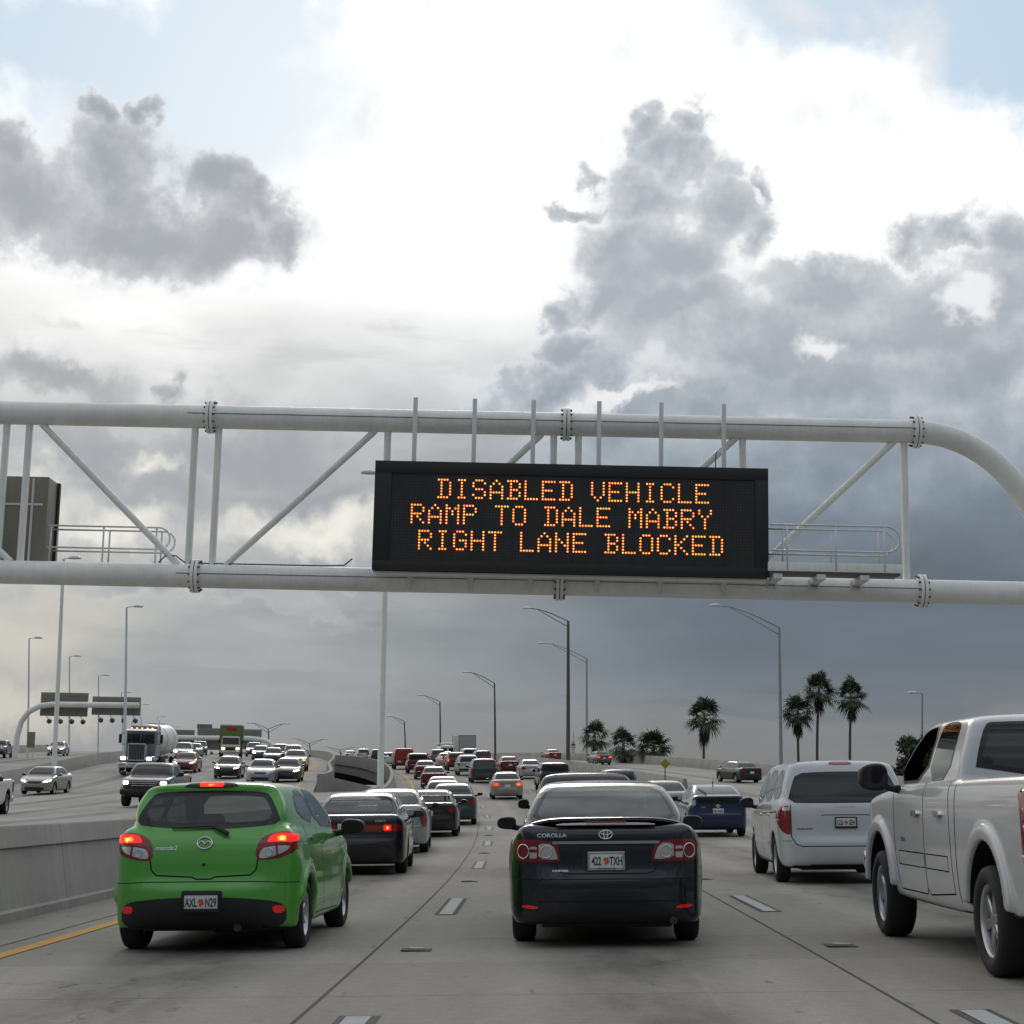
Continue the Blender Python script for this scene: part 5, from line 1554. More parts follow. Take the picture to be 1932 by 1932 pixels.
def concrete(name, base, lanes=(), seed=0.0, joint=4.6, wear=.58, rough=.85, spec=.14):
    m = bpy.data.materials.new(name); m.use_nodes = True
    nt = m.node_tree; gg = G(nt); b = nt.nodes['Principled BSDF']
    uv = gg.n('ShaderNodeUVMap', uv_map='road').outputs[0]
    sp = gg.n('ShaderNodeSeparateXYZ'); gg.put(sp.inputs[0], uv)
    u, v = sp.outputs[0], sp.outputs[1]
    v3 = gg.v('ADD', gg.v('MULTIPLY', uv, (1, 1, 0)), (seed, seed * 1.7, 0))
    big = gg.noise(gg.v('MULTIPLY', v3, (.5, .06, 1)), 1.0, 6, .6)
    mid = gg.noise(gg.v('MULTIPLY', v3, (1.3, .35, 1)), 1.6, 6, .62)
    fine = gg.noise(v3, 9, 6, .75)
    spk = gg.noise(v3, 55, 4, .7)
    k = gg.m('ADD', .55, gg.m('MULTIPLY', big, .38)); k = gg.m('ADD', k, gg.m('MULTIPLY', mid, .34))
    k = gg.m('MULTIPLY', k, gg.m('ADD', .66, gg.m('MULTIPLY', fine, .68)))
    k = gg.m('MULTIPLY', k, gg.m('ADD', .52, gg.m('MULTIPLY', spk, .96)))
    # oil drip bands down the lane middles
    for lc in lanes:
        d = gg.m('ABSOLUTE', gg.m('SUBTRACT', u, lc))
        band = gg.smooth(d, .95, .05)
        q = gg.m('MULTIPLY', band, gg.smooth(mid, .25, .75))
        k = gg.m('MULTIPLY', k, gg.m('SUBTRACT', 1.0, gg.m('MULTIPLY', q, wear)))
    for lc in lanes:
        for sgn in (-.85, .85):
            d2 = gg.m('ABSOLUTE', gg.m('SUBTRACT', u, lc + sgn))
            k = gg.m('MULTIPLY', k, gg.m('ADD', 1.0, gg.m('MULTIPLY', gg.smooth(d2, .42, .08), .10)))
    drip = gg.noise(gg.v('MULTIPLY', v3, (5.5, 1.6, 1)), 1.0, 3, .5)
    k = gg.m('MULTIPLY', k, gg.m('SUBTRACT', 1.0, gg.m('MULTIPLY', gg.smooth(drip, .66, .74), .38)))
    # one slab in a few is darker
    cell = gg.m('FLOOR', gg.m('DIVIDE', v, joint))
    wn = gg.n('ShaderNodeTexWhiteNoise', noise_dimensions='2D')
    cb = gg.n('ShaderNodeCombineXYZ'); gg.put(cb.inputs[0], cell); gg.put(cb.inputs[1], gg.m('FLOOR', gg.m('DIVIDE', gg.m('ADD', u, 100.3), 3.66)))
    gg.put(wn.inputs['Vector'], cb.outputs[0])
    k = gg.m('MULTIPLY', k, gg.m('ADD', .88, gg.m('MULTIPLY', wn.outputs[0], .22)))
    fr = gg.m('ABSOLUTE', gg.m('SUBTRACT', gg.m('FRACT', gg.m('DIVIDE', v, joint)), .5))
    jl = gg.smooth(fr, .0036, .0012)
    k = gg.m('MULTIPLY', k, gg.m('SUBTRACT', 1.0, gg.m('MULTIPLY', jl, .45)))
    # hairline cracks
    vor = gg.n('ShaderNodeTexVoronoi', feature='DISTANCE_TO_EDGE')
    gg.put(vor.inputs['Vector'], gg.v('ADD', gg.v('MULTIPLY', v3, (.22, .12, 1)), gg.v('SCALE', gg.noise(v3, 1.2, 4, .6, out='Color'), s=.25)))
    vor.inputs['Scale'].default_value = 1.0
    cr = gg.m('MULTIPLY', gg.smooth(vor.outputs[0], .0045, .001), gg.smooth(big, .5, .62))
    k = gg.m('MULTIPLY', k, gg.m('SUBTRACT', 1.0, gg.m('MULTIPLY', cr, .35)))
    cc = gg.n('ShaderNodeCombineColor')
    for i, c in enumerate(base): gg.put(cc.inputs[i], gg.m('MULTIPLY', k, c))
    gg.put(b.inputs['Base Color'], cc.outputs[0])
    b.inputs['Roughness'].default_value = rough
    b.inputs['Specular IOR Level'].default_value = spec
    bp = gg.n('ShaderNodeBump'); bp.inputs['Strength'].default_value = .25; bp.inputs['Distance'].default_value = .004
    gg.put(bp.inputs['Height'], fine); gg.put(b.inputs['Normal'], bp.outputs[0])
    return m

M_ROAD = concrete('road_concrete', (.272, .260, .230), (-1.83, 1.83, 5.49, 9.2), 0.0)
M_OPP = concrete('opposite_road_concrete', (.30, .293, .272), (-12, -15.7, -19.4, -23.1), 31.0)
M_RAMP = concrete('ramp_concrete', (.30, .293, .272), (15.5, 19.2, -36), 11.0)

def wall_concrete(name, base):
    m = bpy.data.materials.new(name); m.use_nodes = True
    nt = m.node_tree; gg = G(nt); b = nt.nodes['Principled BSDF']
    t = gg.n('ShaderNodeTexCoord').outputs['Object']
    sp = gg.n('ShaderNodeSeparateXYZ'); gg.put(sp.inputs[0], t)
    n1 = gg.noise(gg.v('MULTIPLY', t, (.6, .6, .6)), 1.0, 6, .65)
    st = gg.noise(gg.v('MULTIPLY', t, (3.0, 3.0, .25)), 2.0, 5, .6)
    fi = gg.noise(t, 40, 4, .65)
    k = gg.m('MULTIPLY', gg.m('ADD', .6, gg.m('MULTIPLY', n1, .7)), gg.m('ADD', .84, gg.m('MULTIPLY', st, .3)))
    k = gg.m('MULTIPLY', k, gg.m('ADD', .85, gg.m('MULTIPLY', fi, .3)))
    fr = gg.m('ABSOLUTE', gg.m('SUBTRACT', gg.m('FRACT', gg.m('DIVIDE', sp.outputs[1], 6.1)), .5))
    k = gg.m('MULTIPLY', k, gg.m('SUBTRACT', 1.0, gg.m('MULTIPLY', gg.smooth(fr, .0026, .001), .4)))
    cc = gg.n('ShaderNodeCombineColor')
    for i, c in enumerate(base): gg.put(cc.inputs[i], gg.m('MULTIPLY', k, c))
    gg.put(b.inputs['Base Color'], cc.outputs[0]); b.inputs['Roughness'].default_value = .85
    b.inputs['Specular IOR Level'].default_value = .2
    return m
M_BAR = wall_concrete('barrier_concrete', (.305, .30, .28))

# ground far below the raised road, right out to the horizon
M_GRD = mat('rough_grass', (.055, .065, .035), .95, noise=.4, nscale=.15)
V = [(-5000, -600, -4.0), (5000, -600, -4.0), (5000, 5500, -4.0), (-5000, 5500, -4.0)]
o = mesh_obj('ground', V, [(0, 1, 2, 3)], M_GRD, smooth=False); o['kind'] = 'structure'

GAP_Y = 82.0
def opp_edge(y):                         # right edge of the opposing carriageway
    t = min(1, max(0, (y - GAP_Y) / 45)); return -7.75 - 1.7 * t * t * (3 - 2 * t)
# main carriageway with the exit lane and ramp to the right
def road_sheet(name, ys, offs, m):
    return ribbon(name, ys, offs, m, 'structure')
road_sheet('road', YS, list(np.linspace(-4.85, 12.4, 12)), M_ROAD)
road_sheet('ramp', YS, list(np.linspace(12.4, 25.2, 5)), M_RAMP)
YA = YS[YS <= GAP_Y]; YB = np.concatenate([[GAP_Y], YS[YS > GAP_Y]])
road_sheet('opposite_road', YA, list(np.linspace(-28.4, -4.87, 9)), M_OPP)
o = road_sheet('opposite_road', YB, lambda y: list(np.linspace(-28.4, opp_edge(y), 8)), M_OPP)
road_sheet('side_ramp', YS, list(np.linspace(-43.5, -28.4, 5)), M_RAMP)
# deck sides: the bridge decks seen in the open gap, and the outer edges
M_DECK = wall_concrete('deck_concrete', (.24, .235, .22))
def deck_side(ys, off, depth=1.5):
    V, F = [], []
    for y in ys:
        of = off(y) if callable(off) else off
        x = float(xL(y)) + of; z = float(Z_at(y, of))
        V += [(x, y, z - .02), (x, y, z - depth)]
    F = [(2 * i, 2 * i + 1, 2 * i + 3, 2 * i + 2) for i in range(len(ys) - 1)]
    o = mesh_obj('bridge_deck', V, F, M_DECK); o['kind'] = 'structure'
deck_side(YB, -4.85); deck_side(YB, lambda y: opp_edge(y) - .01); deck_side(YS, 25.2, 5); deck_side(YS, -43.5, 5)

SS = [(-.30, -.3), (-.28, .0), (-.11, .82), (-.09, .84), (.09, .84), (.11, .82), (.255, .10), (.30, .08), (.30, -.3)]
NJ = [(-.30, -.3), (-.30, .08), (-.19, .32), (-.09, .82), (-.07, .84), (.07, .84), (.09, .82), (.19, .32), (.30, .08), (.30, -.3)]
def barrier(label, ys, off, scale_z=1.0, prof=NJ, zoff=None, m=None, name='concrete_barrier', cat='barrier', group=None):
    V, F = [], []
    n = len(prof)
    for y in ys:
        of = off(y) if callable(off) else off
        x0 = float(xL(y)) + of
        z0 = float(Z_at(y, zoff if zoff is not None else of))
        for d, h in prof: V.append((x0 + d, y, z0 + h * scale_z))
    for i in range(len(ys) - 1):
        for j in range(n - 1): F.append((i * n + j, (i + 1) * n + j, (i + 1) * n + j + 1, i * n + j + 1))
    F.append(tuple(range(n))); k = (len(ys) - 1) * n; F.append(tuple(reversed(range(k, k + n))))
    bm = bmesh.new()
    vs = [bm.verts.new(v) for v in V]
    for f in F: bm.faces.new([vs[i] for i in f])
    o = bm_obj(name, bm, m or M_BAR, angle=35)
    return tag(o, label, cat, group)

def yspan(a, b): return np.concatenate([[a], YS[(YS > a + .3) & (YS < b - .3)], [b]])
barrier('long concrete median barrier running beside the green hatchback', yspan(-50, GAP_Y), -5.05, 1.22, SS, zoff=-4.7)
M_PAR = wall_concrete('parapet_concrete', (.27, .265, .245))
PAR = [(-.12, -.4), (-.12, .86), (.08, .86), (.10, .80), (.20, .30), (.30, .08), (.30, -.02)]
barrier('curved concrete parapet on the right of the gap in the median, beside the queue', yspan(GAP_Y, 520), -4.95, 1.0, PAR, zoff=-4.7, m=M_PAR)
PARL = [(-.30, -.02), (-.30, .08), (-.20, .30), (-.10, .80), (-.08, .86), (.12, .86), (.12, -1.3)]
barrier('curved concrete parapet on the far left of the gap, beside the oncoming lanes', yspan(GAP_Y, 520), lambda y: opp_edge(y) - .10, 1.0, PARL, m=M_PAR)
# end wall across the head of the gap
V = []
x0 = float(xL(GAP_Y))
bm = bmesh.new()
z0 = float(Z_at(GAP_Y, -4.7)); z1 = float(Z_at(GAP_Y, -8))
pts = [(-8.0, z1 + .86), (-4.85, z0 + .86), (-4.85, z0 - 3), (-8.0, z0 - 3)]
a = [bm.verts.new((x0 + p, GAP_Y - .1, z)) for p, z in pts]; b = [bm.verts.new((x0 + p, GAP_Y + .15, z)) for p, z in pts]
bm.faces.new(a); bm.faces.new(list(reversed(b)))
for i in range(4): bm.faces.new((a[i], a[(i + 1) % 4], b[(i + 1) % 4], b[i]))
tag(bm_obj('end_wall', bm, M_BAR), 'short concrete wall closing the near end of the median gap, behind the tall pole', 'wall')
barrier('tall concrete wall along the right edge of the exit ramp below the palms', yspan(20, 520), 24.9, 1.05)
barrier('low concrete barrier between the right lane and the ramp, starting at the yellow sign', yspan(100, 500), 12.4, 1.0)
barrier('long concrete wall along the far side of the oncoming lanes, below the sign gantry', yspan(10, 520), -28.4, 1.05)
barrier('distant concrete wall on the outer edge of the left side ramp', yspan(30, 520), -43.2, 1.0)

# ------------------------------------------------------------------ markings
def paint_mark(name, base):
    m = mat(name, base, .8, spec=.15)
    nt = m.node_tree; gg = G(nt); b = nt.nodes['Principled BSDF']
    t = gg.n('ShaderNodeTexCoord').outputs['Object']
    nz = gg.noise(t, 9, 6, .7); n2 = gg.noise(t, 60, 3, .6)
    f = gg.m('MULTIPLY', gg.smooth(nz, .18, .5), gg.smooth(n2, .1, .5))
    gg.put(b.inputs['Base Color'], gg.mix(f, (.17, .165, .155, 1), (*base, 1)))
    return m
M_WHT = paint_mark('marking_white', (.35, .37, .37)); M_YEL = paint_mark('marking_yellow', (.50, .27, .035))
M_BLKM = paint_mark('marking_black', (.06, .06, .058)); M_JNT = mat('joint_sealant', (.035, .034, .033), .9)

def strips(name, segs, m, w, dz):
    V, F = [], []
    for off, ya, yb in segs:
        n = max(1, int((yb - ya) / 3)); i0 = len(V)
        for i in range(n + 1):
            y = ya + (yb - ya) * i / n; x = float(xL(y)) + (off(y) if callable(off) else off)
            for s in (-w / 2, w / 2): V.append((x + s, y, gz(x + s, y) + dz))
        F += [(i0 + 2 * i, i0 + 2 * i + 1, i0 + 2 * i + 3, i0 + 2 * i + 2) for i in range(n)]
    o = mesh_obj(name, V, F, m, smooth=False); o['kind'] = 'structure'
    return o
dash = []
for k in range(-2, 34):
    ya = 7.35 + 12.05 * k
    for off in (0, 3.66): dash.append((off, ya, ya + 3.05))
strips('lane_marking', [(o, a - .05, b + .05) for o, a, b in dash], M_BLKM, .25, .004)
strips('lane_marking', dash, M_WHT, .15, .008)
strips('edge_marking', [(-3.53, -20, 480)], M_YEL, .16, .006)
strips('edge_marking', [(7.45, -20, 480), (11.6, 100, 480), (13.3, 100, 480), (24.0, 20, 480)], M_WHT, .15, .006)
strips('edge_marking', [(lambda y: opp_edge(y) - 1.9, -20, 480)], M_YEL, .17, .006)
strips('edge_marking', [(-26.4, -20, 480), (-30.0, 40, 480)], M_WHT, .15, .006)
od = []
for k in range(0, 34):
    ya = 2 + 12.05 * k
    for off in (-13.9, -17.6, -21.3): od.append((off, ya, ya + 3.05))
strips('lane_marking', od, M_WHT, .17, .006)
strips('slab_joint', [(-.36, -10, 300), (3.33, -10, 300), (-3.85, -10, 150), (7.1, -10, 200)], M_JNT, .024, .003)
# raised reflective markers
for k, (off, y) in enumerate([(0, 14.9), (0, 26.9), (0, 38.9), (0, 51), (3.66, 14.9), (3.66, 26.9), (3.66, 2.9)]):
    x = float(xL(y)) + off
    root = empty('pavement_marker', (x, y, gz(x, y) + .006))
    tag(root, 'small raised white reflective road marker between two painted lane dashes', 'road marker', 'raised reflectors along the lane lines')
    rbox('marker_pad', root, (0, 0, .0), (.26, .24, .008), .003, M_BLKM)
    rbox('marker_lens', root, (0, 0, .010), (.14, .12, .020), .006, M_WHT)

# ------------------------------------------------------------------ overhead gantry with the message sign
def galv(name, base, rough=.45):
    m = mat(name, base, rough)
    nt = m.node_tree; gg = G(nt); b = nt.nodes['Principled BSDF']
    t = gg.n('ShaderNodeTexCoord').outputs['Object']
    n1 = gg.noise(gg.v('MULTIPLY', t, (1.2, 1.2, 1.2)), 1, 6, .65); st = gg.noise(gg.v('MULTIPLY', t, (6, 6, .5)), 1.5, 5, .6)
    k = gg.m('MULTIPLY', gg.m('ADD', .78, gg.m('MULTIPLY', n1, .38)), gg.m('ADD', .86, gg.m('MULTIPLY', st, .26)))
    cc = gg.n('ShaderNodeCombineColor')
    for i, c in enumerate(base): gg.put(cc.inputs[i], gg.m('MULTIPLY', k, c))
    gg.put(b.inputs['Base Color'], cc.outputs[0])
    return m
M_PST = galv('weathered_steel', (.33, .34, .34)); M_WST = galv('white_steel', (.86, .87, .83)); M_GLV = galv('galvanised_steel', (.70, .72, .72)); M_DST = galv('dark_steel', (.10, .10, .10))
M_SGB = galv('sign_back_alloy', (.235, .222, .195)); M_SIGN = mat('sign_black', (.016, .016, .017), .6, noise=.15)
GY = 38.0
zt = .5 * (wp(0, 780, GY).z + wp(1720, 813, GY).z); zb = .5 * (wp(0, 1082, GY).z + wp(1700, 1112, GY).z)
GR = .27
gan = empty('sign_gantry', (wp(1900, 1100, GY).x + 1.9, GY, 0))
tag(gan, 'white tubular steel truss gantry spanning the road above the traffic', 'gantry')
gx = gan.location.x
def GP(u, v, Y=GY):
    p = wp(u, v, Y); return Vector((p.x - gx, p.y - GY, p.z))
xr = wp(1735, 1100, GY).x - gx; xl = -30.0
bm = bmesh.new()
add_tube(bm, [(xl, 0, zt), (xr, 0, zt)], GR, 28)
Rb = zt - zb + 0.2
cv = [(xr, 0, zt)] + [(xr + 3.05 * math.sin(R(a)), 0, zt - 3.6 + 3.6 * math.cos(R(a))) for a in range(6, 91, 6)]
add_tube(bm, cv + [(xr + 3.05, 0, -3)], GR, 28)
add_tube(bm, [(xl, 0, zt), (xl - 1.5, 0, zt - .3), (xl - 2.8, 0, zt - 1.4), (xl - 3.2, 0, zt - 3), (xl - 3.2, 0, -3)], GR, 20)
bm_obj('top_tube', bm, M_WST, gan, angle=60)
bm = bmesh.new(); add_tube(bm, [(xl - 3.0, 0, zb), (xr + 3.05, 0, zb)], GR, 28)
bm_obj('bottom_tube', bm, M_WST, gan, angle=60)
for u in (4, 47, 362, 407, 728, 1043, 1090, 1401, 1707):
    x = GP(u, 930).x
    bm = bmesh.new(); add_tube(bm, [(x, 0, zb + GR * .9), (x, 0, zt - GR * .9)], .082, 14); bm_obj('truss_post', bm, M_WST, gan, angle=60)
zi0, zi1 = zb + GR * .9, zt - GR * .9
for (ut, ub) in ((78, 337), (708, 424), (1022, 745), (1388, 1100), (1686, 1412), (-260, 20)):
    bm = bmesh.new(); add_tube(bm, [(GP(ub, 1060).x, 0, zi0), (GP(ut, 815).x, 0, zi1)], .078, 14); bm_obj('truss_diagonal', bm, M_WST, gan, angle=60)
for u, z in ((390, zt), (377, zb), (1066, zt), (1058, zb), (1730, zt), (1735, zb)):
    x = GP(u, 950).x
    bm = bmesh.new()
    for dx in (-.045, .045):
        add_lathe(bm, [(GR - .02, dx - .034), (GR + .115, dx - .034), (GR + .115, dx + .034), (GR - .02, dx + .034)], (x, 0, z), 'X', 28)
    for k in range(12):
        a = 2 * math.pi * k / 12
        add_box(bm, (x, (GR + .065) * math.cos(a), z + (GR + .065) * math.sin(a)), (.26, .045, .045), .008, None, 1, 1)
    bm_obj('flange_joint', bm, [M_WST, M_DST], gan, angle=40)
# seam cover strip and cable
bm = bmesh.new()
add_tube(bm, [(GP(400, 1).x, -GR - .004, zt + .03), (xr, -GR - .004, zt + .03)], .008, 5); add_tube(bm, [(GP(395, 1).x, -GR - .004, zb + .03), (xr, -GR - .004, zb + .03)], .008, 5)
cab = [GP(360, 1), GP(372, 1), GP(390, 1), GP(408, 1), GP(560, 1), GP(650, 1), GP(690, 1), GP(704, 1)]
hz = [.0, .16, .16, .0, .0, .0, .02, .18]
add_tube(bm, [(p.x, -.05, zb + GR + .02 + h) for p, h in zip(cab, hz)], .018, 6)
bm_obj('cable', bm, M_DST, gan)

# message sign
SY_ = 36.95
tl, tr, br_, bl_ = wp(707, 867, SY_), wp(1451, 884, SY_), wp(1450, 1088, SY_), wp(702, 1074, SY_)
sx0, sx1 = (tl.x + bl_.x) / 2, (tr.x + br_.x) / 2
sz1, sz0 = (tl.z + tr.z) / 2, (bl_.z + br_.z) / 2
vms = empty('message_sign', ((sx0 + sx1) / 2, SY_, sz0))
tag(vms, 'black electronic message sign with three lines of glowing amber letters hung on the gantry', 'message sign')
SW, SHt = sx1 - sx0, sz1 - sz0
mx0, mx1 = wp(736, 980, SY_).x - vms.location.x, wp(1426, 990, SY_).x - vms.location.x
mz1, mz0 = wp(1080, 898, SY_).z - sz0, wp(1080, 1064, SY_).z - sz0
bm = bmesh.new()
add_box(bm, (0, .35, SHt / 2), (SW, .52, SHt), .015)
# face frame around the recessed window
for (cx, cz, w, h) in ((0, (SHt + mz1) / 2, SW, SHt - mz1), (0, mz0 / 2, SW, mz0), ((-SW / 2 + mx0) / 2, (mz0 + mz1) / 2, mx0 + SW / 2, mz1 - mz0), ((SW / 2 + mx1) / 2, (mz0 + mz1) / 2, SW / 2 - mx1, mz1 - mz0)):
    add_box(bm, (cx, .062, cz), (w, .055, h), .004)
bm_obj('housing', bm, M_SIGN, vms, angle=40)
# dot matrix face
mm = bpy.data.materials.new('dot_matrix'); mm.use_nodes = True
gg = G(mm.node_tree); b = mm.node_tree.nodes['Principled BSDF']
PX, PZ_ = .0649, .0665
tco = gg.n('ShaderNodeTexCoord').outputs['Object']; s3 = gg.n('ShaderNodeSeparateXYZ'); gg.put(s3.inputs[0], tco)
fx = gg.m('SUBTRACT', gg.m('FRACT', gg.m('DIVIDE', s3.outputs[0], PX)), .5); fz = gg.m('SUBTRACT', gg.m('FRACT', gg.m('DIVIDE', s3.outputs[2], PZ_)), .5)
rr_ = gg.m('SQRT', gg.m('ADD', gg.m('MULTIPLY', fx, fx), gg.m('MULTIPLY', fz, fz)))
nz = gg.noise(tco, 2.2, 4, .6)
gg.put(b.inputs['Base Color'], gg.mix(gg.m('MULTIPLY', gg.smooth(rr_, .42, .26), gg.smooth(nz, .3, .7)), (.014, .015, .016, 1), (.040, .042, .041, 1)))
b.inputs['Roughness'].default_value = .55
bm = bmesh.new(); add_box(bm, ((mx0 + mx1) / 2, .075, (mz0 + mz1) / 2), (mx1 - mx0, .02, mz1 - mz0), 0)
bm_obj('dot_panel', bm, mm, vms)
bm = bmesh.new()
for k in range(1, 12):
    x = mx0 + (mx1 - mx0) * k / 12
    add_box(bm, (x, .062, (mz0 + mz1) / 2), (.006, .006, mz1 - mz0), 0)
bm_obj('panel_joint', bm, M_SIGN, vms)
FONT = {
 'D': '11110 01001 01001 01001 01001 01001 11110', 'I': '01110 00100 00100 00100 00100 00100 01110', 'S': '01110 10001 10000 01110 00001 10001 01110',
 'A': '00100 01010 10001 10001 11111 10001 10001', 'B': '11110 01001 01001 01110 01001 01001 11110', 'L': '10000 10000 10000 10000 10000 10000 11111',
 'E': '11111 10000 10000 11110 10000 10000 11111', 'V': '10001 10001 10001 10001 10001 01010 00100', 'H': '10001 10001 10001 11111 10001 10001 10001',
 'C': '01110 10001 10000 10000 10000 10001 01110', 'R': '11110 10001 10001 11110 10100 10010 10001', 'M': '10001 11011 10101 10101 10001 10001 10001',
 'P': '11110 10001 10001 11110 10000 10000 10000', 'T': '11111 00100 00100 00100 00100 00100 00100', 'O': '01110 10001 10001 10001 10001 10001 01110',
 'Y': '10001 10001 01010 00100 00100 00100 00100', 'G': '01110 10001 10000 10111 10001 10001 01110', 'N': '10001 10001 11001 10101 10011 10001 10001',
 'K': '10001 10010 10100 11000 10100 10010 10001'}
org = wp(777, 952, SY_); ox, oz = org.x - vms.location.x, org.z - sz0 + .01
LEDM = [mat('led_rim', (.3, .05, .01), .4, emit=(1.0, .10, .004), es=.85),
        mat('led_amber', (.5, .3, .1), .4, emit=(1.0, .56, .11), es=1.6), mat('led_yellow', (.5, .4, .1), .4, emit=(1.0, .66, .17), es=1.6), mat('led_orange', (.5, .2, .1), .4, emit=(1.0, .38, .10), es=1.5)]
for li, (txt, c0, r0) in enumerate((('DISABLED VEHICLE', 9.0, -8.75), ('RAMP TO DALE MABRY', 0.0, 0.0), ('RIGHT LANE BLOCKED', 2.85, 8.85))):
    cx = c0
    for ch in txt:
        if ch == ' ': cx += 5; continue
        V, F, MI = [], [], []
        for r, row in enumerate(FONT[ch].split()):
            for c, bit in enumerate(row):
                if bit == '1':
                    px, pz = ox + (cx + c) * PX, oz - (r0 + r) * PZ_
                    for rad, yy, mi in ((.0275, .060, 0), (.0165, .056, 1 + int(rng.random() < .35) + int(rng.random() < .28))):
                        i0 = len(V)
                        V += [(px + rad * math.cos(2 * math.pi * k / 10), yy, pz + rad * math.sin(2 * math.pi * k / 10)) for k in range(10)]
                        F.append(tuple(range(i0, i0 + 10))); MI.append(min(mi, 3))
        cx += 6
        mesh_obj('lit_letter', V, F, LEDM, vms, MI, smooth=False)
# hanger posts holding the sign on the tubes
for u in (784, 896, 1007, 1131, 1248, 1366):
    p = GP(u, 760, 37.6); bm = bmesh.new()
    add_box(bm, (p.x, -GR - .07, (zt + zb) / 2 + .115), (.10, .09, zt - zb + .73), .006)
    for z in (zt, zb):
        add_box(bm, (p.x, -GR + .02, z), (.14, .10, .12), .01)
    add_tube(bm, [(p.x, -GR - .02, zt + GR + .03), (p.x, GR, zt + GR + .03)], .015, 6)
    bm_obj('sign_hanger', bm, M_GLV, gan, angle=40)
bm = bmesh.new(); add_box(bm, (0, .42, -.035), (SW - .1, .40, .05), .01); bm_obj('sign_sill', bm, M_WST, vms)
bm = bmesh.new(); add_tube(bm, [(SW / 2 - 1.15, .3, SHt), (SW / 2 - 1.15, .3, SHt + .36), (SW / 2 - 1.11, .3, SHt + .42)], .014, 6); bm_obj('sensor_mast', bm, M_DST, vms)

def walkway(label, x0, x1, y0, y1, z, top, brackets, flip=1, plate=True):
    w = empty('catwalk', ((x0 + x1) / 2, (y0 + y1) / 2, z)); tag(w, label, 'catwalk')
    cx, cy = w.location.x, w.location.y
    if plate:
        rbox('deck_plate', w, (0, 0, 0), (x1 - x0, abs(y1 - y0), .09), .01, M_DST)
        rbox('toe_board', w, (0, min(y0, y1) - cy, .11), (x1 - x0 + .1, .02, .20), .004, M_WST)
    for yy in (y0, y1):
        bm = bmesh.new()
        e = x1 - cx if flip > 0 else x0 - cx
        s = x0 - cx if flip > 0 else x1 - cx
        hh, lo = top, top * .45
        rr2 = (hh - lo) / 2
        ar = [(e - flip * rr2 + flip * rr2 * math.cos(R(a)), yy - cy, (hh + lo) / 2 + rr2 * math.sin(R(a))) for a in range(90, -91, -15)]
        add_tube(bm, [(s, yy - cy, hh)] + ar + [(s, yy - cy, lo)], .022, 8)
        n = 3
        for k in range(n):
            x = s + (e - flip * rr2 - s) * (k + .35) / (n - .6)
            add_tube(bm, [(x, yy - cy, 0), (x, yy - cy, hh)], .022, 8)
        bm_obj('hand_rail', bm, M_GLV, w, smooth=True)
    for k in range(brackets):
        x = x0 - cx + (x1 - x0) * (k + .18) / brackets
        bm = bmesh.new()
        add_box(bm, (x, (cy - GY) * -.35, -.09), (.20, 1.25, .14), .008)
        add_box(bm, (x + .10, GY - cy - GR - .05, -.16), (.05, .05, .20), .006); add_box(bm, (x - .10, GY - cy - GR - .05, -.16), (.05, .05, .20), .006)
        bm_obj('bracket', bm, M_GLV, w)
xa, xb = wp(1450, 1085, 37.0).x, wp(1694, 1085, 37.0).x
walkway('grey railed catwalk to the right of the amber message sign', xa, xb, 36.75, 37.35, wp(1580, 1082, 36.9).z, wp(1580, 994, 36.9).z - wp(1580, 1082, 36.9).z, 3)
xa, xb = wp(60, 1085, 38.9).x, wp(320, 1085, 38.9).x
walkway('grey railed catwalk beside the sign cabinet seen from behind, far left', xa, xb, 38.7, 39.3, zb + .28, wp(200, 996, 38.9).z - zb - .28, 0, plate=False)
# the sign for the other direction, seen from behind
ob = empty('sign_cabinet', (wp(-150, 1050, 38.9).x, 38.9, zb + .27)); tag(ob, 'grey metal sign cabinet seen from behind at the left edge of the gantry', 'sign')
xe = wp(86, 960, 38.5).x - ob.location.x; hh = wp(60, 897, 38.5).z - ob.location.z
rbox('housing', ob, (xe - 4.3, .1, hh / 2), (8.6, .75, hh), .02, M_SGB)
rbox('sign_face_rim', ob, (xe - 4.3, .54, hh / 2 - .02), (8.72, .14, hh + .02), .01, M_SIGN)
bm = bmesh.new()
for k in range(6): add_box(bm, (xe - .35 - 1.4 * k, -.29, hh / 2), (.05, .04, hh - .1), .005)
add_box(bm, (xe - 4.3, -.285, hh * .68), (8.4, .035, .05), .005)
bm_obj('rear_ribs', bm, M_GLV, ob)

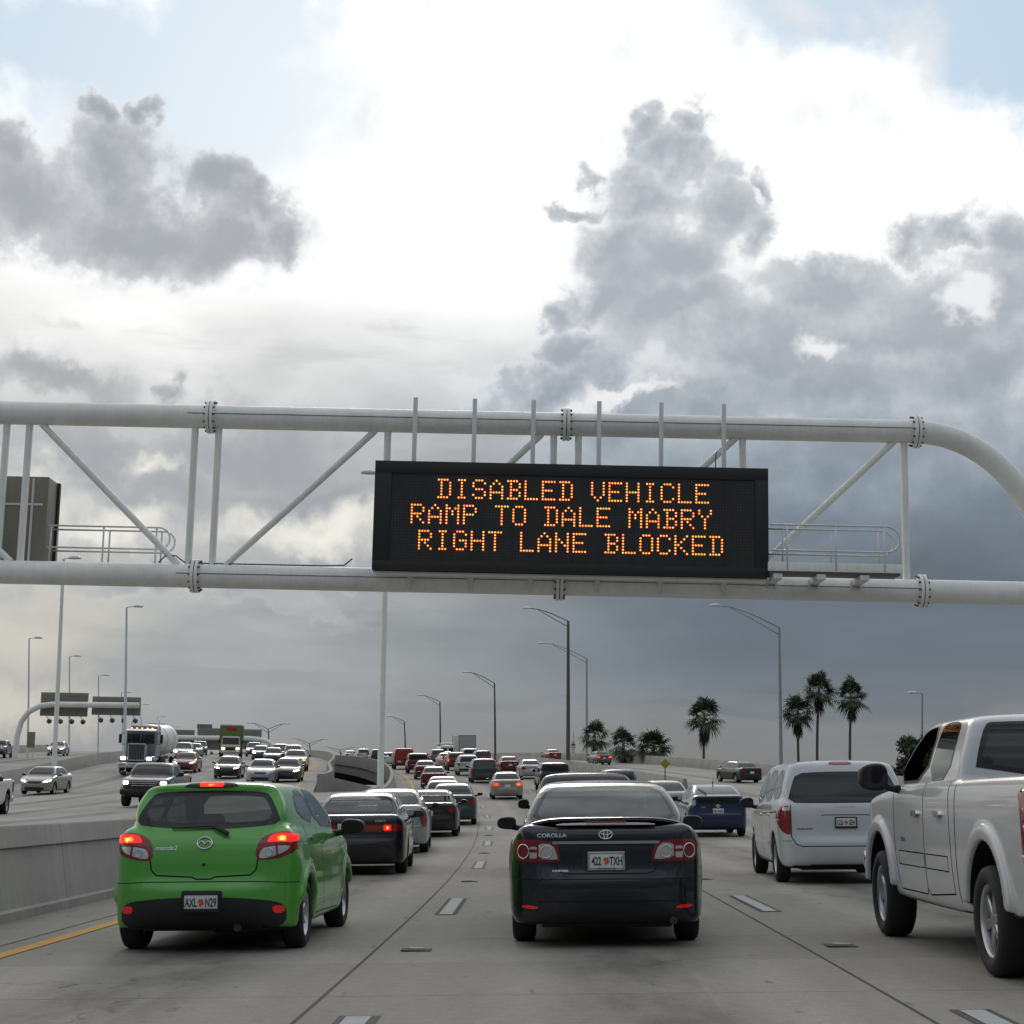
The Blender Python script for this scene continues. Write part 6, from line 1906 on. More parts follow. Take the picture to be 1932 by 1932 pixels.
# ------------------------------------------------------------------ lamp posts
def lamp_post(label, base, top, arm=(1.4, 0), kind='short', r=.11, m=None, group=None, heads=1):
    """base, top: world points; arm: sideways reach"""
    base = Vector(base); top = Vector(top)
    root = empty('lamp_post', base); tag(root, label, 'lamp post', group)
    m = m or M_GLV
    t = top - base
    bm = bmesh.new(); add_tube(bm, [(0, 0, -1.0), tuple(t * .5), tuple(t)], [r, r * .82, r * .6], 12); bm_obj('pole', bm, m, root, angle=60)
    for sg in ((1, -1) if heads == 2 else (1,)):
        ax = arm[0] * sg; s = 1 if ax > 0 else -1
        bm = bmesh.new()
        if kind == 'short':
            add_tube(bm, [tuple(t), tuple(t + Vector((ax * .5, 0, .06))), tuple(t + Vector((ax, 0, .08)))], .035, 8)
        else:
            e = t + Vector((ax, 0, arm[1]))
            c1 = t + Vector((ax * .45, 0, arm[1] * .62)); c2 = t + Vector((ax * .8, 0, arm[1] * .95))
            add_tube(bm, [tuple(t), tuple(c1), tuple(c2), tuple(e)], .045, 8)
            add_tube(bm, [tuple(t - Vector((0, 0, .55))), tuple(c1 - Vector((0, 0, .38))), tuple(c2 - Vector((0, 0, .10)))], .035, 8)
        bm_obj('arm', bm, m, root, smooth=True)
        e = t + Vector((ax, 0, arm[1] if kind != 'short' else .08))
        bm = bmesh.new()
        bmesh.ops.create_icosphere(bm, subdivisions=2, radius=1)
        for v in bm.verts: v.co = Vector((v.co.x * .42, v.co.y * .20, max(v.co.z, -.35) * .16))
        h = bm_obj('lamp_head', bm, M_GLV, root, smooth=True); h.location = e + Vector((s * .35, 0, .0))
    return root

def post_px(label, ub, ut, vt, Y, arm, kind='short', r=.11, m=None, heads=1, zb_=None, group=None):
    top = wp(ut, vt, Y); b = wp(ub, HOR, Y)
    z = zb_ if zb_ is not None else gz(b.x, Y) + .6
    return lamp_post(label, (b.x, Y, z), top, arm, kind, r, m, group, heads)
GL = 'light poles along the oncoming side'
post_px('tall grey pole rising from the median in front of the gap wall', 718, 731, 896, 80, (-.55, 0), 'short', .17, M_WST, zb_=-.4)
post_px('tall pole behind the gantry catwalk, thickest at the far left', 99, 120, 1055, 104, (.35, 0), 'short', .16, M_WST)
post_px('tall lamp post with a right-hand head standing in front of the second sign panel', 231, 239, 1146, 131, (.55, 0), 'short', .13, group=GL)
post_px('leftmost slim lamp post in the row, beside the left arch', 47, 55, 1205, 158, (.5, 0), 'short', .11, group=GL)
post_px('slim lamp post between the two tall poles behind the first sign panel', 125, 131, 1239, 180, (.5, 0), 'short', .11, group=GL)
post_px('slim lamp post showing between the two sign panels of the left arch', 180, 186, 1275, 206, (.6, 0), 'short', .11, group=GL)
post_px('slim lamp post half hidden behind the second sign panel', 227, 229, 1307, 240, (.7, 0), 'short', .11, group=GL)
post_px('small far lamp post just right of the second sign panel', 264, 265, 1330, 270, (.7, 0), 'short', .10, group=GL)
post_px('small far lamp post above the cab of the tank truck', 296, 297, 1353, 300, (.7, 0), 'short', .10, group=GL)
post_px('smallest far lamp post above the middle of the far gantry', 325, 326, 1372, 330, (.7, 0), 'short', .10, group=GL)
GD = 'double-armed lamp posts far down the median'
post_px('double-armed lamp post at the curved right end of the far gantry', 505, 506, 1376, 260, (2.6, .9), 'truss', .14, M_DST, 2, group=GD)
post_px('double-armed lamp post left of the median gap', 584, 584, 1403, 330, (2.9, .9), 'truss', .14, M_DST, 2, group=GD)
post_px('low double-armed lamp post above the dark inside of the gap', 641, 641, 1415, 345, (3.0, .6), 'truss', .14, M_DST, 2, group=GD)
GRR = 'truss-armed lamp posts along the right of the queue'
post_px('tall dark lamp post with truss arm nearest the middle, behind the navy sedan', 1071, 1072, 1172, 160, (-3.6, 1.15), 'truss', .21, M_DST, group=GRR)
post_px('thin lamp post with truss arm just right of the tall dark one', 1106, 1107, 1242, 208, (-5.3, 1.75), 'truss', .15, M_PST, group=GRR)
post_px('grey lamp post with truss arm rising behind the white minivan', 1474, 1470, 1184, 129, (-4.6, 1.6), 'truss', .16, M_PST, group=GRR)
post_px('dark lamp post with truss arm, third from the right behind the queue', 933, 933, 1289, 205, (-3.2, 1.25), 'truss', .15, M_DST, group=GRR)
post_px('dark lamp post with truss arm behind the red van and box trailer', 829, 830, 1324, 245, (-2.6, .85), 'truss', .15, M_DST, group=GRR)
post_px('shortest truss-armed lamp post, above the red cargo van', 763, 763, 1361, 285, (-2.4, .75), 'truss', .15, M_DST, group=GRR)
post_px('pale slim lamp post standing above the dark bush at right', 1741, 1740, 1309, 150, (-.5, 0), 'short', .11, M_PST)

# ------------------------------------------------------------------ sign arches over the oncoming lanes
def panel(root, name, x0, x1, z0, z1, y, lamps=0, arms=True):
    rbox(name, root, ((x0 + x1) / 2, y, (z0 + z1) / 2), (x1 - x0, .10, z1 - z0), .04, M_SGB)
    bm = bmesh.new(); n = max(3, int((z1 - z0) / .3))
    for k in range(1, n): add_box(bm, ((x0 + x1) / 2, y - .065, z0 + (z1 - z0) * k / n), (x1 - x0 - .1, .03, .035), 0)
    bm_obj('panel_ribs', bm, M_GLV if False else M_SGB, root)
    for k in range(lamps):
        x = x0 + (x1 - x0) * (k + .6) / (lamps + .2)
        bm = bmesh.new(); add_tube(bm, [(x, y, z0), (x, y + 1.0, z0 - .35)], .03, 6)
        bmesh.ops.create_icosphere(bm, subdivisions=1, radius=.26, matrix=Matrix.Translation((x, y + 1.0, z0 - .42)))
        bm_obj('sign_light', bm, M_DST, root)
AY = 150.0
b0 = wp(27, 1440, AY)
ar1 = empty('sign_arch', (b0.x, AY, gz(b0.x, AY))); tag(ar1, 'white curved tube arch carrying two grey sign backs over the oncoming lanes', 'sign gantry')
def AP(u, v): p = wp(u, v, AY); return Vector((p.x - ar1.location.x, 0, p.z - ar1.location.z))
bm = bmesh.new()
add_tube(bm, [AP(26, 1470), AP(28, 1425), AP(32, 1390), AP(40, 1362), AP(54, 1343), AP(75, 1332), AP(100, 1329), AP(180, 1330), AP(262, 1331)], .26, 16)
bm_obj('arch_tube', bm, M_WST, ar1, smooth=True)
for (ua, ub, va, vb) in ((72, 165, 1307, 1350), (170, 264, 1315, 1348)):
    a, b = AP(ua, vb), AP(ub, va); panel(ar1, 'sign_panel', a.x, b.x, a.z, b.z, .5, 4)
AY2 = 225.0
b0 = wp(524, 1440, AY2)
ar2 = empty('sign_arch', (b0.x, AY2, gz(b0.x, AY2))); tag(ar2, 'distant white tube gantry with several grey sign backs above the tank truck', 'sign gantry')
def AP2(u, v): p = wp(u, v, AY2); return Vector((p.x - ar2.location.x, 0, p.z - ar2.location.z))
bm = bmesh.new()
add_tube(bm, [AP2(526, 1450), AP2(523, 1422), AP2(516, 1408), AP2(505, 1399), AP2(490, 1395), AP2(470, 1393), AP2(380, 1392), AP2(240, 1390)], .32, 14)
bm_obj('arch_tube', bm, M_WST, ar2, smooth=True)
for (ua, ub, va, vb, l) in ((250, 279, 1371, 1396, 0), (288, 313, 1369, 1384, 0), (309, 366, 1377, 1412, 3), (369, 424, 1374, 1414, 3), (370, 399, 1366, 1374, 0), (440, 493, 1376, 1413, 3)):
    a, b = AP2(ua, vb), AP2(ub, va); panel(ar2, 'sign_panel', a.x, b.x, a.z, b.z, .6, l)
sm = wp(58, 1440, 150); sroot = empty('roadside_sign', (sm.x, 148, gz(sm.x, 148))); tag(sroot, 'small dark sign back on two thin posts beside the left arch', 'sign')
a = wp(50, 1410, 148) - sroot.location; b = wp(67, 1381, 148) - sroot.location
rbox('sign_panel', sroot, ((a.x + b.x) / 2, 0, (a.z + b.z) / 2), (b.x - a.x, .06, b.z - a.z), .01, M_SGB)
bm = bmesh.new()
for x in (a.x + .12, b.x - .12): add_tube(bm, [(x, .08, -.5), (x, .08, b.z)], .05, 8)
bm_obj('post', bm, M_GLV, sroot)
# yellow diamond at the nose of the ramp barrier
yy = 100.0; c = wp(1255, 1441, yy); ysg = empty('diamond_sign', (c.x, yy, gz(c.x, yy))); tag(ysg, 'yellow diamond marker sign on a dark post at the ramp barrier nose', 'sign')
hz = c.z - ysg.location.z
rbox('sign_panel', ysg, (0, -.04, hz), (.44, .02, .44), .004, mat('sign_yellow', (.32, .25, .015), .5), (0, R(45), 0))
bm = bmesh.new(); add_tube(bm, [(0, 0, 0), (0, 0, hz + .1)], .035, 8); bm_obj('post', bm, M_DST, ysg)
# radio mast far off
mb = wp(1081, 1440, 330); ms = empty('radio_mast', (mb.x, 330, -4)); tag(ms, 'thin distant antenna mast between two lamp posts left of the palms', 'mast')
mt = wp(1081, 1380, 330).z + 4
bm = bmesh.new()
for k in range(3):
    a = 2 * math.pi * k / 3; add_tube(bm, [(.35 * math.cos(a), .35 * math.sin(a), 0), (.2 * math.cos(a), .2 * math.sin(a), mt * .9)], .05, 5)
add_tube(bm, [(0, 0, mt * .85), (0, 0, mt)], .04, 5)
for k in range(30): add_box(bm, (0, 0, mt * .9 * k / 30), (.6, .6, .05), 0)
bm_obj('lattice', bm, M_DST, ms)
bm = bmesh.new()
for z, w in ((mt - 2.6, .9), (mt - 4.6, 1.2)): add_box(bm, (0, 0, z), (w, w, .25), .03); add_box(bm, (0, 0, z - .5), (w * 1.2, .1, .1), .01)
bm_obj('antenna_array', bm, M_DST, ms)

# ------------------------------------------------------------------ palms and bushes
M_FR = mat('palm_frond', (.042, .062, .028), .55, noise=.4, nscale=2); M_FR2 = mat('palm_frond_new', (.075, .10, .04), .55, noise=.3, nscale=2)
M_DEAD = mat('dead_frond', (.10, .085, .055), .9, noise=.4, nscale=2); M_TRK = mat('palm_trunk', (.12, .105, .085), .95, noise=.4, nscale=6, bump=.5)
M_LEAF = mat('bush_leaf', (.035, .05, .022), .7, noise=.4, nscale=3)
def fan(V, F, MI, o, d, size, droop, mi, r_):
    """one fan leaf: petiole and a half-round of narrow blades"""
    d = d.normalized(); up = Vector((0, 0, 1)); s = d.cross(up)
    if s.length < .05: s = Vector((1, 0, 0))
    s.normalize(); n = s.cross(d)
    p1 = o + d * size * .55 - up * droop * .25 * size
    i = len(V); w = .02
    V += [o + s * w, o - s * w, p1 - s * w, p1 + s * w]; F.append((i, i + 1, i + 2, i + 3)); MI.append(mi)
    nb = 13
    tw = r_.uniform(-.35, .35)
    for k in range(nb):
        a = R(-105 + 210 * k / (nb - 1)) + r_.uniform(-.05, .05)
        bd = (d * math.cos(a) + s * math.sin(a) + n * tw * math.sin(a)).normalized()
        ln = size * .70 * (1 - .18 * abs(a) / 1.8) * r_.uniform(.85, 1.1)
        side = bd.cross(n).normalized() * .046 * size
        m1 = p1 + bd * ln * .6 - up * droop * .10 * ln
        e = p1 + bd * ln - up * (droop * .45 + .1) * ln
        i = len(V)
        V += [p1, m1 + side, e, m1 - side]; F.append((i, i + 1, i + 2, i + 3)); MI.append(mi)
def palm(label, ub, uc, vc, Y, rpx, leaves=42, dead=16, trunk_r=.17, skirt=1.0, base_z=-4.0, full=False):
    r_ = random.Random(int(uc * 7 + vc))
    b = wp(ub, HOR, Y); c = wp(uc, vc, Y)
    root = empty('palm_tree', (b.x, Y, base_z)); tag(root, label, 'palm tree', 'fan palms beyond the ramp wall')
    top = Vector((c.x - b.x, 0, c.z - base_z))
    size = rpx * 1.08 / FPX * Y; trunk_r *= .85
    zc = top.z - size * .15
    bm = bmesh.new()
    pts = []
    for k in range(9):
        t = k / 8
        bend = math.sin(t * math.pi) * (.022 * top.z)
        pts.append((top.x * t ** 1.5 + bend * (1 if uc > ub else -1), 0, zc * t))
    add_tube(bm, pts, [trunk_r * (1.25 - .45 * k / 8) for k in range(9)], 10)
    bm_obj('trunk', bm, M_TRK, root, smooth=True)
    V, F, MI = [], [], []
    cc = Vector((top.x, 0, zc))
    leaves = int(leaves * .85)
    for k in range(leaves):
        ph = 2 * math.pi * (k * .618) + r_.uniform(-.2, .2)
        e = R(85 - 125 * (k / leaves) ** .85 + r_.uniform(-9, 9))
        d = Vector((math.cos(ph) * math.cos(e), math.sin(ph) * math.cos(e), math.sin(e)))
        fan(V, F, MI, cc + Vector((0, 0, r_.uniform(-.25, .15))), d, size * r_.uniform(.82, 1.12), .25 + .7 * k / leaves, 0 if r_.random() < .7 else 1, r_)
    mesh_obj('crown', V, F, [M_FR, M_FR2], root, MI, smooth=False)
    if dead:
        V, F, MI = [], [], []
        for k in range(dead):
            ph = r_.uniform(0, 6.28); e = R(r_.uniform(-89, -68))
            d = Vector((math.cos(ph) * math.cos(e), math.sin(ph) * math.cos(e), math.sin(e)))
            fan(V, F, MI, cc - Vector((0, 0, size * r_.uniform(.15, .85) * skirt)), d, size * r_.uniform(.45, .75) * (.9 if not full else 1.3), .9, 0, r_)
        mesh_obj('dead_frond_skirt', V, F, [M_DEAD], root, MI, smooth=False)
    return root
palm('fan palm with one hanging dead skirt, leftmost of the palms', 1124, 1122, 1381, 185, 27, 44, 10)
palm('short broad fan palm second from the left, sparse crown', 1174, 1176, 1396, 190, 29, 36, 6, .22)
palm('short bushy fan palm with a thick round crown, third from the left', 1233, 1233, 1402, 185, 33, 60, 26, .30, full=True)
palm('tall fan palm standing alone between the sign and the minivan', 1337, 1329, 1343, 175, 33, 46, 18)
palm('leaning fan palm with ragged skirt just right of the grey lamp post', 1519, 1505, 1334, 175, 30, 46, 18)
palm('tallest fan palm, between the leaning one and the last one', 1551, 1545, 1292, 175, 30, 46, 12)
palm('slender fan palm at the right end of the row above the minivan roof', 1613, 1606, 1304, 175, 30, 44, 8)
def bush(label, u, v, Y, rx, rz, n, name='bush'):
    c = wp(u, v, Y); r_ = random.Random(n)
    root = empty(name, (c.x, Y, -4.0)); tag(root, label, 'bush')
    V, F = [], []
    blobs = [(Vector((r_.uniform(-.7, .7) * rx, r_.uniform(-.6, .6) * rx, c.z + 4 + r_.uniform(-1.0, .8) * rz)), r_.uniform(.14, .36) * min(rx, rz)) for _ in range(40)]
    for _ in range(n):
        bc, br = r_.choice(blobs)
        d = Vector((r_.gauss(0, 1), r_.gauss(0, 1), r_.gauss(0, 1))).normalized() * br * r_.uniform(.6, 1.15)
        p = bc + d; a = Vector((r_.gauss(0, 1), r_.gauss(0, 1), r_.gauss(0, 1))).normalized(); q = a.cross(d).normalized()
        s = r_.uniform(.10, .2); i = len(V)
        V += [p - a * s * 1.6, p + q * s * .5, p + a * s * 1.6, p - q * s * .5]; F.append((i, i + 1, i + 2, i + 3))
    mesh_obj('foliage', V, F, M_LEAF, root, smooth=False)
    bm = bmesh.new(); add_tube(bm, [(0, 0, 0), (.1, 0, c.z + 4 - rz * .5), (0, 0, c.z + 4 + rz * .2)], [.2, .13, .05], 8)
    for k in range(6):
        a = k * 1.05; add_tube(bm, [(.05, 0, (c.z + 4) * .55 + k * .2), (rx * .5 * math.cos(a), rx * .4 * math.sin(a), c.z + 4 + rz * .1)], [.07, .02], 6)
    bm_obj('trunk', bm, M_TRK, root)
bush('dark ragged bush rising behind the mirror of the white pickup', 1742, 1450, 110, 1.9, 2.4, 6500)
bush('low dark shrub between the minivan roof and the ragged bush', 1693, 1480, 112, .9, 1.1, 1800, 'shrub')

# ------------------------------------------------------------------ the traffic
def children(o): return [c for c in bpy.data.objects if c.parent is o]
def copy_tree(o):
    kids = {}
    for c in bpy.data.objects:
        if c.parent: kids.setdefault(c.parent.name, []).append(c)
    def rec(q, par):
        c = q.copy(); COL.objects.link(c)
        if par is not None: c.parent = par
        for k in kids.get(q.name, []): rec(k, c)
        return c
    return rec(o, None)

def swap(root, body=None, lens=None, head=None, glass=None, brake=None):
    """give a copy its own paint and lamp lenses without touching the shared mesh"""
    st = [root]
    while st:
        q = st.pop()
        st += [c for c in bpy.data.objects if c.parent is q]
        if q.type != 'MESH': continue
        n = q.name.split('.')[0]
        m = {'body': body, 'tail_lamp': lens, 'headlight': head, 'brake_light': brake}.get(n)
        if n == 'mirror' and body: m = None
        if m:
            q.material_slots[0].link = 'OBJECT'; q.material_slots[0].material = m

def place(root, label, cat, u, Y, away=True, yaw=0.0, dz=0.0, group=None, roll=None, name=None):
    """u, Y: photo column and distance of the end of the vehicle that faces the camera"""
    L = root['_L']
    p = wp(u, HOR, Y)
    hd = heading(Y + (L / 2)) + yaw
    f = Vector((-math.sin(hd), math.cos(hd), 0))
    c = Vector((p.x, Y, 0)) + f * (L / 2)
    z = gz(c.x, c.y)
    pitch = math.atan(grade(c.y))
    off = c.x - float(xL(c.y))
    bank = math.atan(.030) if off > -4.86 else 0.0
    if roll is not None: bank += roll
    rm = Matrix.Rotation(hd, 4, 'Z') @ Matrix.Rotation(pitch, 4, 'X') @ Matrix.Rotation(-bank, 4, 'Y')
    if not away: rm = rm @ Matrix.Rotation(math.pi, 4, 'Z')
    root.rotation_euler = rm.to_euler()
    root.location = (c.x, c.y, z + dz)
    if name: root.name = name
    tag(root, label, cat, group)
    return root

QUEUE = 'vehicles queuing away from the camera'
ONC = 'oncoming vehicles in the opposite lanes'

# --- near vehicles
place(hatch(), 'bright green hatchback with lit brake lights in the left lane, nearest on the left', 'car', 393, 14.75, yaw=R(-1.2), group=QUEUE)
place(corolla(), 'navy sedan with rear spoiler and round-ringed lamps, centre foreground', 'car', 1150, 14.85, yaw=R(-1.0), group=QUEUE)
WHT = paint('truck_white', (.52, .535, .55), 0, .3, .8, .08)
pk, _ = pickup(h=.025, body=WHT, far=False, glass_m=M_GLD)
place(pk, 'white lifted crew cab pickup cut off by the right edge of the photo', 'pickup truck', 2240, 11.1, yaw=R(0.6), group=QUEUE)
mv, _ = minivan(body=paint('van_white', (.51, .54, .56), .1, .3, .8, .07))
mv.scale = (1, 1, 1.045)
place(mv, 'white minivan with dark rear glass in the right lane beside the pickup', 'minivan', 1600, 25.0, yaw=R(-1.5), group=QUEUE)

# second row: middle distance
lg, sh = sedan(L=4.7, W=1.74, H=1.42, h=.025, body=paint('dark_charcoal', (.010, .010, .012), .3, .3, 1.0, .06), far=False, lamps='none', glass_m=M_GLH, heroic='x')
for sg in (1, -1):
    pl = chaikin([(.44, .87), (.77, .87), (.80, .74), (.44, .74)], 1)
    A = sh.part('tail_lamp', lg, 'rear', pl if sg == 1 else flipx(pl), M_RED, sp=.03, bulge=.012)
    q = rr(.47, .60, .75, .85, .015)
    if sg == 1: sh.part('brake_lens', A, 'rear', q, M_REDL, sp=.025, off=.018)
sh.part('plate_panel', lg, 'rear', rr(-.43, .43, .73, .86, .02), M_RED, sp=.04, off=.002)
sh.text('model_lettering', lg, 'rear', 'LEGACY', .42, .915, .05, M_CHR, bold=.001)
p, nn = sh.cast('rear', -.16, .80); make_plate(lg, p + np.array((0, -.012, 0)), ('L27', 'VBA'))
place(lg, 'black older sedan with one lit amber-red lamp behind the green hatchback', 'car', 676, 29.2, yaw=R(1.5), group=QUEUE)
SIL = paint('silver', (.34, .36, .38), .55, .34, .8, .06)
cd, sh = sedan(L=4.98, W=1.86, H=1.48, h=.03, body=SIL, far=False, lamps='vertical', glass_m=M_GLH, deck=.03, heroic='x')
sh.part('trunk_chrome_strip', cd, 'rear', rr(-.62, .62, .985, 1.005, .006), M_CHR, sp=.03, off=.008)
p, nn = sh.cast('rear', -.0, .78); make_plate(cd, p + np.array((0, -.012, 0)), ('D83', 'KWN'))
place(cd, 'silver sedan with tall vertical red lamps behind the black sedan', 'car', 736, 39.0, yaw=R(1.5), group=QUEUE)
place(coupe(), 'black coupe with raised rear wing squeezed between silver and green sedans', 'car', 808, 50, group=QUEUE)
place(kamm_hatch(), 'deep blue liftback with wiper raised on split rear window, left of the minivan', 'car', 1357, 48, yaw=R(-1), group=QUEUE)

# prototypes for the far rows
P_BLK = paint('black', (.008, .008, .009), .2, .3, 1.0, .06)
sdA, _ = sedan(body=paint('teal_green', (.030, .060, .060), .4, .34, .8, .06), h=.045)
suvA, _ = suv(body=P_BLK, h=.045)
suvB, _ = suv(body=paint('grey_green', (.055, .060, .058), .4, .36, .8, .08), h=.05, L=4.9, W=1.97, H=1.80, boxy=1.0)
pkA, _ = pickup(h=.055, body=P_BLK, head=M_HEADW, L=5.3, W=1.9, H=1.78, wr=.38)
mvA, _ = minivan(h=.055, body=paint('dark_grey', (.045, .048, .05), .4, .36, .8, .08), far=True)
used = set()
def put(proto, label, cat, u, Y, away=True, group=None, name=None, yaw=0.0, **kw):
    o = copy_tree(proto) if proto.name in used else proto
    used.add(proto.name)
    swap(o, **kw)
    return place(o, label, cat, u, Y, away, yaw, group=group, name=name)

RED = paint('red', (.22, .012, .014), .2, .32, .9, .06); DRED = paint('dark_red', (.10, .008, .012), .3, .32, .9, .06)
LSIL = paint('light_silver', (.42, .43, .43), .5, .34, .8, .06); BEI = paint('beige_silver', (.30, .285, .25), .45, .36, .8, .07)
WH2 = paint('plain_white', (.55, .56, .56), 0, .36, .8, .08); GRY = paint('mid_grey', (.12, .125, .13), .4, .35, .8, .07)
Q = QUEUE
TEAL = MATS['paint_teal_green']
put(sdA, 'dark green sedan with mirror standing out, behind the black coupe', 'car', 855, 60, group=Q, body=TEAL, lens=M_RED)
put(suvA, 'black compact suv mostly hidden ahead of the navy sedan', 'suv', 1112, 27.5, group=Q, body=P_BLK, lens=M_RED)
put(sdA, 'white sedan roof just ahead of the dark green sedan', 'car', 837, 69, group=Q, body=WH2, lens=M_RED)
put(sdA, 'pale silver sedan second ahead of the dark green sedan', 'car', 836, 80, group=Q, body=LSIL, lens=M_RED)
put(sdA, 'silver sedan with glowing brake lights alone in the middle lane', 'car', 958, 92, group=Q, body=BEI, lens=M_REDD)
put(sdA, 'silver sedan half hidden between the navy sedan and the blue liftback', 'car', 1264, 62, group=Q, body=LSIL, lens=M_RED)
put(suvA, 'small grey suv roof showing over the navy sedan at its right', 'suv', 1172, 82, group=Q, body=GRY, lens=M_RED)
put(sdA, 'dark red sedan ahead of the white sedan roofs in the left lane', 'car', 819, 110, group=Q, body=DRED, lens=M_RED)
put(sdA, 'brighter red sedan next ahead of the dark red sedan', 'car', 803, 132, group=Q, body=paint('maroon', (.14, .012, .014), .3, .32, .9, .06), lens=M_RED)
put(suvB, 'dark red tall suv with black rear glass behind the red van', 'suv', 788, 149, group=Q, body=DRED, lens=M_RED)
rv, _ = cargo_van('cargo_van', paint('van_red', (.28, .030, .018), 0, .42, .6, .10))
place(rv, 'plain red cargo van, tallest vehicle in the left lane', 'van', 761, 165, group=Q)
put(sdA, 'white sedan left of the red cargo van', 'car', 733, 186, group=Q, body=WH2, lens=M_RED)
put(suvA, 'dark suv beside the tall median pole, ahead of the white sedan', 'suv', 712, 205, group=Q, body=P_BLK, lens=M_RED)
put(suvA, 'silver suv seen over the dark inside of the median gap', 'suv', 684, 230, group=Q, body=LSIL, lens=M_RED)
put(sdA, 'tiny white sedan at the far left end of the queue', 'car', 660, 252, group=Q, body=WH2, lens=M_RED)
put(mvA, 'dark grey minivan with plate in the middle lane behind the silver brake-lit sedan', 'minivan', 914, 122, group=Q, body=MATS['paint_dark_grey'], lens=M_RED)
put(suvA, 'silver suv peeking out left of the dark grey minivan', 'suv', 883, 141, group=Q, body=LSIL, lens=M_RED)
put(suvA, 'red small suv with lamps glowing left of the silver one', 'suv', 861, 158, group=Q, body=paint('cherry', (.17, .010, .018), .3, .32, .9, .06), lens=M_REDD)
put(sdA, 'silver sedan with red lamps left of the red small suv', 'car', 842, 174, group=Q, body=LSIL, lens=M_REDD)
put(suvA, 'grey suv farther ahead of the silver sedan near the ambulance', 'suv', 826, 190, group=Q, body=GRY, lens=M_RED)
put(sdA, 'white roofed sedan directly below the ambulance', 'car', 843, 192, group=Q, body=WH2, lens=M_RED)
put(suvA, 'black suv with red glass glow above the dark grey minivan', 'suv', 911, 170, group=Q, body=paint('wine', (.06, .006, .010), .3, .32, .9, .06), lens=M_REDD)
put(suvB, 'silver suv just left of the black suv with red glow', 'suv', 887, 190, group=Q, body=LSIL, lens=M_RED)
put(sdA, 'dark red sedan in the right lane, left of the silver white sedan', 'car', 962, 147, group=Q, body=DRED, lens=M_RED)
put(sdA, 'silver white sedan in the right lane beside the dark suv', 'car', 1003, 131, group=Q, body=LSIL, lens=M_RED)
put(suvB, 'dark suv just above the black suv in the right lane', 'suv', 1048, 104, group=Q, body=P_BLK, lens=M_RED)
# ambulance with two rear windows and a box truck beyond
am, sh = cargo_van('ambulance', WH2)
for sg in (-1, 1): sh.part('rear_window', am, 'rear', rr(sg * .12, sg * .68, 1.25, 1.72, .05), M_DGL, sp=.08)
rbox('light_bar', am, (0, -1.6, 2.16), (1.5, .4, .18), .04, WH2); rbox('roof_box', am, (0, .6, 2.2), (1.9, 2.4, .35), .08, WH2)
place(am, 'white ambulance-like van with two rear windows far in the queue', 'van', 843, 214, group=Q)
bt = box_truck('box_truck', mat('box_grey', (.36, .37, .36), .6, noise=.12), WH2)
place(bt, 'grey box truck back rising over the queue right of the ambulance', 'truck', 880, 230, group=Q)
# exit ramp
RMP = 'cars on the exit ramp to the right'
put(sdA, 'dark old sedan alone on the exit ramp left of the minivan', 'car', 1420, 117, group=RMP, body=paint('old_brown', (.022, .02, .018), .3, .4, .6, .10), lens=M_RED, yaw=R(14))
put(sdA, 'silver and dark sedan with lit lamps on the ramp under the palms', 'car', 1140, 178, group=RMP, body=paint('half_dark', (.10, .105, .11), .5, .34, .8, .06), lens=M_REDD, yaw=R(4))
put(sdA, 'red sedan far up the ramp beside the tall dark lamp post', 'car', 1047, 214, group=RMP, body=RED, lens=M_RED, yaw=R(3))

# --- oncoming
put(pkA, 'black pickup with lit headlights and chrome grille, oncoming behind the green roof', 'pickup truck', 268, 61, False, ONC, body=P_BLK, head=M_HEADW).scale = (.95, .95, .90)
put(sdA, 'beige silver sedan with one bright headlight at the far left', 'car', 62, 88, False, ONC, body=BEI, head=M_HEAD, yaw=R(-3))
put(pkA, 'white pickup rear half cut by the left edge of the photo', 'pickup truck', -92, 51.5, False, ONC, body=WH2, yaw=R(5))
place(tanker(), 'tank truck with pale cab and white tank behind the black pickup', 'tank truck', 252, 115, False, R(1.0), group=ONC)
put(sdA, 'red sedan with one headlight beside the tank truck', 'car', 342, 121, False, ONC, body=paint('faded_red', (.20, .030, .030), .1, .36, .8, .08), head=M_HEADW, yaw=R(-1))
put(suvA, 'white suv with both headlights lit, just right of the tank', 'suv', 340, 156, False, ONC, body=WH2, head=M_HEAD, name='suv', yaw=R(2))
put(sdA, 'silver sedan behind the white suv right of the tank', 'car', 362, 186, False, ONC, body=SIL)
put(suvA, 'blue grey suv half hidden at the end of the row right of the tank', 'suv', 372, 204, False, ONC, body=GRY)
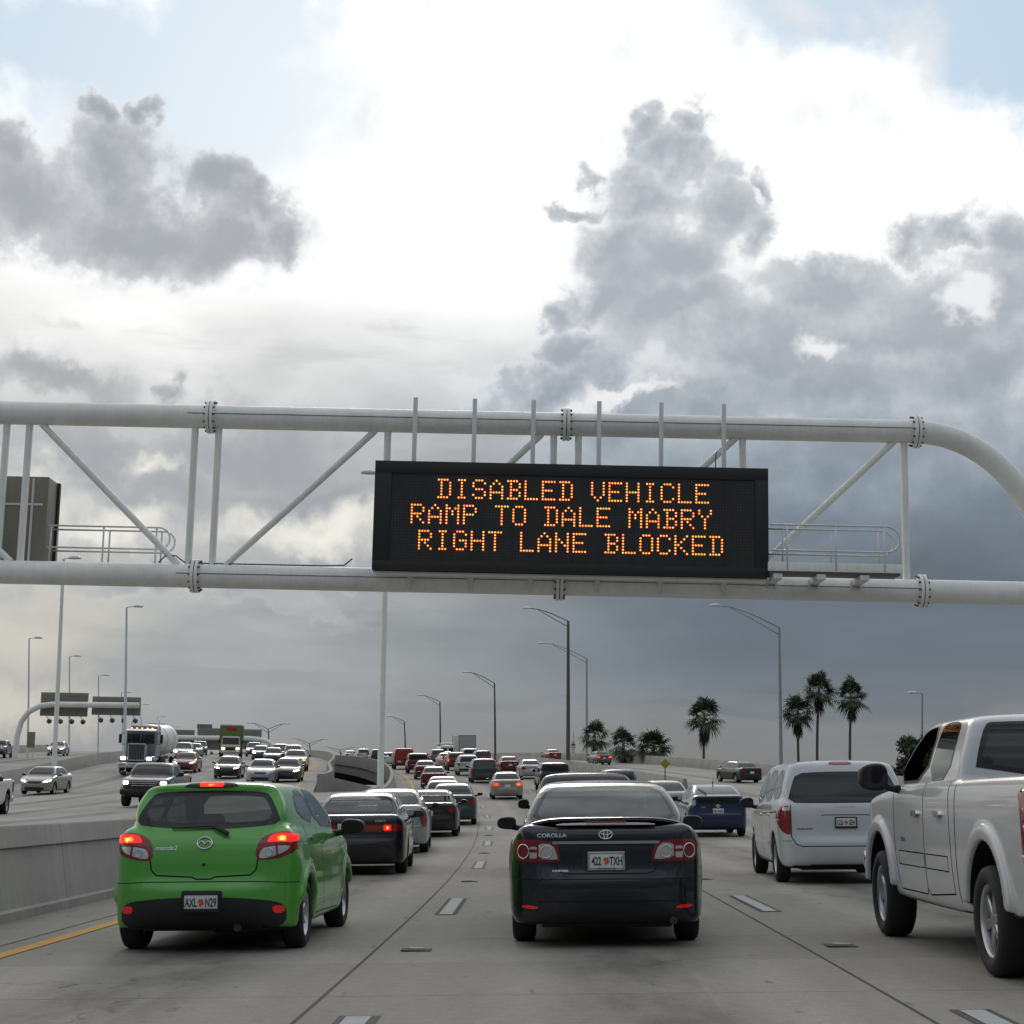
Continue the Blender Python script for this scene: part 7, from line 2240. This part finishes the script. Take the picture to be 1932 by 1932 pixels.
GRN = mat('box_green', (.12, .20, .045), .5, noise=.12)
gb = box_truck('box_truck', GRN, mat('cab_cream', (.42, .40, .33), .5, noise=.08), True, M_HEADW)
bm = bmesh.new(); add_box(bm, (0, 1.53, 3.02), (1.05, .02, .34), .01); bm_obj('red_logo_panel', bm, mat('logo_red', (.36, .02, .03), .5), gb)
bm = bmesh.new(); add_box(bm, (0, 1.52, 3.42), (2.38, .06, .14), .01); bm_obj('front_header', bm, mat('header_white', (.5, .5, .5), .5), gb)
place(gb, 'green fronted box truck with red logo and lit headlights, oncoming', 'truck', 430, 175, False, group=ONC)
put(suvA, 'dark suv with amber light right of the green box truck', 'suv', 475, 195, False, ONC, body=GRY, head=M_HEADW)
put(sdA, 'dark sedan with white headlights right of the green box truck', 'car', 487, 168, False, ONC, body=paint('slate', (.05, .055, .065), .4, .34, .8, .06), head=M_HEAD)
put(sdA, 'black sedan with two warm headlights above the green roof centre', 'car', 424, 110, False, ONC, body=P_BLK, head=M_HEADW)
put(sdA, 'silver grey sedan with dark windshield directly above the green roof', 'car', 488, 100, False, ONC, body=SIL, head=M_HEADO)
put(sdA, 'dark sedan with one lit headlight right of the silver grey one', 'car', 537, 103, False, ONC, body=paint('gunmetal', (.06, .062, .065), .4, .34, .8, .06), head=M_HEAD)
put(pkA, 'silver pickup with orange signal beside the yellow edge line', 'pickup truck', 553, 127, False, ONC, body=LSIL, head=M_AMB)
put(suvA, 'white suv roof behind the silver pickup', 'suv', 549, 152, False, ONC, body=WH2, head=M_HEADO)
put(suvA, 'dark suv left behind the silver pickup', 'suv', 524, 160, False, ONC, body=P_BLK, head=M_HEADO)
put(sdA, 'dark low sedan between the two groups left of the silver pickup', 'car', 511, 150, False, ONC, body=P_BLK, head=M_HEADO)
put(sdA, 'light sedan on the side ramp behind the left tall pole', 'car', 98, 168, False, ONC, body=SIL, head=M_HEADW)
put(pkA, 'dark truck bed at the left edge on the side ramp', 'pickup truck', -18, 150, False, ONC, body=GRY, head=M_HEADO)
